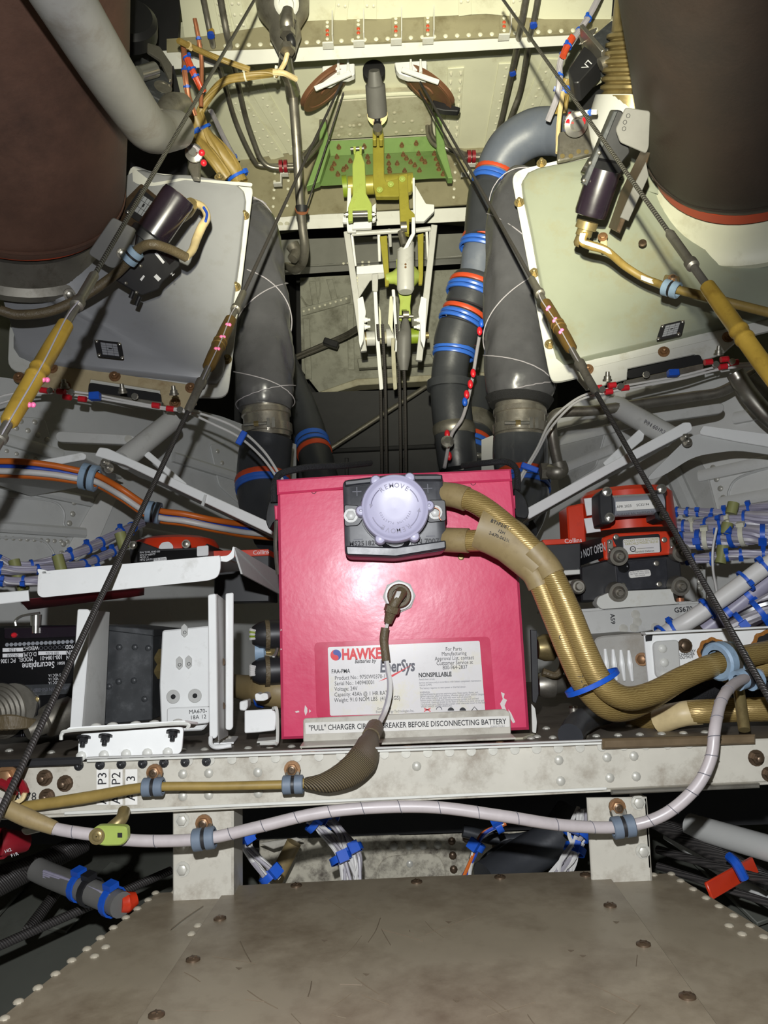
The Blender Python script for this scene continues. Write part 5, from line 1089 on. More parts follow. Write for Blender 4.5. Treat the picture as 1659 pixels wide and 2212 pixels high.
for (x, y, Y), dxy, r_ in [((1066, 386, 1.71), (-12, 36), 0.047), ((1043, 530, 1.73), (-14, 50), 0.051), ((1020, 628, 1.75), (-20, 60), 0.057), ((1000, 688, 1.765), (-20, 50), 0.053), ((982, 756, 1.78), (-8, 50), 0.048)]:
    d = at(x+dxy[0], y+dxy[1], Y+0.004)-at(x, y, Y); d.normalize()
    p = at(x, y, Y)
    bandat(sd, p-d*0.012, d, r_, 'band_red', 0.010)
    for k in range(2): bandat(sd, p+d*(0.002+0.011*k), d, r_*1.02, 'band_blue', 0.009)
b = B(); b.lathe(at(980, 915, 1.79), V((0, 0, -1)), [(0, 0.047), (0.008, 0.051), (0.02, 0.051), (0.028, 0.047)], 26); part(b, 'end_collar', 'steel_dull', sd)
# ================================================================ control mechanism in the middle
YM = 2.18; mpn = PY(YM)
# green mounting plate with studs on the second frame
gpl = thing('green_fitting', 'bright green primed fitting plate studded with brown bolts', 'fitting', at(820, 400, 2.10))
b = B(); b.prism(rounded([at(x, y, 2.135) for x, y in [(700, 304), (950, 292), (962, 330), (955, 348), (690, 358), (684, 340)]], 0.006), V((0, 0.008, 0)), 0.002); part(b, 'back_plate', 'green_primer', gpl)
b = B(); b.prism(rounded([at(x, y, Y) for x, y, Y in [(686, 340, 2.13), (958, 327, 2.13), (976, 385, 2.07), (930, 386, 2.07), (700, 402, 2.07), (664, 400, 2.07)]], 0.006), V((0, 0.004, 0.006)), 0.002); part(b, 'foot_plate', 'green_primer', gpl)
for pts in ([(692, 262), (704, 262), (712, 320), (690, 392), (662, 402), (688, 330)], [(940, 242), (952, 246), (962, 320), (978, 384), (968, 384), (944, 325)]):
    b = B(); b.prism([at(x, y, 2.05) for x, y in pts], V((0, 0.03, 0)), 0.002); part(b, 'side_wall', 'green_primer', gpl)
gq = P3((686, 340, 2.129), (958, 327, 2.129), (976, 385, 2.069))
for x, y in [(732, 319), (787, 318), (868, 315), (899, 311)]: piece('cone', 'stud', 'bolt_brown', 0.006, at(x, y, 2.134), V((0, -0.9, 0.1)), gpl)
for x, y in [(694, 346), (692, 362), (690, 380), (728, 341), (722, 356), (717, 366), (748, 363), (742, 368), (730, 378), (757, 350), (794, 341), (796, 352), (839, 340), (840, 355), (841, 366), (842, 372), (871, 336), (878, 344), (887, 352), (896, 359), (874, 371), (904, 334), (911, 346), (918, 352), (906, 370), (938, 334), (942, 345), (946, 357), (948, 367), (957, 378), (858, 355)]:
    piece('cone', 'stud', 'bolt_brown', 0.006, gq.on(x, y), V((0, -0.85, 0.15)), gpl)
# pale riveted cover on the roof above the green plate
pcv = thing('access_cover', 'pale riveted cover plate above the green fitting', 'cover', at(815, 300, 2.12))
b = B(); b.prism(rounded(roofp.poly([(708, 240), (722, 218), (925, 206), (932, 225), (932, 290), (708, 303)], 0.035), 0.01), -roofp.n*0.035, 0.003); part(b, 'plate', 'cream_dirty', pcv)
for x, y in [(738, 275), (756, 272), (764, 272), (777, 270), (832, 266), (853, 264), (872, 264), (890, 262), (776, 250), (852, 244), (732, 293), (756, 291), (778, 290), (856, 286), (886, 284), (912, 282)]:
    piece('rivet', 'rivet', 'cream_dirty', 0.006, roofp.on(x, y, 0.035), roofp.n, pcv)
b = B(); b.tube([roofp.on(x, y, 0.033) for x, y in [(710, 234), (724, 214), (760, 209), (820, 205), (880, 202), (928, 204), (934, 222)]], 0.006, 8); part(b, 'lip', 'cream_paint', pcv)
# servo actuator hanging through the first frame
sv = thing('servo_actuator', 'grey cylindrical actuator with a brass end hanging above the olive bellcrank', 'actuator', at(812, 240, 2.0))
a0, a1 = at(808, 152, 1.82), at(815, 248, 1.91)
b = B(); b.tube([a0, a0.lerp(a1, .3), a0.lerp(a1, .32), a1], [0.014, 0.021, 0.026, 0.027], 24, raw=True); part(b, 'barrel', 'actuator_grey', sv)
b = B(); b.lathe(a1, V((0.05, -0.75, -0.6)), [(-0.01, 0.022), (0.0, 0.0275), (0.004, 0.0275), (0.004, 0.022), (0.006, 0.022), (0.006, 0.016)], 30); e_ = part(b, 'end_cap', 'brass_dull', sv)
for i in range(6):
    a = i*math.pi/3; n_ = V((0.05, -0.75, -0.6)).normalized(); x_, y_, z_ = basis(n_)
    piece('flush', 'screw', 'bolt_dark', 0.003, a1+n_*0.0062+(x_*math.cos(a)+y_*math.sin(a))*0.0185, n_, e_)
b = B(); b.tube([a1+V((0, -0.012, 0.004)), at(815, 262, 1.92), at(816, 285, 1.92)], [0.010, 0.011, 0.011], 14); part(b, 'rod', 'black_paint', sv)
b = B(); b.lathe(at(816, 280, 1.90), V((0, -1, 0)), [(-0.008, 0.013), (0.008, 0.013)], 20); part(b, 'rod_end', 'steel', sv)
b = B(); b.lathe(at(808, 162, 1.89), V((0, -1, 0)), [(0, 0.030), (0.02, 0.030), (0.022, 0.026)], 28); part(b, 'dust_boot', 'black_void', sv)
# olive bellcrank (Z-shaped lever on a cross tube)
bcr = thing('bellcrank', 'olive-yellow bellcrank lever with a cross tube in front of the white flange', 'lever', at(830, 480, 1.98))
def mplate(par, name, m, pts, Y, t, bev=0.0015, r=0.003):
    b = B(); b.prism(rounded([at(x, y, Y) for x, y in pts], r), V((0, t, 0)), bev); return part(b, name, m, par)
b = B(); b.tube([at(752, 402, 2.04), at(892, 394, 2.04)], 0.0265, 26, raw=True); part(b, 'cross_tube', 'olive_yellow', bcr)
mplate(bcr, 'upper_arm', 'olive_yellow', [(805, 288), (829, 288), (830, 380), (834, 392), (858, 386), (888, 376), (890, 412), (860, 424), (812, 424), (806, 400)], 2.0, 0.02)
mplate(bcr, 'lower_arm', 'olive_yellow', [(860, 378), (880, 374), (884, 450), (896, 462), (896, 505), (890, 505), (889, 472), (884, 472), (884, 505), (866, 500), (864, 470)], 1.995, 0.02)
for x in (808, 822):
    mplate(bcr, 'clevis', 'olive_yellow', [(x-3, 275), (x+5, 274), (x+5, 302), (x-3, 302)], 1.91, 0.03)
for x, y in [(820, 410), (844, 398), (869, 387)]: piece('hex', 'bolt', 'lime', 0.006, at(x, y, 1.993), NYv, bcr)
b = B(); b.lathe(at(872, 490, 1.98), V((1, 0, 0)), [(-0.008, 0.014), (0.008, 0.014)], 20); part(b, 'bearing', 'steel', bcr)
b = B(); b.tube([at(750, 402, 2.04), at(740, 403, 2.04)], 0.03, 20, raw=True); part(b, 'end_ring', 'lime_dark', bcr)
# lime fork lever at the left
fk = thing('fork_lever', 'pale lime fork lever with a steel roller in its jaws', 'lever', at(778, 470, 1.96))
mplate(fk, 'blade', 'lime', [(769, 326), (778, 325), (788, 352), (791, 418), (803, 440), (804, 472), (795, 474), (793, 452), (762, 453), (762, 476), (752, 478), (752, 448), (762, 420), (761, 356)], 1.95, 0.015)
b = B(); b.tube([at(762, 462, 1.957), at(794, 461, 1.957)], 0.0085, 16, raw=True); part(b, 'roller', 'steel_bright', fk)
for x in (764, 777): mplate(fk, 'clevis', 'lime', [(x-1, 316), (x+5, 316), (x+4, 332), (x, 332)], 1.945, 0.02, 0.001, 0.001)
b = B(); b.tube([at(757, 322, 1.95), at(786, 320, 1.95)], 0.005, 10, raw=True); part(b, 'pin', 'steel', fk)
for x in (752, 804): piece('bolt', 'bolt', 'steel_dull', 0.006, at(x, 463, 1.957), V((1 if x > 780 else -1, 0, 0)), fk)
# white mechanism frame
wf = thing('mechanism_frame', 'white painted bracket frame around the lower control levers', 'bracket', at(840, 760, 2.1))
for pts, Y in (([(752, 390), (758, 390), (760, 480), (770, 500), (750, 500), (748, 470)], 2.02), ([(891, 384), (896, 383), (897, 470), (893, 470)], 2.0), ([(740, 466), (753, 470), (754, 480), (740, 480)], 2.03),
               ([(764, 480), (803, 478), (803, 492), (760, 494)], 2.0), ([(804, 445), (812, 438), (812, 475), (804, 478)], 2.0), ([(897, 400), (920, 440), (938, 442), (938, 456), (916, 478), (897, 478)], 2.1)):
    mplate(wf, 'bracket', 'white_paint', pts, Y, 0.012, 0.001)
for a, c, w in [((749, 502), (786, 760), 0.014), ((938, 488), (905, 780), 0.014), ((760, 506), (768, 575), 0.006), ((818, 500), (820, 565), 0.007), ((841, 497), (843, 530), 0.007), ((921, 495), (924, 562), 0.006), ((930, 494), (928, 560), 0.006)]:
    b = B(); b.bar(at(*a, 2.06), at(*c, 2.10), w*1.3, 0.02, NYv, 0.0015); part(b, 'strut', 'grey_pale', wf)
b = B(); b.tube([at(760, 505, 2.05), at(872, 498, 2.05)], 0.007, 10, raw=True); part(b, 'cross_rod', 'grey_pale', wf)
b = B(); b.tube([at(898, 498, 2.05), at(930, 494, 2.05)], 0.007, 10, raw=True); part(b, 'cross_rod', 'grey_pale', wf)
mplate(wf, 'gusset', 'grey_pale', [(770, 580), (832, 576), (830, 600), (800, 605), (776, 642), (770, 642)], 2.10, 0.006)
mplate(wf, 'gusset_lip', 'white_paint', [(770, 575), (830, 570), (832, 588), (770, 592)], 2.09, 0.006)
for i in range(6): piece('rivet', 'rivet', 'rivet_cream', 0.004, at(771, 600+i*7, 2.097), NYv, wf)
for x0, s_ in ((772, 1), (922, -1)):
    mplate(wf, 'hanger', 'white_paint', [(x0, 645), (x0+s_*12, 640), (x0+s_*18, 672), (x0+s_*18, 678), (x0+s_*15, 690), (x0+s_*13, 735), (x0+s_*6, 752), (x0+s_*3, 735), (x0+s_*2, 680)], 2.02, 0.02)
    for yy in (691, 706): piece('cone', 'bolt', 'white_paint', 0.007, at(x0+s_*16, yy, 2.03), V((s_, 0, 0)), wf)
# olive links and lower yoke
lk = thing('lever_yoke', 'lime and olive yoke with two straight links under the bellcrank', 'lever', at(870, 700, 2.06))
mplate(lk, 'link', 'olive_yellow', [(820, 510), (836, 508), (841, 600), (840, 616), (832, 618), (831, 600)], 2.05, 0.012)
mplate(lk, 'link', 'olive_yellow', [(902, 506), (915, 503), (914, 596), (912, 614), (904, 614), (904, 598)], 2.05, 0.012)
b = B(); b.tube([at(834, 602, 2.06), at(850, 600, 2.06), at(862, 598, 2.06), at(894, 597, 2.06), at(905, 598, 2.06)], [0.014, 0.018, 0.03, 0.03, 0.014], 20, raw=True); part(b, 'pivot', 'lime', lk)
mplate(lk, 'yoke', 'lime', [(856, 560), (862, 555), (896, 590), (888, 640), (886, 660), (888, 692), (880, 690), (879, 668), (868, 668), (868, 692), (862, 690), (864, 650), (858, 620)], 2.07, 0.012)
b = B(); b.lathe(at(877, 680, 2.06), V((1, 0, 0)), [(-0.008, 0.011), (0.008, 0.011)], 18); part(b, 'bearing', 'steel', lk)
b = B(); b.tube([at(862, 684, 2.06), at(893, 683, 2.06)], 0.005, 10, raw=True); part(b, 'pin', 'steel_dull', lk)
# slanted cut white tube
wt = thing('control_tube', 'pale grey slanted tube cut open at its top below the bellcrank', 'tube', at(876, 625, 2.0))
ctop, cbot = at(876, 532, 2.0), at(876, 625, 2.0)
axt = (cbot-ctop).normalized(); 
n = 30; R_ = 0.0235; xx, yy, zz = basis(axt)
r_out = []; 
for i in range(n):
    a = 2*math.pi*i/n; d = xx*math.cos(a)+yy*math.sin(a); cut = d.dot(V((0, -1, 0)))*0.018 - d.x*0.012
    r_out.append((ctop+d*R_+axt*cut, ctop+d*R_*0.9+axt*cut, cbot+d*R_, cbot+axt*0.008+d*R_*0.8))
b = B(); b.loft([[q[1]+axt*0.05 for q in r_out], [q[1] for q in r_out], [q[0] for q in r_out], [q[2] for q in r_out], [q[3] for q in r_out]], False, True); part(b, 'tube', 'grey_pale', wt)
b = B(); b.bar(at(872, 545, 1.99), at(893, 505, 1.99), 0.010, 0.006, NYv, 0.001); b.bar(at(893, 506, 1.99), at(893, 470, 1.99), 0.010, 0.006, NYv, 0.001); part(b, 'strap', 'white_paint', wt)
for y in (571, 577): piece('hole', 'hole', 'bolt_brown', 0.003, at(876, y, 1.9755), NYv, wt)
b = B(); b.tube([at(866, 500, 2.0), at(874, 530, 2.0)], 0.010, 12, raw=True); part(b, 'plunger', 'steel_dull', wt)
# grey lower rod
b = B(); b.tube(pp([(876, 690, 2.05), (876, 715, 2.05), (873, 730, 2.05), (872, 770, 2.06), (872, 800, 2.07)]), [0.008, 0.016, 0.020, 0.019, 0.012], 18); one(b, 'damper_rod', 'actuator_grey', 'dark grey tapered rod hanging below the lime yoke', 'rod')
# quadrant shaft with drums and cable guards
qs = thing('cable_quadrant', 'pale cross shaft with drums and upright cable guards at the foot of the mechanism', 'quadrant', at(830, 740, 2.12))
for a, c, r, m in [((778, 733), (792, 732), 0.020, 'brass_dull'), ((792, 732), (810, 731), 0.021, 'grey_pale'), ((818, 730), (835, 729), 0.018, 'cream_dirty'), ((835, 729), (850, 728), 0.026, 'grey_pale'), ((857, 727), (868, 727), 0.021, 'grey_pale'), ((888, 726), (912, 725), 0.022, 'lime_dark'), ((912, 725), (926, 724), 0.010, 'brass_dull')]:
    b = B(); b.tube([at(*a, 2.12), at(*c, 2.12)], r, 22, raw=True); part(b, 'drum', m, qs)
for pts, m in (([(806, 620), (814, 620), (820, 740), (828, 840), (820, 842), (812, 740)], 'white_paint'), ([(846, 625), (853, 625), (859, 720), (857, 760), (851, 758), (853, 720)], 'white_paint'), ([(838, 700), (842, 640), (850, 640), (848, 720), (840, 700)], 'cream_paint'), ([(845, 730), (855, 730), (854, 765), (858, 840), (850, 842), (846, 790)], 'cream_dirty'), ([(818, 660), (822, 670), (826, 730), (820, 730)], 'cream_paint')):
    mplate(qs, 'guard', m, pts, 2.06, 0.006, 0.0008)
mplate(qs, 'saddle', 'grey_pale', [(803, 592), (817, 590), (816, 628), (804, 628)], 2.05, 0.01)
# brass pulleys with brackets
def pulley(label, px, n, grp='pulleys'):
    c, r = px; o = thing('cable_pulley', label, 'pulley', c, 'brown pulleys under the first frame')
    b = B(); b.lathe(c, n, [(-0.008, r), (-0.007, r*1.0), (-0.002, r*0.90), (0.002, r*0.90), (0.007, r), (0.008, r), (0.008, r*0.8), (0.006, r*0.78), (0.006, r*0.25), (0.009, r*0.22)], 40); part(b, 'sheave', 'pulley_brown', o)
    return o
pu1 = pulley('brown pulley tilted in a white bracket left of the grey actuator', (at(702, 190, 1.84), 0.076), V((0.57, 0.24, -0.78)))
pu2 = pulley('brown pulley tilted in a white bracket right of the grey actuator', (at(926, 190, 1.84), 0.076), V((-0.57, 0.24, -0.78)))
for o, pts, bolts, gd in ((pu1, [(696, 142), (766, 136), (766, 160), (752, 166), (735, 165), (712, 180), (697, 178)], (690, 180), [(680, 192), (758, 158)]), (pu2, [(852, 134), (922, 130), (922, 168), (908, 166), (880, 165), (862, 158), (856, 150)], (942, 175), [(868, 150), (948, 178)])):
    mplate(o, 'bracket', 'white_paint', pts, 1.78, 0.02, 0.002, 0.004)
    b = B(); b.bar(at(*gd[0], 1.74), at(*gd[1], 1.74), 0.012, 0.006, NYv, 0.001); part(b, 'guard', 'white_paint', o)
    for t in (0.5, 0.8):
        x = pts[0][0]+(pts[1][0]-pts[0][0])*t; b = B(); b.prism([at(x-2, 134, 1.775), at(x+2, 134, 1.775), at(x+4, 160, 1.77), at(x-3, 162, 1.77)], V((0, -0.012, 0)), 0.001); part(b, 'web_rib', 'white_paint', o)
b = B(); b.prism(rounded([at(x, y, 1.86) for x, y in [(935, 215), (995, 232), (990, 240), (958, 238), (935, 232)]], 0.003), V((0, 0.02, 0)), 0.002); part(b, 'black_plate', 'black_paint', pu2)  # black plate at the lower end of the right pulley

# ---- tubes: twin hydraulic lines left and right, steel standpipe
def pipe(name, label, pts, r, m='steel_dull', grp=None, n=12):
    b = B(); b.tube(pp(pts), r, n, 10); return one(b, name, m, label, 'pipe', grp)
G = 'thin hydraulic lines'
l1 = pipe('hydraulic_line', 'outer thin steel line bending along the left of the cream roof', [(432, -40, 1.46), (446, 30, 1.52), (458, 88, 1.57), (466, 118, 1.66), (485, 180, 1.80), (505, 250, 1.95), (525, 300, 2.03), (548, 345, 2.10), (560, 356, 2.12), (590, 358, 2.12), (640, 356, 2.12)], 0.0068, grp=G)
l2 = pipe('hydraulic_line', 'inner thin steel line bending along the left of the cream roof', [(470, -40, 1.45), (482, 30, 1.51), (493, 86, 1.56), (500, 118, 1.66), (512, 170, 1.80), (530, 250, 1.95), (548, 305, 2.03), (565, 345, 2.08), (590, 362, 2.10), (640, 362, 2.10)], 0.0075, grp=G)
l3 = pipe('hydraulic_line', 'outer thin steel line bending along the right of the cream roof', [(1168, -40, 1.45), (1156, 30, 1.52), (1148, 66, 1.57), (1140, 105, 1.66), (1125, 190, 1.85), (1108, 240, 1.92), (1085, 300, 2.03), (1070, 330, 2.08), (1050, 338, 2.1), (1000, 340, 2.1)], 0.0068, grp=G)
l4 = pipe('hydraulic_line', 'inner thin steel line bending along the right of the cream roof', [(1142, -40, 1.45), (1130, 30, 1.52), (1123, 66, 1.57), (1115, 110, 1.68), (1098, 190, 1.85), (1080, 270, 2.0), (1060, 325, 2.08), (1035, 335, 2.1), (1000, 332, 2.12)], 0.0075, grp=G)
for o, x, y, Y in ((l1, 455, 66, 1.55), (l3, 1152, 44, 1.545), (l4, 1107, 148, 1.775)):
    for k, m_ in enumerate(('turn_yellow', 'blue_wire')):
        b = B(); b.tube([at(x, y+k*7, Y-0.003), at(x+1, y+6+k*7, Y-0.003)], 0.0082, 12, raw=True); part(b, 'marker_band', m_, o)
for nm, x, y, lab in (('line_clamp', 612, 359, 'dark red block clamp on the thin lines at the left of the cream web'), ('line_clamp', 1018, 338, 'dark red block clamp on the thin lines at the right of the cream web')):
    o = thing(nm, lab, 'clamp', at(x, y, 2.12), 'dark red line clamps')
    for dx in (-5, 5):
        b = B(); b.lathe(at(x+dx, y, 2.10), V((1, 0, 0)), [(-0.005, 0.012), (-0.005, 0.018), (0.005, 0.018), (0.005, 0.012)], 16); part(b, 'cushion', 'dark_red', o)
    b = B(); b.prism([at(x-2+k, yy, 2.11) for k, yy in ((12, y+12), (12, y+15), (-2, y+15), (-2, y+36), (-20, y+37), (-20, y+34), (-5, y+33), (-5, y+12))], V((0, 0.02, 0)), 0.001); part(b, 'bracket', 'flange_white', o)
sp = thing('standpipe', 'tall steel pipe running down left of centre from the hanging silver bottle', 'pipe', at(650, 580, 1.8))
b = B(); b.tube(pp([(632, 195, 1.70), (640, 300, 1.74), (646, 400, 1.80), (652, 480, 1.86), (658, 530, 1.9), (655, 565, 1.95), (640, 582, 2.0), (620, 575, 2.05)]), 0.0115, 18, 10); part(b, 'pipe', 'steel_dull', sp)
b = B(); b.tube(pp([(652, 445, 1.835), (652, 460, 1.84)]), 0.0165, 16, raw=True); part(b, 'clamp_cushion', 'black_paint', sp)
b = B(); b.tube(pp([(652, 451, 1.833), (652, 455, 1.838)]), 0.0172, 16, raw=True); part(b, 'clamp_strap', 'wire_copper', sp)
b = B(); b.tube(pp([(632, 530, 2.05), (640, 545, 2.05), (632, 560, 2.04)]), [0.02, 0.018, 0.014], 12); part(b, 'elbow_fitting', 'steel_dull', sp)
for dx, lab in ((0, 'outer of the twin thin lines hooking below the left brown pulley'), (14, 'inner of the twin thin lines hooking below the left brown pulley')):
    pipe('twin_line', lab, [(692+dx*0.6, 180, 2.1), (694+dx*0.6, 260, 2.1), (690+dx*0.8, 290, 2.08), (672+dx, 318, 2.02), (652+dx*0.5, 340+dx*.5, 1.96)], 0.006, 'steel_dull', 'thin hooked lines')
for dx, lab in ((0, 'outer of the twin thin lines hooking below the right brown pulley'), (-12, 'inner of the twin thin lines hooking below the right brown pulley')):
    pipe('twin_line', lab, [(930+dx*0.6, 180, 2.1), (930+dx*0.6, 270, 2.1), (938+dx*0.8, 300, 2.08), (960+dx, 318, 2.06), (990, 332+dx*.5, 2.08), (1012, 338, 2.1)], 0.006, 'steel_dull', 'thin hooked lines')
# silver bottle at the top with fittings
bt_ = thing('fire_bottle', 'dark silver hanging bottle with a bright valve at the top of the picture', 'bottle', at(612, 60, 1.5))
b = B(); b.lathe(at(610, 5, 1.5), V((0.06, -0.05, -1)), [(-0.09, 0.035), (-0.06, 0.053), (-0.02, 0.060), (0.02, 0.056), (0.045, 0.042), (0.06, 0.034), (0.085, 0.034), (0.10, 0.028), (0.13, 0.018)], 32); part(b, 'body', 'steel_dull', bt_)
b = B(); b.lathe(at(619, 8, 1.44), V((0.0, -0.6, -0.8)), [(-0.01, 0.026), (0.0, 0.026), (0.004, 0.020), (0.004, 0.016), (0.012, 0.015)], 26); part(b, 'gauge', 'flange_white', bt_)
b = B(); b.tube(pp([(622, 22, 1.43), (620, 50, 1.43), (622, 85, 1.45), (620, 118, 1.48)]), [0.012, 0.016, 0.010, 0.012], 14); part(b, 'valve', 'steel', bt_)
for y_, r_ in ((34, 0.018), (48, 0.014), (66, 0.016), (100, 0.016)):
    b = B(); b.lathe(at(621, y_, 1.435), V((0, 0, -1)), [(0, r_), (0.012, r_)], 6); part(b, 'fitting_nut', 'steel', bt_)
b = B(); b.tube(pp([(616, 118, 1.49), (618, 148, 1.55), (626, 174, 1.63), (632, 198, 1.70)]), [0.013, 0.017, 0.014, 0.018], 14); part(b, 'neck', 'steel', bt_)
b = B(); b.tube(pp([(627, 80, 1.43), (630, 92, 1.43), (627, 112, 1.45)]), 0.009, 10); part(b, 'sleeve', 'black_paint', bt_)
b = B(); b.tube(pp([(622, 110, 1.44), (615, 135, 1.45), (602, 157, 1.47)]), 0.005, 8); part(b, 'wire', 'wire_cream', bt_)
# far linkages in the depth
pipe('tie_rod', 'far slim steel rod slanting behind the battery top', [(690, 985, 2.45), (920, 835, 2.5)], 0.008, 'steel_dull')
pipe('twin_line', 'upper far line crossing the grey bulkhead left of the mechanism', [(640, 768, 2.8), (700, 742, 2.75), (745, 722, 2.7), (775, 704, 2.6)], 0.006, 'steel_dull', 'far lines')
pipe('twin_line', 'lower far line crossing the grey bulkhead left of the mechanism', [(640, 775, 2.8), (700, 750, 2.75), (745, 730, 2.7), (775, 712, 2.6)], 0.006, 'steel_dull', 'far lines')
b = B(); b.box(at(715, 742, 2.7), 0.028, 0.014, 0.012, (at(730, 752, 2.7)-at(700, 736, 2.7), V((0, 1, 0)), V((0, 0, 1))) and (V((1, 0, -0.4)).normalized(), V((0, 1, 0)), V((0.4, 0, 1)).normalized()), 0.003); one(b, 'line_spacer', 'black_paint', 'small black spacer block on the far lines', 'spacer')
for x, lab in ((822, 'leftmost far control cable dropping behind the battery'), (832, 'second far control cable dropping behind the battery'), (863, 'third far control cable dropping behind the battery'), (874, 'rightmost far control cable dropping behind the battery')):
    b = B(); b.tube([at(x-6, 700, 2.05), at(x, 840, 2.1), at(x+3, 1050, 2.15)], 0.0045, 8); one(b, 'control_cable', 'cable_dark', lab, 'cable', 'far control cables')
# ================================================================ steel control cables with turnbuckles
def lineP(a, c, t): return a+(c-a)*t
def at_px(a, c, y):
    """point of the 3-D line a-c seen at picture height y"""
    lo, hi = 0.0, 1.0
    def py(p):
        d = p-CAM; k = FPX/d.dot(_f); return 1106-d.dot(_u)*k
    for _ in range(40):
        m = (lo+hi)/2
        if py(lineP(a, c, m)) < y: lo = m
        else: hi = m
    return lineP(a, c, (lo+hi)/2)
def cable(label, a, c, r, tb, m_tb, m_cab, seals=(), big=True):
    a, c = at(*a), at(*c)
    o = thing('control_cable', label, 'cable', c, 'steel control cables with turnbuckles')
    y0, y1, y2, y3 = tb            # upper terminal, barrel start, barrel end, lower terminal
    P = [at_px(a, c, y) for y in tb]
    b = B(); b.tube([a, P[0]], r, 10, raw=True); part(b, 'cable', m_cab, o)
    b = B(); b.tube([P[3], c], r, 10, raw=True); part(b, 'cable', m_cab, o)
    d = (c-a).normalized(); rb = r*3.1
    b = B(); b.tube([P[0], P[0].lerp(P[1], 0.05), P[0].lerp(P[1], 0.55), P[0].lerp(P[1], 0.58), P[0].lerp(P[1], 0.66), P[0].lerp(P[1], 0.68), P[1]], [r*1.1, r*1.9, r*1.9, r*2.6, r*2.6, r*1.6, r*1.6], 14, raw=True); part(b, 'terminal', 'steel_dull', o)
    b = B(); L = (P[2]-P[1]).length; b.lathe(P[1], d, [(0, rb*0.75), (L*0.01, rb*0.92), (L*0.25, rb), (L*0.46, rb), (L*0.47, rb*1.12), (L*0.49, rb*1.12), (L*0.5, rb*1.0), (L*0.54, rb*1.0), (L*0.55, rb*1.12), (L*0.57, rb*1.12), (L*0.58, rb), (L*0.78, rb), (L*0.98, rb*0.9), (L, rb*0.7)], 24); part(b, 'barrel', m_tb, o)
    b = B(); b.tube([P[2], P[2].lerp(P[3], 0.3), P[2].lerp(P[3], 0.32), P[2].lerp(P[3], 0.42), P[2].lerp(P[3], 0.45), P[2].lerp(P[3], 0.95), P[3]], [r*1.6, r*1.6, r*2.5, r*2.5, r*1.9, r*1.9, r*1.1], 14, raw=True); part(b, 'terminal', 'steel_dull', o)
    n = (CAM-P[1]).normalized(); n = (n-d*n.dot(d)).normalized(); sx = d.cross(n).normalized()
    for k, (t, off) in enumerate(seals):
        p = P[1].lerp(P[2], t)
        for s_ in (-1, 1):
            b = B(); b.sphere(p+n*rb*(0.98-0.5*abs(off))+sx*(off*rb+s_*r*0.55)+d*s_*r*0.4, r*0.95, 10, (1, 0.8, 1)); part(b, 'paint_seal', 'pink_seal', o)
    if seals:
        b = B(); b.tube([P[0].lerp(P[1], .6)+n*r*2.2, P[1]+n*rb*0.95+sx*rb*.3, P[1].lerp(P[2], .5)+n*rb*1.08, P[2]+n*rb*0.9, P[2].lerp(P[3], .4)+n*r*2.2], r*0.28, 6); part(b, 'lock_wire', 'wire_grey', o)
    return o
cable('steel control cable with a yellow turnbuckle crossing the upper left', (553, -6, 1.22), (-60, 1048, 0.58), 0.0026, (590, 700, 915, 1000), 'turn_yellow', 'cable_steel', [(0.57, -1.0), (0.81, -1.0)])
cable('steel control cable with a small pink-sealed brown turnbuckle over the left plenum', (738, 178, 1.78), (-40, 1842, 0.585), 0.0029, (630, 690, 795, 890), 'turn_brown', 'cable_dark', [(0.22, 0), (0.48, 0), (0.72, 0)])
cable('steel control cable with a small pink-sealed olive turnbuckle over the right plenum', (908, 178, 1.78), (1790, 1735, 0.60), 0.0029, (600, 655, 755, 850), 'turn_brown', 'cable_dark', [(0.22, 0), (0.48, 0), (0.72, 0)])
cable('steel control cable with a yellow turnbuckle crossing the upper right', (1083, -6, 1.22), (1800, 1000, 0.60), 0.0026, (500, 617, 835, 900), 'turn_yellow', 'cable_steel')
def thin(label, a, c, r=0.0022):
    b = B(); b.tube([at(*a), at(*c)], r, 8, raw=True); one(b, 'control_cable', 'cable_dark', label, 'cable', 'slim control cables')
thin('slim dark cable running down from the left pulley behind the standpipe', (742, 200, 1.9), (655, 470, 2.0))
thin('slim dark cable slanting from the right pulley to the laced duct', (905, 195, 1.85), (1062, 470, 1.60))
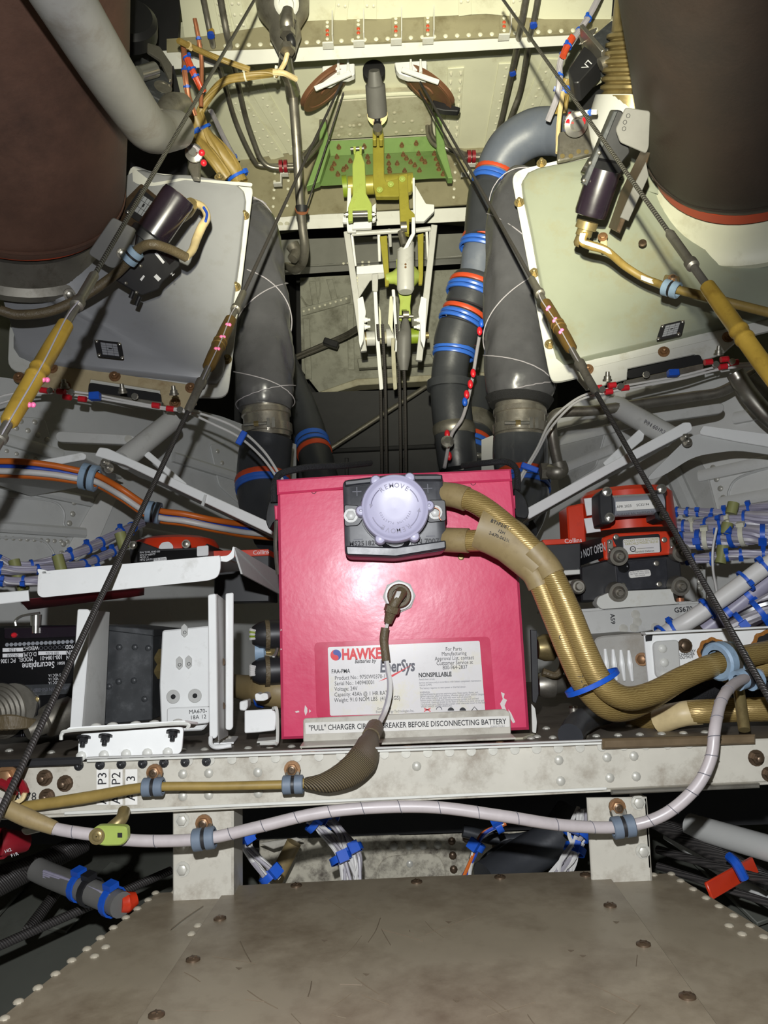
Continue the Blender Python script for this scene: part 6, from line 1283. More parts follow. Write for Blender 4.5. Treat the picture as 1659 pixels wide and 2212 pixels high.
# ================================================================ helpers for wiring and boxes
def ring_tie(par, p, d, r, w=0.0035, m='tie_blue', head=None):
    d = d.normalized(); b = B(); b.lathe(p-d*w/2, d, [(0, r), (0, r*1.12+0.0004), (w, r*1.12+0.0004), (w, r)], 14, caps=False)
    n = head if head is not None else V((0, -0.6, 0.8)); n = (n-d*n.dot(d)).normalized()
    b.box(p+n*(r*1.12+0.002), w*0.75, 0.0028, w*0.8, (d.cross(n).normalized(), n, d)); return part(b, 'zip_tie', m, par)
def harness(name, label, pts, r, ties=(), m='wire_lilac', grp=None, strands=4, sm='wire_grey', cat='wire bundle', tie_m='tie_blue', tie_alt=None):
    raw_ = pts; pts = pp(pts, False); o = thing(name, label, cat, pts[0], grp); c0_ = catmull(pts, 8); c = catmull(runs_on(raw_, pts), 8); n = len(c)
    b = B(); b.tube(c, r*0.86, 12, raw=True); part(b, 'bundle', m, o)
    for s_ in range(strands):
        ph = s_*2*math.pi/strands+0.5; q = []
        for i in range(n):
            d = (c[min(i+1, n-1)]-c[max(i-1, 0)]).normalized(); x, y, _ = basis(d); a = ph+i*0.10
            q.append(c[i]+(x*math.cos(a)+y*math.sin(a))*r*0.72)
        b = B(); b.tube(q, r*0.34, 7, raw=True); part(b, 'wire', sm if s_ % 2 else m, o)
    c, n = c0_, len(c0_)
    for k, t in enumerate(ties):
        i = min(max(1, int(t*(n-1))), n-2); mm = tie_alt if (tie_alt and k % 3 == 2) else tie_m
        ring_tie(o, c[i], c[i+1]-c[i-1], r*1.04, 0.0035 if r < 0.012 else 0.006, mm, V((random.uniform(-.3, .3), -0.6, random.uniform(-0.9, 0.9))))
    return o
def plate(name, label, pts, Y, t, m, cat, bev=0.001, r=0.003, par=None, grp=None):
    b = B(); q = [at(*p) if len(p) == 3 else at(p[0], p[1], Y) for p in pts]
    b.prism(rounded(q, r) if r else q, V((0, t, 0)), bev)
    return part(b, name, m, par) if par else one(b, name, m, label, cat, grp)
# ================================================================ left side: struts on the fuselage wall
bmL = thing('wall_strut', 'long white diagonal strut on the left running down to the battery', 'strut', at(600, 1150, 1.10), 'white struts on the side walls')
plate('flange', '', [(204, 984), (214, 966), (232, 968), (604, 1138), (604, 1163), (270, 1004)], 1.10, 0.004, 'white_paint', '', par=bmL)
b = B(); q = [at(x, y, 1.104) for x, y in [(225, 988), (270, 1004), (604, 1162)]]; b.prism(q+[p+V((0, 0.16, 0)) for p in q[::-1]], V((0, 0, 0.002))); part(b, 'web', 'grey_skin', bmL)
b = B(); b.prism([at(441, 1068, 1.097), at(446, 1069, 1.097), at(440, 1094, 1.097), at(434, 1091, 1.097)], V((0, 0.004, 0))); part(b, 'joint_gap', 'grey_skin', bmL)
for x, y in [(228, 1000), (236, 1012)]: piece('bolt', 'bolt', 'steel_dull', 0.005, at(x, y, 1.103), NYv, bmL)
bm2 = thing('wall_strut', 'short white strut at the left edge above the blue and orange wires', 'strut', at(180, 985, 1.12), 'white struts on the side walls')
plate('flange', '', [(-40, 1018), (176, 977), (186, 982), (184, 992), (90, 1010), (-40, 1035)], 1.12, 0.004, 'white_paint', '', par=bm2)
b = B(); q = [at(x, y, 1.124) for x, y in [(-40, 1035), (90, 1010), (184, 992)]]; b.prism(q+[p+V((0, 0.16, 0)) for p in q[::-1]], V((0, 0, 0.002))); part(b, 'web', 'grey_skin', bm2)
b3 = plate('wall_strut', 'pale rounded bar with one rivet above the left diagonal strut', [(119, 940), (126, 931), (288, 940), (296, 950), (284, 960), (122, 954)], 1.16, 0.012, 'grey_pale', 'strut', 0.002, 0.008, grp='white struts on the side walls'); piece('flush', 'rivet', 'rivet_grey', 0.006, at(277, 948, 1.158), NYv, b3)
b = B(); b.tube([at(372, 908, 1.22), at(264, 995, 1.14)], 0.0165, 16, raw=True); one(b, 'strut_tube', 'grey_pale', 'grey round strut tube slanting above the left diagonal strut', 'strut', 'round strut tubes')
plate('small_gusset', 'small white gusset plate behind the left diagonal strut', [(310, 984), (320, 974), (404, 1045), (398, 1056)], 1.16, 0.005, 'white_paint', 'gusset')
# coloured power wires through the strut
for k, (m_, dy, lab) in enumerate([('orange_wire', -8, 'upper orange wire at the left edge'), ('blue_wire', 4, 'bright blue wire at the left edge'), ('hose_white', 14, 'white wire under the blue wire at the left edge'), ('orange_wire', 22, 'lower orange wire entering the blue clamp at the left')]):
    e = (k % 2)*0.010; b = B(); b.tube(pp([(-60, 1003+dy*0.9, 1.06+e), (40, 1005+dy, 1.06+e), (110, 1012+dy*0.9, 1.07+e), (165, 1022+dy*0.8, 1.08+e), (205, 1030+dy*0.7, 1.09+e), (260, 1060+dy*0.7, 1.13+e), (330, 1104+dy*0.7, 1.14+e), (400, 1116+dy*0.7, 1.14+e), (470, 1130+dy*0.7, 1.16+e), (540, 1140+dy*0.8, 1.22+e), (660, 1150+dy*0.8, 1.3+e)]), 0.0046, 10); one(b, 'power_wire', m_, lab, 'wire', 'coloured power wires')
loop_clamp(at(193, 1031, 1.085), V((1, 0.1, -0.25)), 0.0125, 0.010, NYv, 'pale blue clamp on the coloured wires under the short strut', 'clamp_blue', grp='blue-grey cushion clamps')
loop_clamp(at(332, 1107, 1.13), V((1, 0.1, -0.2)), 0.0105, 0.009, NYv, 'pale blue clamp on the coloured wires under the diagonal strut', 'clamp_blue', grp='blue-grey cushion clamps')
# overheat sense wires with red splices along the left plenum
ow = thing('sense_wires', 'pair of thin white wires with red splices below the left plenum', 'wire', at(400, 890, 1.12), 'sense wires')
for k, dy in enumerate((0, 7)):
    b = B(); b.tube(pp([(-40, 870+dy*2, 1.10), (20, 852+dy*2, 1.12), (95, 842+dy, 1.14), (190, 850+dy, 1.15), (260, 863+dy*0.8, 1.15), (340, 878+dy*0.6, 1.14), (400, 886+dy*0.6, 1.13), (460, 902+dy*2, 1.12), (520, 930+dy*2.4, 1.10), (570, 975+dy*2.5, 1.06), (610, 1035+dy*2, 1.02)]), 0.0019, 7); part(b, 'wire', 'wire_white', ow)
for x, y in ((95, 843), (132, 846), (145, 858), (178, 862), (337, 876), (368, 883), (408, 890)):
    b = B(); b.tube(pp([(x-8, y-1, 1.135), (x+8, y+1, 1.135)]), 0.0046, 10, raw=True); part(b, 'splice', 'red_cap', ow)
for x, y in ((110, 845), (155, 848), (292, 857), (390, 886)): 
    b = B(); b.lathe(at(x, y, 1.13), NYv, [(0, 0.005), (0.004, 0.005)], 8); part(b, 'terminal_nut', 'steel_bright', ow)
b = B(); b.box(at(205, 856, 1.13), 0.008, 0.006, 0.006, None, 0.001); part(b, 'tag', 'tie_blue', ow)
b = B(); b.bar(at(529, 932, 1.075), at(514, 960, 1.075), 0.009, 0.005, NYv, 0.001); part(b, 'tag', 'tie_blue', ow)
b = B(); b.prism([at(x, y, 1.16) for x, y in [(195, 846), (350, 868), (345, 885), (195, 862)]], V((0, 0.01, 0)), 0.001); part(b, 'support_rail', 'steel_dull', ow)
for x, y in ((265, 848), (376, 852), (140, 838)): piece('cone', 'stud', 'steel_dull', 0.006, at(x, y, 1.13), V((0, -0.4, 1)), ow)
# harnesses with blue ties, left
HG = 'tied wire harnesses'
harness('wire_harness', 'upper grey harness with blue ties curving along the left wall', [(-40, 1195, 1.02), (30, 1222, 1.04), (90, 1218, 1.06), (150, 1200, 1.08), (210, 1175, 1.12), (260, 1150, 1.16), (310, 1128, 1.22)], 0.0072, (0.1, 0.28, 0.42, 0.5, 0.62, 0.7, 0.85, 0.93), grp=HG)
harness('wire_harness', 'middle grey harness with blue ties behind the white shelf lip', [(-40, 1228, 1.0), (40, 1232, 1.02), (120, 1226, 1.05), (180, 1218, 1.10), (230, 1198, 1.14), (280, 1175, 1.18)], 0.006, (0.12, 0.3, 0.44, 0.6, 0.72, 0.86), grp=HG)
harness('wire_harness', 'lower grey harness with blue ties at the left edge above the shelf lip', [(-40, 1250, 0.98), (20, 1256, 0.99), (80, 1254, 1.0), (120, 1250, 1.02)], 0.0062, (0.25, 0.5, 0.75), grp=HG)
for x, y, h_ in ((36, 1230, 40), (130, 1218, 36), (265, 1168, 34), (48, 1262, 26)):
    b = B(); b.tube([at(x-6, y-h_*0.5, 1.03), at(x+4, y+h_*0.5, 1.03)], 0.0075, 10, raw=True); one(b, 'cable_standoff', 'tie_olive', 'olive plastic standoff on the left harness %d px across' % x if False else {36: 'olive standoff at the far left of the left harness', 130: 'olive standoff at the bend of the left harness', 265: 'olive standoff near the left recorder', 48: 'short olive standoff low on the left harness'}[x], 'standoff', 'olive standoffs')
# left recorder: black base with red dome
rc = thing('flight_recorder', 'black boxed recorder with a red dome and white patches behind the shelf lip', 'recorder', at(360, 1215, 1.10))
plate('base', '', [(280, 1186), (296, 1168), (345, 1186), (440, 1182), (448, 1172), (450, 1220), (282, 1222)], 1.02, 0.10, 'black_paint', '', 0.002, 0.003, rc)
b = B(); b.lathe(at(380, 1200, 1.12), V((0, 0, 1)), [(0, 0.062), (0.012, 0.062), (0.021, 0.056), (0.026, 0.04), (0.027, 0.01)], 36); part(b, 'dome', 'red_orange', rc)
for pts in ([(343, 1182), (350, 1172), (366, 1170), (374, 1178), (375, 1186), (344, 1188)],):
    b = B(); b.prism(rounded([at(x, y, 1.052) for x, y in pts], 0.003), V((0, -0.001, 0))); part(b, 'patch', 'reflective_white', rc)
plate('patch', '', [(425, 1180), (450, 1178), (450, 1200), (425, 1202)], 1.015, 0.003, 'reflective_white', '', 0.0005, 0.002, rc)
for x, y in ((288, 1178), (402, 1175)): piece('hex', 'bolt', 'steel', 0.004, at(x, y, 1.018), NYv, rc)
plate('label', '', [(296, 1192), (438, 1186), (438, 1212), (296, 1216)], 1.019, 0.001, 'black_gloss', '', 0, 0.002, rc)
plate('label', '', [(331, 1206), (359, 1203), (360, 1210), (332, 1213)], 1.018, 0.001, 'reflective_white', '', 0, 0.001, rc)
for i, s_ in enumerate(('P/N 2100-4043-00', 'S/N 01468977', 'MOD C', 'MFG DATE JUN 2004')): text(rc, s_, at(302, 1194+i*5.4, 1.0185), V((1, 0, 0.02)), V((0, 0, 1)), 0.0036, 'ink_white', 'LEFT')
text(rc, 'FEB 2024', at(345, 1208, 1.0175), V((1, 0, 0.02)), V((0, 0, 1)), 0.0042, 'ink')
rb2 = thing('avionics_box', 'dark box with a red top strip just left of the battery', 'box', at(520, 1235, 1.08), 'dark boxes with red strips')
plate('body', '', [(462, 1204), (582, 1198), (582, 1300), (462, 1302)], 1.06, 0.08, 'black_paint', '', 0.002, 0.002, rb2)
plate('strip', '', [(460, 1190), (580, 1186), (581, 1200), (462, 1205)], 1.055, 0.085, 'red_orange', '', 0.001, 0.001, rb2)
text(rb2, 'Collins', at(564, 1193, 1.0545), V((1, 0, 0.04)), V((0, 0, 1)), 0.008, 'ink_white')
# ---------------------------------------------------------------- white equipment rack, left
rk = thing('equipment_rack', 'glossy white sheet-metal rack with a long lip and two uprights, left of the battery', 'rack', at(300, 1600, 0.80))
lip = [(82, 1240), (90, 1234), (472, 1200), (476, 1204), (476, 1230), (470, 1247), (450, 1254), (90, 1291), (80, 1284)]
plate('lip', '', lip, 0.80, 0.003, 'white_paint', '', 0.0008, 0.004, rk)
b = B(); q0, q1 = at(84, 1236, 0.803), at(474, 1200, 0.803); b.prism([q0, q1, q1+V((0, 0.20, -0.0)), q0+V((0, 0.20, -0.0))], V((0, 0, -0.002))); part(b, 'top_tray', 'white_paint', rk)
plate('flare', '', [(79, 1228), (92, 1230), (120, 1238), (84, 1242)], 0.80, 0.004, 'white_paint', '', 0.0008, 0.003, rk)
plate('flare', '', [(472, 1202), (492, 1200), (500, 1192), (503, 1180), (507, 1182), (505, 1205), (490, 1214), (474, 1212)], 0.81, 0.004, 'white_paint', '', 0.0008, 0.002, rk)
b = B(); q = [at(502, 1182, 0.81), at(507, 1183, 0.81), at(604, 1240, 1.0), at(604, 1285, 1.0), at(520, 1240, 0.83)]; b.prism(q, V((0.002, 0, 0))); part(b, 'side_sheet', 'grey_skin', rk)
b = B(); b.prism([at(-60, 1284, 0.80), at(60, 1275, 0.80), at(62, 1298, 0.80), at(-60, 1312, 0.80)], V((0, 0.003, 0)), 0.0008); part(b, 'lip', 'white_paint', rk)
b = B(); b.prism([at(40, 1296, 0.82), at(300, 1272, 0.82), at(300, 1288, 0.86), at(60, 1318, 0.86)], V((0, 0.02, 0.002)), 0.0005); part(b, 'red_edge', 'dark_red', rk)
def upright(pts_f, pts_s, Y, name='upright'):
    b = B(); b.prism(rounded([at(x, y, Y) for x, y in pts_f], 0.002), V((0, 0.003, 0)), 0.0008); u = part(b, name, 'white_paint', rk)
    b = B(); b.prism([at(x, y, Y+d) for x, y, d in pts_s], V((0.001, 0.003, 0)), 0.0005); part(b, 'side_web', 'grey_pale', u); return u
u1 = upright([(167, 1316), (190, 1316), (196, 1325), (176, 1575), (150, 1578)], [(192, 1318, 0.002), (233, 1322, 0.05), (222, 1568, 0.05), (178, 1574, 0.002)], 0.80)
u2 = upright([(449, 1285), (466, 1282), (470, 1590), (464, 1596), (452, 1594)], [(467, 1283, 0.002), (488, 1300, 0.05), (490, 1590, 0.05), (471, 1600, 0.002)], 0.80)
plate('upright', '', [(487, 1282), (504, 1280), (503, 1572), (497, 1578), (487, 1576)], 0.83, 0.003, 'white_paint', '', 0.0008, 0.002, rk)
b = B(); b.tube(pp([(455, 1592, 0.795), (456, 1608, 0.79), (468, 1614, 0.785), (500, 1610, 0.785)]), 0.0022, 8); part(b, 'foot_edge', 'white_paint', rk)
b = B(); q = [shelf_z.on(x, y)+V((0, 0, 0.001)) for x, y in [(455, 1612), (505, 1609), (515, 1596), (470, 1596)]]; b.prism(q, V((0, 0, 0.002)), 0.0005); part(b, 'foot', 'white_paint', rk)
for x, y in ((478, 1607), (486, 1602), (494, 1600)): piece('rivet', 'rivet', 'rivet_grey', 0.004, shelf_z.on(x, y, 0)+V((0, 0, 0.003)), V((0, 0, 1)), rk)
for y in (1430, 1525): piece('flush', 'rivet', 'bolt_dark', 0.0045, at(478, y, 0.825), V((0.4, -1, 0)), rk)
text(rk, 'ICSBX-1-01', at(221, 1425, 0.846), V((0, 0, 1)), V((-1, 0, 0)), 0.006, 'ink_grey', h=0.003)
text(rk, 'ICSBX-0-11', at(219, 1458, 0.846), V((0, 0, 1)), V((-1, 0, 0)), 0.006, 'ink_grey', h=0.003)
# base angle bolted to the beam
ba = thing('base_angle', 'white base angle with dark bolts standing on the beam at the left', 'bracket', at(280, 1640, 0.69))
plate('front', '', [(170, 1586), (392, 1570), (396, 1576), (392, 1624), (382, 1630), (168, 1640)], 0.69, 0.003, 'white_paint', '', 0.0008, 0.004, ba)
b = B(); b.prism([at(x, y, Y) for x, y, Y in [(133, 1588, 0.68), (150, 1576, 0.68), (400, 1562, 0.68), (428, 1566, 0.70), (420, 1572, 0.74), (160, 1586, 0.74)]], V((0, 0, 0.0025)), 0.0006); part(b, 'top_flange', 'white_paint', ba)
b = B(); b.tube(pp([(132, 1598, 0.68), (134, 1586, 0.68), (152, 1578, 0.68), (280, 1570, 0.68), (398, 1563, 0.68), (405, 1575, 0.68)]), 0.0016, 6); part(b, 'edge', 'flange_white', ba)
for x in (175, 222, 368): piece('bolt', 'bolt', 'black_paint', 0.004, at(x+6, 1594-(x-175)*0.065, 0.689), V((0, -0.5, -1)), ba)
for x in (207, 243, 293, 333, 384): piece('rivet', 'rivet', 'flange_white', 0.0052, at(x, 1569-(x-207)*0.05, 0.70), V((0, 0, 1)), ba)
for x in (175, 224, 272, 318, 362): piece('rivet', 'rivet', 'flange_white', 0.0045, at(x, 1634-(x-175)*0.045, 0.689), NYv, ba)
# ---------------------------------------------------------------- charger with upside-down label
ch = thing('emergency_power_unit', 'black power unit with an upside-down white printed label, at the left edge', 'power unit', at(80, 1580, 0.86))
YC = 0.855; chp = PY(YC)
plate('case', '', [(-60, 1362), (6, 1352), (166, 1350), (166, 1585), (-60, 1600)], YC, 0.14, 'black_gloss', '', 0.002, 0.003, ch)
plate('light_bar', '', [(8, 1356), (165, 1352), (165, 1376), (8, 1380)], YC-0.004, 0.006, 'black_purple', '', 0.001, 0.002, ch)
Xc = V((1, 0, 0.02)); Zc = V((0, 0, 1))
def ct(s, x, y, sz, m='ink_white', align='CENTER', **k): return text(ch, s, chp.on(x, y, 0.0006), Xc, Zc, sz, m, align, rot180=True, sx=0.74, **k)
ct('FAULT', 40, 1363, 0.0062, bold=0.02); ct('STATUS', 158, 1357, 0.0062, bold=0.02)
for s_, x, y, sz in (('MOD', 152, 1397, 0.0062), ('WEIGHT', 67, 1400, 0.0060), ('S/N', 151, 1409, 0.0068), ('D.O.M.', 65, 1413, 0.0066), ('P/N', 151, 1420, 0.0068), ('100-1084-01', 111, 1420, 0.0066), ('MODEL', 56, 1424, 0.0064), ('PC 1306', 18, 1427, 0.0064), ('Securaplane', 83, 1437, 0.0100), ('RS001', 132, 1432, 0.0045)): ct(s_, x, y, sz, bold=0.012)
for x, y, w_, h_, s_ in ((113, 1411, 30, 4, '0811D02'), (28, 1404, 22, 4, '9 LBS'), (28, 1416, 22, 4, '09/2008')):
    b = B(); b.prism(chp.poly([(x-w_, y-h_), (x+w_, y-h_-1), (x+w_, y+h_-1), (x-w_, y+h_)], 0.0002), V((0, -0.0004, 0))); part(b, 'field', 'ink_white', ch)
    ct(s_, x, y, 0.0052, 'ink')
for i in range(16):
    c0 = chp.on(155-i*9.3, 1386+i*0.45, 0.0003); b = B(); b.lathe(c0, NYv, [(0, 0.0021), (0.0004, 0.0021)], 14); part(b, 'mod_dot', 'silver_beacon', ch)
for i in range(6):
    c0 = chp.on(89+i*10, 1400-i*0.5, 0.0003); b = B(); b.lathe(c0, NYv, [(0, 0.0021), (0.0004, 0.0021), (0.0004, 0.0017), (0, 0.0017)], 14, caps=False); part(b, 'mod_ring', 'ink_grey', ch)
for i, y in enumerate((1458, 1466, 1474)): ct('+5 VDC 1A', 120, y, 0.0042)
b = B(); b.prism(chp.poly([(44, 1480), (158, 1476), (158, 1498), (44, 1504)], 0.0002), V((0, -0.0004, 0))); part(b, 'sticker', 'carbon', ch)
ct('Software P/N 050-0087 11061', 100, 1489, 0.0056, 'ink_grey')
b = B(); b.lathe(chp.on(31, 1372, 0.004), NYv, [(0, 0.003), (0.003, 0.0028), (0.005, 0.001)], 12); part(b, 'fault_lamp', 'red_cap', ch)
piece('screw', 'screw', 'brass_dull', 0.0036, chp.on(78, 1511), NYv, ch)
ct('J1', 48, 1584, 0.008, 'ink_grey')
cn = thing('round_plug', 'large ringed round plug with brown wires on the black power unit', 'plug', chp.on(8, 1540))
b = B(); prof = []
for i in range(6): prof += [(0.004*i, 0.030-0.0028*i), (0.004*i+0.0025, 0.030-0.0028*i)]
b.lathe(chp.on(6, 1535, 0.002), V((-0.25, -1, -0.1)), prof, 30); part(b, 'shell', 'steel_dull', cn)
b = B(); b.lathe(chp.on(30, 1528, 0.001), NYv, [(0, 0.026), (0.004, 0.026), (0.004, 0.023)], 30); part(b, 'gasket', 'steel_dull', cn)
for k in range(7):
    b = B(); b.tube(pp([(-30, 1555+k*3, 0.80), (20, 1548+k*4, 0.80), (60, 1555+k*2.4, 0.81), (100, 1562+k*0.6, 0.83)]), 0.0024, 7); part(b, 'wire', 'sleeve_brown', cn)
b = B(); b.lathe(at(118, 1552, 0.835), V((-0.6, -0.6, -0.3)), [(-0.02, 0.016), (0.0, 0.018), (0.01, 0.016), (0.012, 0.011), (0.03, 0.009)], 20); one(b, 'round_plug', 'steel_dull', 'smaller knurled round plug low on the black power unit', 'plug')
b = B(); b.tube(pp([(34, 1352, 0.84), (34, 1340, 0.84), (50, 1330, 0.84), (86, 1324, 0.84)]), 0.0015, 6); o = one(b, 'wire_bail', 'steel_bright', 'bent bright wire bail above the black power unit', 'bail')
b = B(); b.lathe(at(78, 1328, 0.85), V((0, 0, -1)), [(0, 0.006), (0.012, 0.0055), (0.012, 0.004), (0.02, 0.004)], 14); part(b, 'ferrule', 'steel_bright', o)
# carbon-look box and white panel behind the uprights
cb = plate('sealed_relay_box', 'dark textured metal box between the two white uprights', [(228, 1352), (330, 1368), (328, 1556), (222, 1566)], 0.87, 0.12, 'carbon', 'box', 0.0015, 0.002)
b = B(); b.prism([at(228, 1350, 0.868), at(331, 1360, 0.868), at(331, 1374, 0.868), at(228, 1362, 0.868)], V((0, 0.13, 0)), 0.001); part(b, 'lid', 'carbon', cb)
for x, y in ((257, 1398), (291, 1398), (256, 1472), (289, 1470), (235, 1483), (312, 1510), (320, 1400)): piece('rivet', 'rivet', 'carbon', 0.0035, at(x, y, 0.869), NYv, cb)
wp_ = plate('equipment_box', 'white box front with two dimpled holes between the carbon box and the upright', [(350, 1362), (452, 1352), (452, 1560), (438, 1578), (348, 1582), (344, 1480)], 0.86, 0.08, 'white_paint', 'box', 0.0015, 0.003)
for x, y in ((374, 1505), (421, 1503)):
    b = B(); b.lathe(at(x, y, 0.8592), NYv, [(0.0, 0.0075), (0.0006, 0.007), (0.0006, 0.003)], 24); part(b, 'dimple', 'grey_pale', wp_); piece('hole', 'hole', 'black_void', 0.0026, at(x, y, 0.8580), NYv, wp_)
for x, y in ((388, 1432), (408, 1430), (399, 1362)):
    b = B(); b.prism(rounded([at(x+dx, y+dy, 0.8594) for dx, dy in ((-7, -8), (0, -15), (7, -8), (7, 8), (0, 15), (-7, 8))], 0.001), V((0, -0.002, 0)), 0.0004); part(b, 'nutplate', 'grey_pale', wp_); piece('hole', 'hole', 'black_void', 0.0018, at(x, y+4, 0.857), NYv, wp_)
plate('lower_flange', '', [(360, 1530), (452, 1526), (452, 1562), (360, 1572)], 0.845, 0.006, 'white_paint', '', 0.001, 0.003, wp_)
text(wp_, 'MA670-\n18A 12', at(428, 1543, 0.8445), V((1, 0, 0.03)), V((0, 0, 1)), 0.006, 'ink')
for x, y in ((340, 1420), (340, 1448)):
    b = B(); b.lathe(at(x, y, 0.90), V((-0.3, -1, 0)), [(0, 0.011), (0.02, 0.011), (0.024, 0.008)], 6); one(b, 'brass_coupling', 'brass_dull', {1420: 'upper knurled brass coupling beside the white panel', 1448: 'lower knurled brass coupling beside the white panel'}[y], 'coupling', 'brass couplings')
# connectors left of the battery
for y, lab in ((1372, 'upper black plug with green and white wires left of the battery'), (1450, 'lower black plug with white wires left of the battery')):
    o = thing('round_plug', lab, 'plug', at(570, y, 0.92), 'black plugs left of the battery')
    b = B(); b.lathe(at(560, y, 0.90), V((1, 0.25, 0)), [(-0.008, 0.010), (0.0, 0.015), (0.014, 0.017), (0.03, 0.017)], 20); part(b, 'shell', 'black_paint', o)
    b = B(); b.lathe(at(572, y, 0.90), V((1, 0.25, 0)), [(0, 0.0178), (0.005, 0.0178)], 20); part(b, 'strap', 'sleeve_brown', o)
    for k in range(5):
        b = B(); b.tube(pp([(540, y-12+k*5, 0.885), (552, y-9+k*4, 0.89), (562, y-6+k*3, 0.90)]), 0.0016, 6); part(b, 'wire', ('wire_white', 'clip_green', 'wire_white', 'lime_dark', 'wire_white')[k] if y < 1400 else 'wire_white', o)
pf = thing('pipe_fitting', 'blue and brass pipe fitting between the two black plugs left of the battery', 'fitting', at(575, 1410, 0.92))
b = B(); b.lathe(at(552, 1407, 0.91), V((1, 0.1, 0)), [(0, 0.012), (0.01, 0.012), (0.012, 0.009), (0.02, 0.009)], 16); part(b, 'cap', 'clamp_blue', pf)
b = B(); b.lathe(at(575, 1406, 0.91), V((1, 0.1, 0)), [(0, 0.010), (0.016, 0.010)], 6); part(b, 'nut', 'brass_dull', pf)
b = B(); b.tube(pp([(572, 1418, 0.90), (590, 1418, 0.90), (598, 1405, 0.90), (600, 1380, 0.90)]), 0.0022, 8); part(b, 'bail', 'steel_bright', pf)
tb_ = thing('taped_bundle', 'tan taped bundle low beside the battery on the left', 'wire bundle', at(570, 1490, 0.94))
b = B(); b.tube(pp([(500, 1480, 1.0), (545, 1488, 0.95), (585, 1492, 0.92), (625, 1498, 0.92)]), [0.014, 0.016, 0.019, 0.019], 14); part(b, 'bundle', 'sleeve_tan', tb_)
ring_tie(tb_, at(566, 1490, 0.935), V((1, -0.2, -0.1)), 0.0185, 0.006)
for pts, lab in (([(517, 1516), (535, 1512), (535, 1528), (530, 1536), (517, 1534)], 'small white angle lug low beside the battery'), ([(550, 1500), (556, 1497), (562, 1501), (568, 1497), (578, 1498), (580, 1510), (570, 1514), (552, 1514)], 'white castellated clip low beside the battery')):
    plate('white_lug', lab, pts, 0.86, 0.02, 'white_paint', 'lug', 0.001, 0.002, grp='white lugs')
fb = thing('channel_foot', 'worn white channel piece at the lower left corner of the battery', 'bracket', at(560, 1590, 0.78))
plate('face', '', [(528, 1535), (590, 1532), (598, 1545), (594, 1578), (560, 1582), (528, 1584)], 0.80, 0.003, 'white_paint', '', 0.0008, 0.002, fb)
b = B(); b.tube(pp([(590, 1530, 0.795), (598, 1535, 0.79), (599, 1600, 0.79), (590, 1605, 0.785), (562, 1606, 0.785)]), 0.0018, 6); part(b, 'edge', 'flange_white', fb)
b = B(); q = [shelf_z.on(x, y)+V((0, 0, 0.001)) for x, y in [(555, 1608), (600, 1604), (600, 1590), (560, 1592)]]; b.prism(q, V((0, 0, 0.002)), 0.0004); part(b, 'foot', 'flange_white', fb)
# ================================================================ right side struts and pipes
bmR = thing('wall_strut', 'long white diagonal strut on the right running down to the battery', 'strut', at(1140, 1110, 1.10), 'white struts on the side walls')
plate('flange', '', [(1138, 1098), (1478, 912), (1492, 912), (1497, 926), (1492, 932), (1330, 1015), (1138, 1124)], 1.10, 0.004, 'white_paint', '', par=bmR)
b = B(); q = [at(x, y, 1.104) for x, y in [(1138, 1124), (1330, 1015), (1492, 932)]]; b.prism(q+[p+V((0, 0.16, 0)) for p in q[::-1]], V((0, 0, 0.002))); part(b, 'web', 'grey_skin', bmR)
for x, y in [(1478, 945), (1484, 955)]: piece('bolt', 'bolt', 'steel_dull', 0.005, at(x, y, 1.103), NYv, bmR)
bR2 = thing('wall_strut', 'white strut running off the right edge above the recorder', 'strut', at(1600, 950, 1.12), 'white struts on the side walls')
plate('flange', '', [(1512, 932), (1520, 919), (1720, 945), (1720, 975), (1600, 955), (1514, 938)], 1.12, 0.004, 'white_paint', '', par=bR2)
b = B(); b.prism(rounded([at(x, y, 1.126) for x, y in [(1498, 934), (1720, 968), (1720, 990), (1590, 972), (1500, 985), (1430, 1030), (1390, 1040), (1440, 990)]], 0.02), V((0, 0.003, 0))); part(b, 'web', 'grey_skin', bR2)
b5 = plate('wall_strut', 'pale bar with one rivet near the right edge below the plenum', [(1398, 905), (1406, 893), (1560, 870), (1566, 880), (1560, 892), (1420, 912)], 1.16, 0.012, 'grey_pale', 'strut', 0.002, 0.006, grp='white struts on the side walls'); piece('flush', 'rivet', 'rivet_grey', 0.006, at(1414, 902, 1.158), NYv, b5)
b = B(); b.tube([at(1318, 868, 1.20), at(1336, 880, 1.19), at(1450, 945, 1.14)], [0.012, 0.017, 0.017], 16, raw=True); rt = one(b, 'strut_tube', 'grey_pale', 'pale round strut tube with faint print on the right', 'strut', 'round strut tubes')
text(rt, 'P/N 601R38116', at(1424, 928, 1.127), at(1450, 945, 1.14)-at(1400, 916, 1.14), V((0.3, -0.3, 1)), 0.008, 'ink_grey')
plate('small_gusset', 'small white gusset plate behind the right diagonal strut', [(1302, 1000), (1382, 926), (1394, 930), (1390, 950), (1315, 1012)], 1.16, 0.005, 'white_paint', 'gusset')
pipe('drain_pipe', 'bent thin steel pipe with an elbow right of the laced duct', [(1700, 770, 1.18), (1640, 800, 1.18), (1560, 845, 1.18), (1500, 856, 1.18), (1400, 870, 1.18), (1290, 886, 1.18), (1220, 890, 1.18), (1196, 900, 1.18), (1192, 930, 1.18), (1198, 970, 1.19), (1206, 1005, 1.20)], 0.0085, 'steel_dull')
ef = thing('elbow_fitting', 'dull steel elbow fitting at the foot of the drain pipe by the battery', 'fitting', at(1200, 1015, 1.2))
b = B(); b.tube(pp([(1206, 1000, 1.19), (1210, 1016, 1.19), (1200, 1020, 1.19), (1182, 1018, 1.20)]), [0.012, 0.013, 0.012, 0.012], 14); part(b, 'elbow', 'steel_dull', ef)
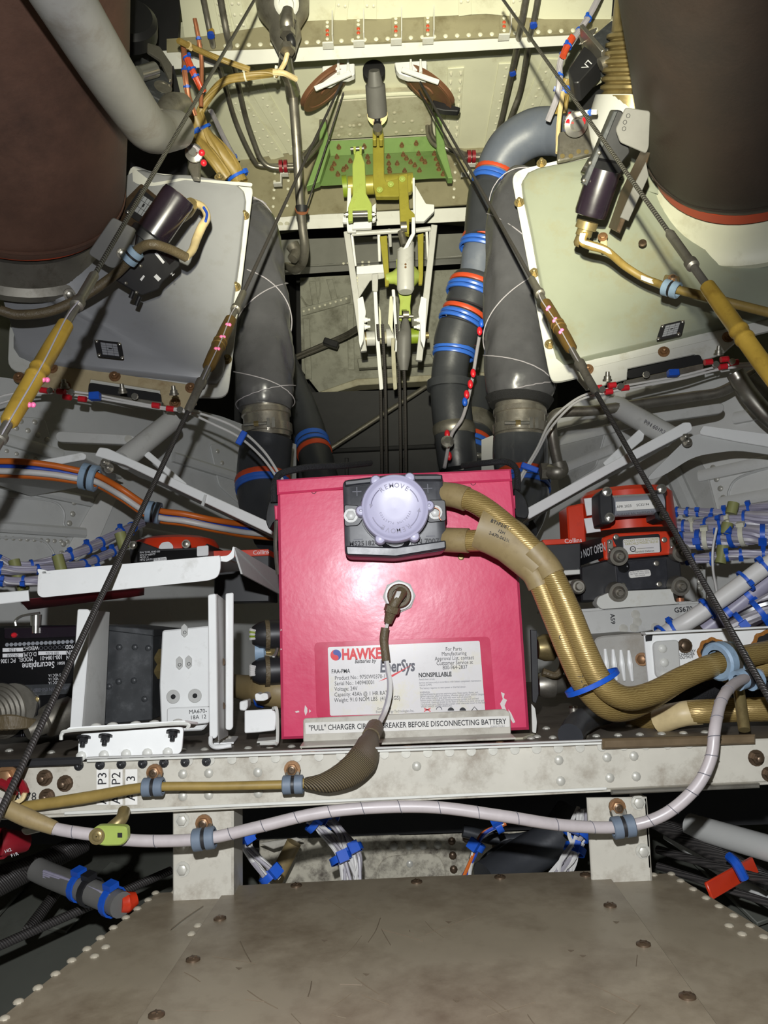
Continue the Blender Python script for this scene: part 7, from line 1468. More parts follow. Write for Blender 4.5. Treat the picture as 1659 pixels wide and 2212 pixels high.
b = B(); b.lathe(at(1184, 1018, 1.2), V((-1, 0, 0)), [(0, 0.014), (0.012, 0.014)], 6); part(b, 'nut', 'steel_dull', ef)
pipe('bleed_pipe', 'fat shiny steel pipe curving off the right edge, outer one', [(1588, 805, 1.14), (1600, 825, 1.14), (1622, 858, 1.13), (1665, 905, 1.12), (1720, 940, 1.1)], 0.0135, 'steel', 'fat steel pipes', 18)
pipe('bleed_pipe', 'fat shiny steel pipe curving off the right edge, upper one', [(1625, 810, 1.16), (1640, 830, 1.16), (1680, 865, 1.15), (1720, 890, 1.14)], 0.0135, 'steel', 'fat steel pipes', 18)
# sense wires, right
ow2 = thing('sense_wires', 'pair of thin white wires with red splices below the right plenum', 'wire', at(1250, 885, 1.12), 'sense wires')
for k, dy in enumerate((0, 7)):
    b = B(); b.tube(pp([(1720, 775+dy, 1.10), (1640, 783+dy, 1.12), (1560, 790+dy, 1.14), (1470, 812+dy, 1.14), (1380, 828+dy, 1.14), (1290, 845+dy, 1.13), (1240, 865+dy, 1.12), (1190, 910+dy*2, 1.10), (1160, 970+dy, 1.06), (1125, 1030+dy, 1.02), (1108, 1075+dy, 1.0)]), 0.0019, 7); part(b, 'wire', 'wire_white', ow2)
for x, y in ((1292, 838), (1322, 832), (1315, 846), (1350, 838), (1530, 782), (1565, 776), (1562, 792), (1586, 783)):
    b = B(); b.tube(pp([(x-8, y+1, 1.125), (x+8, y-1, 1.125)]), 0.0046, 10, raw=True); part(b, 'splice', 'red_cap', ow2)
for x, y in ((1300, 842), (1340, 835), (1395, 810), (1545, 788), (1580, 782)):
    b = B(); b.lathe(at(x, y, 1.12), NYv, [(0, 0.005), (0.004, 0.005)], 8); part(b, 'terminal_nut', 'steel_bright', ow2)
b = B(); b.box(at(1454, 806, 1.12), 0.008, 0.006, 0.005, None, 0.001); part(b, 'tag', 'tie_blue', ow2)
b = B(); b.bar(at(1126, 1004, 1.01), at(1162, 1017, 1.01), 0.008, 0.005, NYv, 0.001); part(b, 'tag', 'tie_blue', ow2)
b = B(); b.prism([at(x, y, 1.15) for x, y in [(1350, 822), (1520, 785), (1520, 798), (1350, 836)]], V((0, 0.01, 0)), 0.001); part(b, 'support_rail', 'steel_dull', ow2)
for x, y in ((1312, 822), (1552, 766)): piece('cone', 'stud', 'steel_dull', 0.006, at(x, y, 1.12), V((0, -0.4, 1)), ow2)
# far sense wire by the segmented duct
ow3 = thing('sense_wires', 'thin wires with red and blue splices hanging behind the segmented duct', 'wire', at(1000, 900, 1.7), 'sense wires')
b = B(); b.tube(pp([(1040, 700, 1.72), (1030, 760, 1.70), (1018, 830, 1.68), (1000, 900, 1.66), (975, 940, 1.65), (960, 1010, 1.62)]), 0.004, 8); part(b, 'wire', 'wire_grey', ow3)
for x, y, m_ in ((1036, 715, 'red_cap'), (1022, 806, 'red_cap'), (1016, 830, 'red_cap'), (1008, 852, 'red_cap'), (1004, 868, 'tie_blue'), (966, 938, 'red_cap'), (970, 985, 'red_cap'), (1040, 698, 'tie_blue')):
    b = B(); b.sphere(at(x, y, 1.64), 0.008, 10, (0.8, 0.8, 1.3)); part(b, 'splice', m_, ow3)
b = B(); b.lathe(at(966, 956, 1.62), V((0, -1, 0.3)), [(0, 0.014), (0.006, 0.014), (0.008, 0.007), (0.014, 0.006)], 16); part(b, 'terminal', 'steel_bright', ow3)
# ---------------------------------------------------------------- cockpit voice recorder
cv = thing('voice_recorder', 'bright red-orange voice recorder with a silver beacon and a black base, right of the battery', 'recorder', at(1370, 1300, 1.02))
YV = 0.96
b = B(); b.lathe(at(1358, 1150, YV+0.075), V((0, 0, 1)), [(0, 0.062), (0.05, 0.060), (0.056, 0.054), (0.058, 0.03), (0.058, 0.001)], 44); dm = part(b, 'drum', 'red_orange', cv)
for y0, y1 in ((1075, 1112), (1118, 1150)):
    ring = [at(x, y, YV+0.03-0.0) for x, y in ((1262, y0+2), (1293, y0-2), (1298, y1-2), (1268, y1+2))]
    b = B(); b.prism(ring, V((0, 0.003, 0)), 0.0005); part(b, 'patch', 'reflective_white', cv)
plate('side_block', '', [(1224, 1094), (1262, 1086), (1268, 1192), (1230, 1196)], YV+0.06, 0.05, 'red_orange', '', 0.002, 0.003, cv)
b = B(); b.tube([at(1322, 1094, YV-0.022), at(1428, 1088, YV-0.022)], 0.0135, 24, raw=True); bc2 = part(b, 'beacon', 'silver_beacon', cv)
plate('beacon_label', '', [(1330, 1084), (1416, 1079), (1418, 1098), (1332, 1104)], YV-0.0358, 0.001, 'placard_white', '', 0, 0.001, cv)
text(cv, 'APR 2023', at(1348, 1094, YV-0.0362), V((1, 0, 0.04)), V((0, 0, 1)), 0.0045, 'ink'); text(cv, 'SC32194   C', at(1394, 1090, YV-0.0362), V((1, 0, 0.04)), V((0, 0, 1)), 0.0042, 'ink')
text(cv, 'DUKANE P/N 266E5542-00', at(1372, 1109, YV-0.0352), V((1, 0, 0.04)), V((0, -0.3, 1)), 0.004, 'ink_grey')
for pts in ([(1293, 1066), (1302, 1056), (1320, 1058), (1324, 1075), (1326, 1122), (1318, 1132), (1298, 1132), (1294, 1110)], [(1412, 1068), (1430, 1050), (1438, 1060), (1440, 1118), (1432, 1126), (1416, 1120)]):
    plate('beacon_bracket', '', pts, YV-0.03, 0.035, 'black_paint', '', 0.002, 0.002, cv)
for x, y in ((1311, 1062), (1317, 1118), (1429, 1056), (1434, 1113)): piece('hex', 'bolt', 'steel_bright', 0.0042, at(x, y, YV-0.03), NYv, cv)
plate('front_plate', '', [(1300, 1162), (1328, 1152), (1460, 1146), (1466, 1158), (1468, 1196), (1306, 1210)], YV-0.01, 0.03, 'red_orange', '', 0.0015, 0.003, cv)
plate('side_plate', '', [(1253, 1172, YV+0.05), (1300, 1160, YV-0.008), (1304, 1204, YV-0.008), (1255, 1222, YV+0.05)], YV, 0.01, 'black_paint', '', 0.0005, 0, cv)
text(cv, 'DO NOT OPEN', at(1278, 1192, YV+0.017), at(1300, 1180, YV-0.008)-at(1253, 1196, YV+0.05), V((0, 0, 1)), 0.0145, 'ink_white', bold=0.02, h=0.002, sx=0.8)
plate('label_frame', '', [(1322, 1160), (1425, 1153), (1430, 1192), (1348, 1199), (1340, 1194)], YV-0.012, 0.003, 'black_paint', '', 0.0004, 0.003, cv)
plate('label', '', [(1346, 1165), (1424, 1160), (1426, 1193), (1348, 1198)], YV-0.0135, 0.002, 'label_white', '', 0, 0.002, cv)
Xv = V((1, 0, 0.04))
text(cv, 'COCKPIT VOICE RECORDER', at(1385, 1167, YV-0.0138), Xv, V((0, 0, 1)), 0.0042, 'olive_yellow', sx=0.82); text(cv, 'FAIRCHILD MODEL FA2100', at(1386, 1173, YV-0.0138), Xv, V((0, 0, 1)), 0.0042, 'olive_yellow', sx=0.82)
text(cv, 'Fairchild Defense', at(1392, 1191, YV-0.0138), Xv, V((0, 0, 1)), 0.0034, 'ink')
b = B(); b.lathe(at(1367, 1186, YV-0.0138), NYv, [(0, 0.0036), (0.0004, 0.0036), (0.0004, 0.0027), (0, 0.0027)], 20, caps=False); b.bar(at(1364, 1186, YV-0.014), at(1370, 1186, YV-0.014), 0.0008, 0.0003, NYv); b.bar(at(1376, 1185, YV-0.014), at(1412, 1183, YV-0.014), 0.0004, 0.0003, NYv); part(b, 'maker_mark', 'ink', cv)
for x, y in ((1331, 1160), (1435, 1166)): piece('screw', 'screw', 'steel_dull', 0.0035, at(x, y, YV-0.012), NYv, cv)
plate('base', '', [(1254, 1224), (1308, 1210), (1468, 1198), (1470, 1214), (1476, 1272), (1330, 1284), (1312, 1298), (1256, 1300)], YV+0.0, 0.09, 'black_paint', '', 0.002, 0.003, cv)
plate('base_plate', '', [(1330, 1214), (1440, 1206), (1444, 1270), (1336, 1276)], YV-0.003, 0.004, 'plastic_black', '', 0.0005, 0.002, cv)
plate('base_label', '', [(1358, 1234), (1404, 1230), (1407, 1244), (1360, 1249)], YV-0.0045, 0.002, 'placard_white', '', 0, 0.003, cv)
text(cv, 'ATPE TYPE 52N-1000A\nBATTERY RACK 40500\nREV 040508', at(1382, 1239, YV-0.0047), Xv, V((0, 0, 1)), 0.0024, 'ink_grey')
b = B(); b.lathe(at(1346, 1224, YV-0.004), NYv, [(0, 0.0075), (0.0015, 0.0075), (0.0015, 0.005), (0.0005, 0.005)], 22); part(b, 'test_jack', 'black_gloss', cv)
for x, y in ((1418, 1217), (1346, 1265), (1424, 1262)): piece('screw', 'screw', 'steel', 0.0035, at(x, y, YV-0.004), NYv, cv)
def knob_(x, y):
    b = B(); b.lathe(at(x, y, YV-0.004), V((0.02, -1, -0.15)), [(0, 0.012), (0.012, 0.012), (0.015, 0.0115), (0.015, 0.008), (0.017, 0.0075), (0.019, 0.005), (0.019, 0.0035), (0.024, 0.003)], 22); k = part(b, 'hold_down_knob', 'steel_dull', cv)
for x, y in ((1329, 1200), (1462, 1192), (1328, 1277), (1460, 1264)): knob_(x, y)
for x, y in ((1316, 1166), (1451, 1160)):
    b = B(); b.prism(rounded([at(x+dx, y+dy, YV-0.011) for dx, dy in ((-6, 0), (6, -1), (9, 30), (-4, 32))], 0.003), V((0, -0.003, 0)), 0.0005); lt_ = part(b, 'latch_strap', 'steel_dull', cv)
    for k in (5, 22): piece('rivet', 'rivet', 'steel_bright', 0.0025, at(x+1, y+k, YV-0.014), NYv, lt_)
# dark box with red strip, right of battery
rb3 = thing('avionics_box', 'dark box with a red top strip between the battery cables and the voice recorder', 'box', at(1215, 1235, 1.0), 'dark boxes with red strips')
plate('body', '', [(1172, 1176), (1255, 1172), (1255, 1232), (1200, 1235), (1174, 1234)], 0.97, 0.08, 'black_paint', '', 0.002, 0.002, rb3)
plate('strip', '', [(1172, 1166), (1252, 1162), (1254, 1173), (1172, 1178)], 0.966, 0.085, 'red_orange', '', 0.001, 0.001, rb3)
plate('rail', '', [(1175, 1234), (1255, 1230), (1255, 1240), (1176, 1246)], 0.965, 0.085, 'flange_white', '', 0.001, 0.001, rb3)
text(rb3, 'Collins', at(1238, 1168, 0.9655), V((1, 0, 0.04)), V((0, 0, 1)), 0.008, 'ink_white')
b = B(); b.lathe(at(1245, 1268, 0.95), V((0, -1, 0)), [(0, 0.009), (0.01, 0.009), (0.012, 0.007), (0.012, 0.005), (0.018, 0.004)], 18); part(b, 'hold_down_knob', 'steel_dull', rb3)
b = B(); b.prism(rounded([at(x, y, 0.955) for x, y in [(1222, 1255), (1250, 1250), (1256, 1282), (1240, 1284)]], 0.003), V((0, 0.02, 0)), 0.001); part(b, 'tray_tab', 'steel_dull', rb3)
# white tray under the recorder
ty_ = thing('recorder_tray', 'pale grey tray with stencilled letters under the voice recorder', 'tray', at(1370, 1380, 1.0))
plate('lip', '', [(1288, 1305), (1292, 1290), (1320, 1278), (1452, 1272), (1458, 1300), (1470, 1304), (1300, 1316)], 0.945, 0.02, 'flange_white', '', 0.001, 0.003, ty_)
plate('front', '', [(1244, 1322), (1480, 1304), (1540, 1302), (1545, 1345), (1440, 1356), (1280, 1384), (1262, 1380)], 0.95, 0.004, 'grey_pale', '', 0.001, 0.002, ty_)
b = B(); q = [at(x, y, 0.954) for x, y in ((1244, 1322), (1480, 1304), (1545, 1302))]; b.prism(q+[p+V((0, 0.25, 0)) for p in q[::-1]], V((0, 0, 0.003))); part(b, 'deck', 'grey_pale', ty_)
text(ty_, 'GS670', at(1476, 1317, 0.9495), V((1, 0, 0.05)), V((0, 0, 1)), 0.0085, 'ink', bold=0.02); text(ty_, 'A59', at(1323, 1337, 0.9495), V((0, 0, -1)), V((1, 0, 0)), 0.0075, 'ink', bold=0.02)
for x, y in ((1373, 1327), (1377, 1343), (1347, 1358), (1370, 1356), (1416, 1355)): piece('flush', 'rivet', 'rivet_grey', 0.0055, at(x, y, 0.9495), NYv, ty_)
gst = thing('ground_stud', 'small copper ground stud beside the voice recorder base', 'stud', at(1470, 1305, 0.97))
b = B(); b.lathe(at(1470, 1308, 0.975), V((0, 0, 1)), [(0, 0.007), (0.003, 0.007), (0.003, 0.005), (0.009, 0.005), (0.009, 0.0025), (0.018, 0.0025)], 12); part(b, 'stud', 'wire_copper', gst)
# ---------------------------------------------------------------- battery charger box
bx_ = thing('battery_charger', 'pale grey vented charger box with a printed output placard at the lower right', 'charger', at(1480, 1490, 0.87))
YX = 0.845
plate('vented_case', '', [(1284, 1380), (1300, 1374), (1400, 1366), (1402, 1485), (1290, 1500), (1284, 1470)], YX+0.015, 0.15, 'grey_tube', '', 0.003, 0.006, bx_)
for i in range(4):
    x = 1307+i*17; b = B(); b.tube(pp([(x, 1402+i, YX+0.012), (x+3, 1435, YX+0.010), (x+8, 1468+i, YX+0.013)]), [0.0015, 0.0032, 0.0015], 8); part(b, 'louvre', 'white_paint', bx_)
plate('end_frame', '', [(1391, 1372), (1396, 1366), (1720, 1352), (1720, 1372), (1720, 1440), (1680, 1500), (1402, 1482)], YX, 0.004, 'white_paint', '', 0.001, 0.003, bx_)
plate('bracket', '', [(1412, 1392), (1420, 1385), (1466, 1382), (1470, 1446), (1440, 1470), (1418, 1462)], YX-0.006, 0.006, 'grey_pale', '', 0.0015, 0.004, bx_)
for x, y in ((1431, 1401), (1435, 1431), (1437, 1460)): piece('rivet', 'rivet', 'flange_white', 0.005, at(x, y, YX-0.006), NYv, bx_)
piece('hex', 'bolt', 'bolt_brown', 0.005, at(1387, 1424, YX+0.012), V((-0.6, -1, 0)), bx_); piece('hex', 'bolt', 'bolt_dark', 0.0055, at(1479, 1395, YX), NYv, bx_)
for i, s_ in enumerate(('BATTERY', 'CHARGER', 'OUTPUT')): text(bx_, s_, at((1487, 1483, 1483)[i], 1407+i*6.6, YX-0.0005), V((1, 0, 0.03)), V((0, 0, 1)), 0.0038, 'ink', bold=0.02)
b = B(); b.prism([at(1394, 1374, YX-0.0006), at(1410, 1371, YX-0.0006), at(1408, 1384, YX-0.0006), at(1395, 1386, YX-0.0006)], V((0, 0.0004, 0))); part(b, 'notch', 'black_void', bx_)
for cx0, cy0, r_ in ((1540, 1412, 0.017), (1660, 1400, 0.019)):
    b = B(); ring = [at(cx0, cy0, YX-0.001)+V((math.cos(a), 0, math.sin(a)))*r_*(1+0.05*math.sin(9*a)) for a in [2*math.pi*i/40 for i in range(40)]]; c0 = at(cx0, cy0, YX-0.001)
    b.prism(ring, V((0, -0.002, 0)), 0.0004); gm = part(b, 'grommet', 'cork', bx_, 'amber crusty grommet')
    b = B(); b.prism([c0+(p-c0)*0.80 for p in ring], V((0, -0.0024, 0))); part(b, 'opening', 'black_void', gm)
plate('side_flange', '', [(1394, 1366), (1720, 1350), (1720, 1354), (1396, 1371)], YX-0.014, 0.016, 'white_paint', '', 0.0006, 0, bx_)
# further gold cable pieces and tubes right below
for pts, r_, lab, m_ in (([(1430, 1420, 0.90), (1500, 1440, 0.86), (1600, 1412, 0.86), (1720, 1405, 0.86)], 0.0115, 'tan sleeved cable behind the large clamp', 'sleeve_tan'),
                     ([(1560, 1452, 0.80), (1620, 1446, 0.80), (1720, 1430, 0.80)], 0.0105, 'gold cable leaving the right edge below the tan sleeve', 'gold_cable'),
                     ([(1370, 1560, 0.86), (1480, 1540, 0.80), (1560, 1535, 0.79), (1640, 1532, 0.78), (1720, 1530, 0.78)], 0.012, 'gold cable with a tan printed sleeve lying on the shelf at the right', 'gold_cable'),
                     ([(1410, 1530, 0.86), (1500, 1490, 0.86), (1560, 1475, 0.86), (1720, 1500, 0.86)], 0.018, 'dark wrapped bundle behind the stud at the right', 'black_fabric'),
                     ([(1232, 1590, 0.76), (1252, 1562, 0.79), (1300, 1540, 0.84), (1400, 1520, 0.9)], 0.0125, 'black rubber hose rising behind the gold cables', 'black_duct')):
    b = B(); b.tube(pp(pts), r_, 14); o = one(b, 'power_cable', m_, lab, 'cable', 'cables at the lower right')
    if 'printed' in lab:
        b = B(); b.tube(pp([(1422, 1559, 0.817), (1470, 1543, 0.80), (1512, 1538, 0.796)]), 0.0126, 14); sl_ = part(b, 'sleeve', 'wire_cream', o)
b = B(); b.lathe(V((at(1240, 1545, 0.80).x, 0.80, Zd(-0.124))), V((0, 0, 1)), [(0, 0.014), (0.002, 0.014), (0.002, 0.0065), (0.02, 0.0065), (0.02, 0.0045), (0.03, 0.0045)], 14); one(b, 'hold_down_stud', 'steel_dull', 'steel hold-down stud on the shelf right of the battery', 'stud')
tr = thing('battery_tray_edge', 'black tray edge standing along the right side of the battery', 'tray', at(1158, 1580, 0.82))
plate('wall', '', [(1146, 1360), (1160, 1362), (1164, 1500), (1158, 1520), (1150, 1516)], 0.84, 0.004, 'black_paint', '', 0.0005, 0.001, tr)
plate('tab', '', [(1148, 1520), (1156, 1530), (1160, 1560), (1158, 1584), (1150, 1582)], 0.80, 0.003, 'flange_white', '', 0.0005, 0.001, tr)
for y, lab in ((1400, 'upper brass plug right of the battery under the gold cables'), (1480, 'lower silver plug right of the battery under the gold cables')):
    o = thing('round_plug', lab, 'plug', at(1190, y, 0.95), 'plugs right of the battery')
    b = B(); b.lathe(at(1158, y, 0.93), V((1, 0.2, 0)), [(0, 0.012), (0.01, 0.016), (0.02, 0.016), (0.022, 0.012), (0.035, 0.011)], 18); part(b, 'shell', 'brass_dull' if y < 1450 else 'steel', o)
    for k in range(4):
        b = B(); b.tube(pp([(1185, y-8+k*5, 0.94), (1215, y-10+k*7, 0.95), (1245, y-6+k*3, 0.97), (1290, y+k*4, 1.0)]), 0.003, 7); part(b, 'wire', 'wire_white' if k % 2 else 'wire_cream', o)
    ring_tie(o, at(1230, y-2, 0.945), V((1, 0.1, 0)), 0.011, 0.005)
b = B(); b.tube(pp([(1195, 1390, 0.91), (1212, 1410, 0.90), (1215, 1440, 0.90), (1200, 1458, 0.90), (1172, 1450, 0.90)]), 0.004, 8); one(b, 'brown_lead', 'sleeve_brown', 'brown lead curling under the gold cables right of the battery', 'cable')
# ---------------------------------------------------------------- tied harness rows at the right
harness('wire_harness', 'top row of tied harness right of the voice recorder', [(1440, 1104, 1.10), (1500, 1106, 1.08), (1560, 1108, 1.06), (1610, 1100, 1.04), (1700, 1088, 1.0)], 0.0058, (0.1, 0.2, 0.3, 0.42, 0.55, 0.65, 0.8), grp=HG)
harness('wire_harness', 'second row of tied harness right of the voice recorder', [(1440, 1142, 1.10), (1500, 1140, 1.08), (1560, 1130, 1.05), (1610, 1122, 1.03), (1700, 1118, 1.0)], 0.0108, (0.08, 0.18, 0.28, 0.38, 0.5, 0.62, 0.78), grp=HG, tie_alt='tie_white', strands=6)
harness('wire_harness', 'thick third row of tied harness right of the voice recorder', [(1455, 1172, 1.08), (1510, 1166, 1.06), (1570, 1162, 1.04), (1620, 1156, 1.02), (1700, 1156, 1.0)], 0.0125, (0.12, 0.25, 0.34, 0.45, 0.58, 0.7, 0.85), grp=HG, tie_alt='tie_white', strands=6)
harness('wire_harness', 'lowest thin row of tied harness right of the voice recorder', [(1470, 1210, 1.06), (1530, 1205, 1.04), (1600, 1198, 1.02), (1700, 1196, 1.0)], 0.0068, (0.1, 0.2, 0.4, 0.55, 0.7, 0.85), grp=HG, strands=4)
for x, y, h_, lab in ((1583, 1098, 24, 'olive standoff on the top right harness row'), (1560, 1198, 38, 'olive standoff under the thick right harness row'), (1570, 1142, 24, 'olive standoff between the right harness rows')):
    b = B(); b.tube([at(x+2, y-h_*0.5, 1.03), at(x-4, y+h_*0.5, 1.03)], 0.0075, 10, raw=True); one(b, 'cable_standoff', 'tie_olive', lab, 'standoff', 'olive standoffs')
harness('sleeved_bundle', 'clear sleeved white bundle with blue ties slanting to the right edge', [(1415, 1385, 0.92), (1450, 1362, 0.92), (1490, 1340, 0.91), (1570, 1285, 0.90), (1650, 1226, 0.89), (1720, 1180, 0.88)], 0.0118, (0.12, 0.26, 0.5, 0.72, 0.8), 'hose_white', 'slanting sleeved bundles', 0)
harness('sleeved_bundle', 'lilac grey bundle slanting below the clear sleeved one', [(1520, 1362, 0.93), (1580, 1318, 0.92), (1640, 1270, 0.91), (1720, 1210, 0.90)], 0.0125, (0.3, 0.55), 'wire_lilac', 'slanting sleeved bundles', 0)
harness('sleeved_bundle', 'purple marked bundle slanting lowest at the right edge', [(1585, 1360, 0.90), (1640, 1322, 0.89), (1720, 1272, 0.88)], 0.0125, (0.2, 0.5), 'wire_grey', 'slanting sleeved bundles', 6, 'black_purple')
harness('sleeved_bundle', 'thin blue tape bundle between the slanting bundles', [(1560, 1320, 0.94), (1610, 1278, 0.93), (1720, 1200, 0.92)], 0.008, (0.3, 0.6), 'clamp_blue', 'slanting sleeved bundles', 3, 'blue_wire')
b = B(); b.tube(pp([(1548, 1140, 1.0), (1540, 1185, 1.0), (1540, 1230, 1.0), (1548, 1280, 0.98), (1546, 1320, 0.97)]), 0.0016, 6); one(b, 'loose_wire', 'wire_white', 'single white wire hanging from the right harness', 'wire')
b = B(); b.prism([at(x, y, 1.16) for x, y in [(1512, 1180), (1524, 1180), (1526, 1330), (1508, 1340)]], V((0, 0.01, 0)), 0.001); rs_ = one(b, 'riveted_strap', 'grey_pale', 'upright riveted strap behind the right harness', 'strap')
for i in range(7): piece('rivet', 'rivet', 'rivet_grey', 0.005, at(1512, 1228+i*14, 1.158), NYv, rs_)
# ================================================================ below the beam
cpn = thing('corroded_web', 'white corroded keel web with a bolt pattern seen under the beam', 'keel web', at(850, 1900, 0.98))
YU = 0.98
b = B(); b.prism([at(x, y, YU) for x, y in [(560, 1812), (1160, 1790), (1160, 2050), (560, 2060)]], V((0, 0.006, 0)), 0.001); part(b, 'web', 'corroded', cpn)
b = B(); b.prism(rounded([at(x, y, YU-0.001) for x, y in [(818, 1850), (935, 1840), (962, 1862), (966, 1960), (800, 1970)]], 0.02), V((0, -0.003, 0)), 0.001); part(b, 'doubler', 'corroded', cpn)
for x, y in ((851, 1829), (884, 1828), (914, 1827), (946, 1825), (976, 1817), (978, 1848), (980, 1878), (1008, 1812), (1070, 1862), (1100, 1853), (885, 1866), (1071, 1828)): piece('rivet', 'rivet', 'rivet_grey' if x < 950 else 'bolt_dark', 0.0048, at(x, y, YU-0.003), NYv, cpn)
b = B(); b.prism([at(x, y, 0.93) for x, y in [(560, 1822), (640, 1810), (655, 1815), (590, 1835)]], V((0, 0.004, 0)), 0.001); part(b, 'angle', 'beam_white', cpn)
b = B(); b.tube(pp([(595, 1900, 0.92), (615, 1860, 0.92), (635, 1820, 0.92)]), 0.009, 10); part(b, 'drain_tube', 'sleeve_tan', cpn)
b = B(); b.prism([at(-200, 1745, 0.98), at(1860, 1660, 0.98), at(1860, 1775, 0.98), at(1150, 1795, 0.98), at(560, 1815, 0.98), at(-200, 1830, 0.98)], V((0, 0.01, 0))); one(b, 'shade_sheet', 'black_void', 'black sheet put in for the dark void under the shelf', 'shade sheet')  # added black sheet gives the shade of the void below the shelf
# wire bundles with blue ties below the beam
UG = 'tied wires under the beam'
def loose(label, pts, n, spread, ties, m=('wire_white', 'wire_grey'), r=0.0019):
    P = pp(pts); o = thing('loose_bundle', label, 'wire bundle', P[-1], UG)
    for k in range(n):
        off = [V((random.uniform(-1, 1)*spread, random.uniform(-.6, .6)*spread, random.uniform(-.3, .3)*spread)) for _ in P]
        b = B(); b.tube([p+q for p, q in zip(P, off)], r, 6, 6); part(b, 'wire', m[k % len(m)], o)
    c = catmull(P, 8)
    for t in ties:
        i = min(max(1, int(t*(len(c)-1))), len(c)-2); ring_tie(o, c[i], c[i+1]-c[i-1], spread*1.25+r, 0.007)
    return o
loose('tied wire bundle slanting beside the left post', [(525, 1805, 0.80), (545, 1840, 0.80), (590, 1895, 0.80)], 9, 0.007, (0.12, 0.95))
loose('left of two tied wire bundles hanging below the battery', [(672, 1770, 0.84), (700, 1795, 0.84), (730, 1840, 0.83), (752, 1905, 0.82)], 8, 0.0065, (0.1, 0.75))
loose('right of two tied wire bundles hanging below the battery', [(705, 1765, 0.86), (735, 1795, 0.85), (762, 1845, 0.84), (780, 1905, 0.83)], 9, 0.0075, (0.12, 0.65))
loose('thin coloured wire bundle below the battery right of the corroded plate bolts', [(1085, 1778, 0.84), (1050, 1800, 0.84), (1022, 1845, 0.84), (1005, 1900, 0.84)], 4, 0.004, (0.1, 0.55), ('blue_wire', 'wire_white', 'orange_wire'))
loose('fanned white wire bundle beside the right post', [(1262, 1750, 0.84), (1245, 1800, 0.83), (1225, 1850, 0.82), (1195, 1905, 0.81)], 10, 0.008, (0.35,), r=0.0022)
loose('second fanned white wire bundle beside the right post', [(1268, 1760, 0.85), (1250, 1810, 0.84), (1235, 1860, 0.83), (1225, 1905, 0.82)], 7, 0.006, (0.5,), r=0.0022)
for pts, r_, lab in (([(1240, 1760, 0.92), (1200, 1810, 0.91), (1120, 1860, 0.90), (1050, 1905, 0.88)], 0.022, 'thick black hose curving down below the beam'), ([(1120, 1815, 0.93), (1080, 1835, 0.92), (1045, 1865, 0.92), (1035, 1905, 0.92)], 0.006, 'thin black hose looping beside the coloured wires'), ([(1000, 1795, 0.93), (1100, 1815, 0.93), (1220, 1790, 0.93)], 0.007, 'dark line running behind the thick black hose')):
    b = B(); b.tube(pp(pts), r_, 14); one(b, 'rubber_hose', 'black_duct', lab, 'hose', 'black hoses under the beam')
# lower left corner: tray edge, sleeved conduit, dark cables
sk2 = thing('sloping_skin_panel', 'dull grey sloping skin panel below the beam at the left', 'skin panel', at(200, 2000, 1.0))
b = B(); b.prism([at(x, y, Y) for x, y, Y in [(-200, 1830, 1.25), (560, 1800, 1.15), (560, 2120, 0.85), (-200, 2240, 0.85)]], V((0, 0.006, -0.004))); part(b, 'skin', 'shaded_skin', sk2)
b = B(); b.bar(at(120, 2010, 0.98), at(260, 1870, 1.10), 0.03, 0.006, V((0, -0.6, 0.8)), 0.001); part(b, 'stringer', 'shaded_skin', sk2)
b = B(); b.bar(at(-40, 2000, 0.99), at(90, 1860, 1.16), 0.02, 0.006, V((0, -0.6, 0.8)), 0.001); part(b, 'stringer', 'shaded_skin', sk2)
sk3 = thing('sloping_skin_panel', 'dull grey sloping skin panel below the beam at the right', 'skin panel', at(1550, 2000, 1.0))
b = B(); b.prism([at(x, y, Y) for x, y, Y in [(1150, 1790, 1.15), (1860, 1740, 1.25), (1860, 2200, 0.85), (1150, 2080, 0.85)]], V((0, 0.006, -0.004))); part(b, 'skin', 'shaded_skin', sk3)
b = B(); b.bar(at(1440, 1780, 1.12), at(1659, 1990, 0.95), 0.03, 0.006, V((0, -0.6, 0.8)), 0.001); part(b, 'stringer', 'shaded_skin', sk3)
cdt = thing('sleeved_conduit', 'clear sleeved conduit with blue and black ties at the lower left', 'conduit', at(180, 1930, 0.80))
b = B(); b.tube(pp([(80, 1878, 0.84), (110, 1892, 0.83), (180, 1920, 0.80), (240, 1945, 0.78), (262, 1955, 0.77)]), 0.0118, 16); part(b, 'sleeve', 'actuator_grey', cdt)
for k in range(5):
    b = B(); b.tube(pp([(95, 1882+k*4, 0.82), (180, 1912+k*4, 0.79), (240, 1936+k*4, 0.77)]), 0.0017, 6); part(b, 'wire', 'wire_lilac', cdt)
dC = at(240, 1945, .78)-at(110, 1892, .83)
for x, y, Y, m_ in ((174, 1916, 0.803, 'tie_blue'), (196, 1926, 0.795, 'black_paint'), (243, 1947, 0.779, 'tie_blue')): ring_tie(cdt, at(x, y, Y), dC, 0.0125, 0.007, m_, V((0.2, -0.4, 1)))
b = B(); b.tube(pp([(258, 1952, 0.775), (275, 1948, 0.78), (295, 1940, 0.785)]), [0.009, 0.010, 0.006], 10); part(b, 'red_wrap', 'red_orange', cdt)
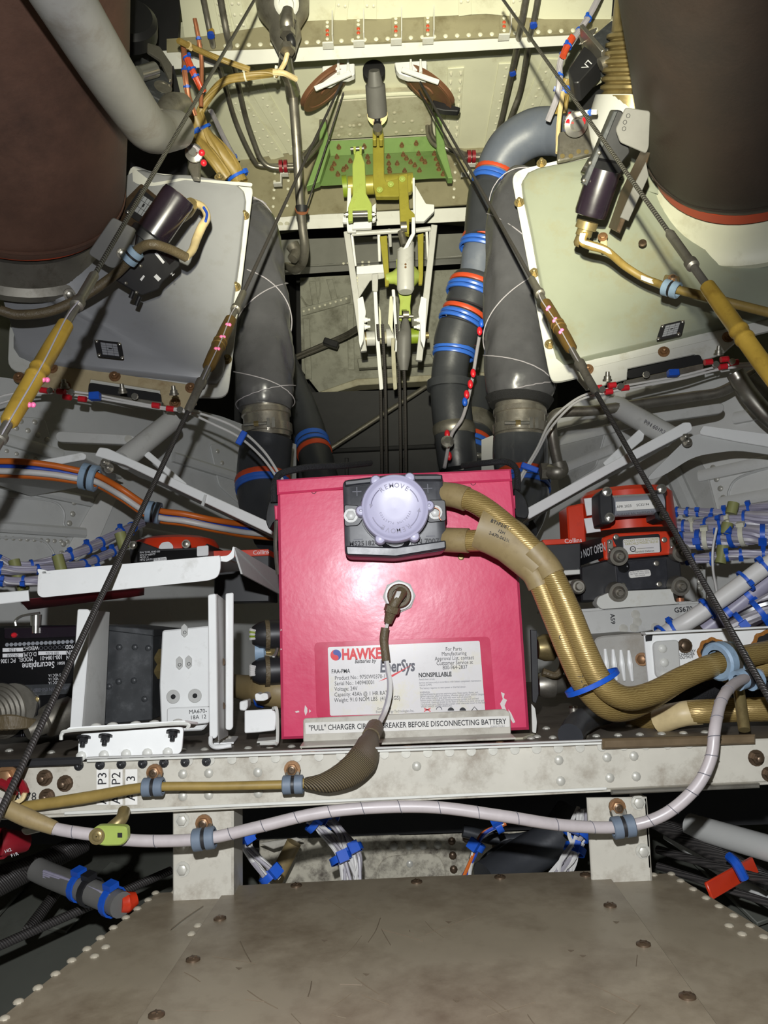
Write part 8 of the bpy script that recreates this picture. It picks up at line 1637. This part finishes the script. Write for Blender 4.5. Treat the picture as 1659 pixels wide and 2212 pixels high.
for a, c, r_, lab in (((-40, 2060, 0.78), (370, 1880, 0.90), 0.0045, 'long dark cable slanting across the lower left corner'), ((60, 2010, 0.85), (150, 1890, 0.95), 0.006, 'short dark cable behind the sleeved conduit'), ((-60, 1905, 0.86), (140, 1840, 0.90), 0.008, 'upper dark conduit at the left edge under the beam'), ((-60, 1940, 0.84), (180, 1820, 0.95), 0.012, 'thick dark conduit at the left edge under the beam'),
                        ((1420, 1835, 0.90), (1720, 1920, 0.78), 0.0045, 'upper dark cable crossing behind the red strap at the right'), ((1420, 1870, 0.90), (1720, 1970, 0.80), 0.004, 'lower dark cable crossing the red strap at the right'), ((1410, 1770, 0.95), (1660, 1905, 0.85), 0.010, 'thick dark cable under the grey tube at the right')):
    b = B(); b.tube([at(*a), at(*c)], r_, 10, raw=True); one(b, 'dark_cable', 'cable_dark', lab, 'cable', 'dark cables under the beam')
for pts, lab in (([(1490, 1783, 0.92), (1720, 1850, 0.82)], 'fat grey tube under the beam at the right edge'), ([(1440, 1800, 1.0), (1720, 1985, 0.90)], 'thin grey tube slanting to the lower right edge')):
    b = B(); b.tube(pp(pts), 0.0135 if 'fat' in lab else 0.008, 18, raw=True); one(b, 'conduit_tube', 'grey_pale', lab, 'tube', 'grey tubes under the beam')
b = B(); b.bar(at(1530, 1925, 0.80), at(1630, 1868, 0.84), 0.016, 0.004, V((0, -1, 0.2)), 0.001); rs2 = one(b, 'red_strap', 'red_orange', 'red warning strap on the cables at the lower right', 'strap')
b = B(); b.tube(pp([(1575, 1850, 0.81), (1590, 1865, 0.80), (1608, 1898, 0.80)]), 0.0048, 8); part(b, 'tie', 'tie_blue', rs2)
# red wrapped loom and label at the left edge under the beam
lo = thing('red_loom', 'red wrapped loom with white printed tags at the left edge under the beam', 'wire bundle', at(10, 1830, 0.70))
b = B(); b.tube(pp([(-60, 1835, 0.72), (0, 1822, 0.72), (55, 1818, 0.74)]), [0.013, 0.014, 0.009], 12); part(b, 'wrap', 'dark_red', lo)
text(lo, 'HI2', at(18, 1837, 0.705), V((1, 0, 0.3)), V((0, -0.3, 1)), 0.0042, 'ink_white'); text(lo, 'F1R', at(32, 1846, 0.705), V((1, 0, 0.3)), V((0, -0.3, 1)), 0.0042, 'ink_white')
b = B(); b.prism(rounded([at(x, y, 0.70) for x, y in [(42, 1790), (75, 1786), (94, 1796), (52, 1806)]], 0.004), V((0, 0.01, 0)), 0.001); one(b, 'grey_lug', 'beam_white', 'small pale lug under the sleeve of the spiral lead', 'lug')
# gauges of red caps near the beam's left end
tl = thing('terminal_lugs', 'brown bolt with red-capped wire lugs on the beam at the left edge', 'terminal', at(20, 1690, 0.65))
piece('hex', 'bolt', 'bolt_brown', 0.007, at(16, 1680, 0.655), NYv, tl)
for pts in ([(0, 1690, 0.648), (18, 1700, 0.645), (30, 1716, 0.64)], [(20, 1688, 0.648), (44, 1692, 0.645), (54, 1712, 0.64)]):
    b = B(); b.tube(pp(pts), 0.0035, 8); part(b, 'lug_sleeve', 'dark_red', tl)
    b = B(); q = pts[-1]; b.tube(pp([q, (q[0]-6, q[1]+14, q[2]), (q[0]-20, q[1]+22, q[2])]), 0.002, 6); part(b, 'wire', 'wire_cream', tl)
# ================================================================ cable looms in the upper corners
def loom(label, pts, r, m, ties=(), tm='tie_blue', n=1, grp='upper wire looms'):
    return harness('wire_loom', label, pts, r, ties, m, grp, 3, m, 'wire bundle', tm)
loom('cream taped loom arching under the silver bottle', [(425, 270, 1.52), (440, 225, 1.5), (480, 180, 1.48), (530, 165, 1.47), (580, 158, 1.47), (600, 160, 1.47)], 0.0088, 'wire_tan', (0.62, 0.95), 'tie_white')
loom('tan loom crossing the first frame flange at the left', [(385, 88, 1.38), (430, 108, 1.42), (480, 130, 1.45), (540, 150, 1.46)], 0.0062, 'wire_tan', (0.2,), 'wire_cream')
loom('cream forked leads by the neck of the silver bottle', [(590, 156, 1.46), (615, 158, 1.46), (640, 172, 1.48)], 0.006, 'wire_cream')
loom('thick olive tan loom running down behind the left plenum', [(420, 250, 1.48), (440, 290, 1.5), (475, 330, 1.52), (505, 368, 1.54), (520, 395, 1.55)], 0.020, 'wire_tan', (0.2, 0.9))
loom('second olive tan loom left of the thick one', [(405, 250, 1.5), (425, 300, 1.5), (460, 345, 1.5), (490, 385, 1.52)], 0.014, 'wire_tan')
loom('copper wires with blue and red sleeves left of the cream flange', [(395, 90, 1.42), (400, 160, 1.42), (408, 210, 1.44), (420, 250, 1.46)], 0.006, 'wire_copper', (0.3, 0.5, 0.8))
loom('copper wire with a red sleeve dropping past the flange at the left', [(420, 40, 1.40), (430, 90, 1.42), (436, 140, 1.44), (434, 230, 1.46)], 0.0045, 'wire_copper', (0.3,))
loom('red and blue sleeved wires left of the silver cables', [(402, 120, 1.40), (420, 160, 1.41), (440, 200, 1.43)], 0.007, 'band_red', (0.1, 0.4, 0.6))
loom('grey twin wires running down beside the left roof lines', [(455, 240, 1.6), (480, 290, 1.7), (510, 345, 1.8)], 0.006, 'wire_grey', (0.95,))
loom('red sleeved wires with blue ties beside the right flange', [(1300, -20, 1.42), (1270, 40, 1.42), (1235, 90, 1.42), (1212, 130, 1.43), (1205, 200, 1.45), (1185, 260, 1.5)], 0.0068, 'wire_grey', (0.2, 0.32, 0.45, 0.55, 0.7))
loom('red tape sleeve on the wires at the right flange', [(1236, 80, 1.40), (1226, 100, 1.40), (1216, 122, 1.40)], 0.0075, 'band_red', (0.5,))
loom('yellow cream leads hanging over the blue-grey elbow', [(1215, 200, 1.42), (1210, 240, 1.42), (1206, 290, 1.42), (1204, 330, 1.42)], 0.0048, 'wire_cream')
loom('olive tan loom stub above the blue-grey elbow', [(1225, 170, 1.48), (1215, 205, 1.5), (1212, 245, 1.52)], 0.014, 'wire_tan', (0.25, 0.4))
loom('blue and red marked wires into the thermal switch at the right', [(1290, 242, 1.26), (1262, 244, 1.27), (1240, 248, 1.28)], 0.0045, 'wire_white', (0.25,))
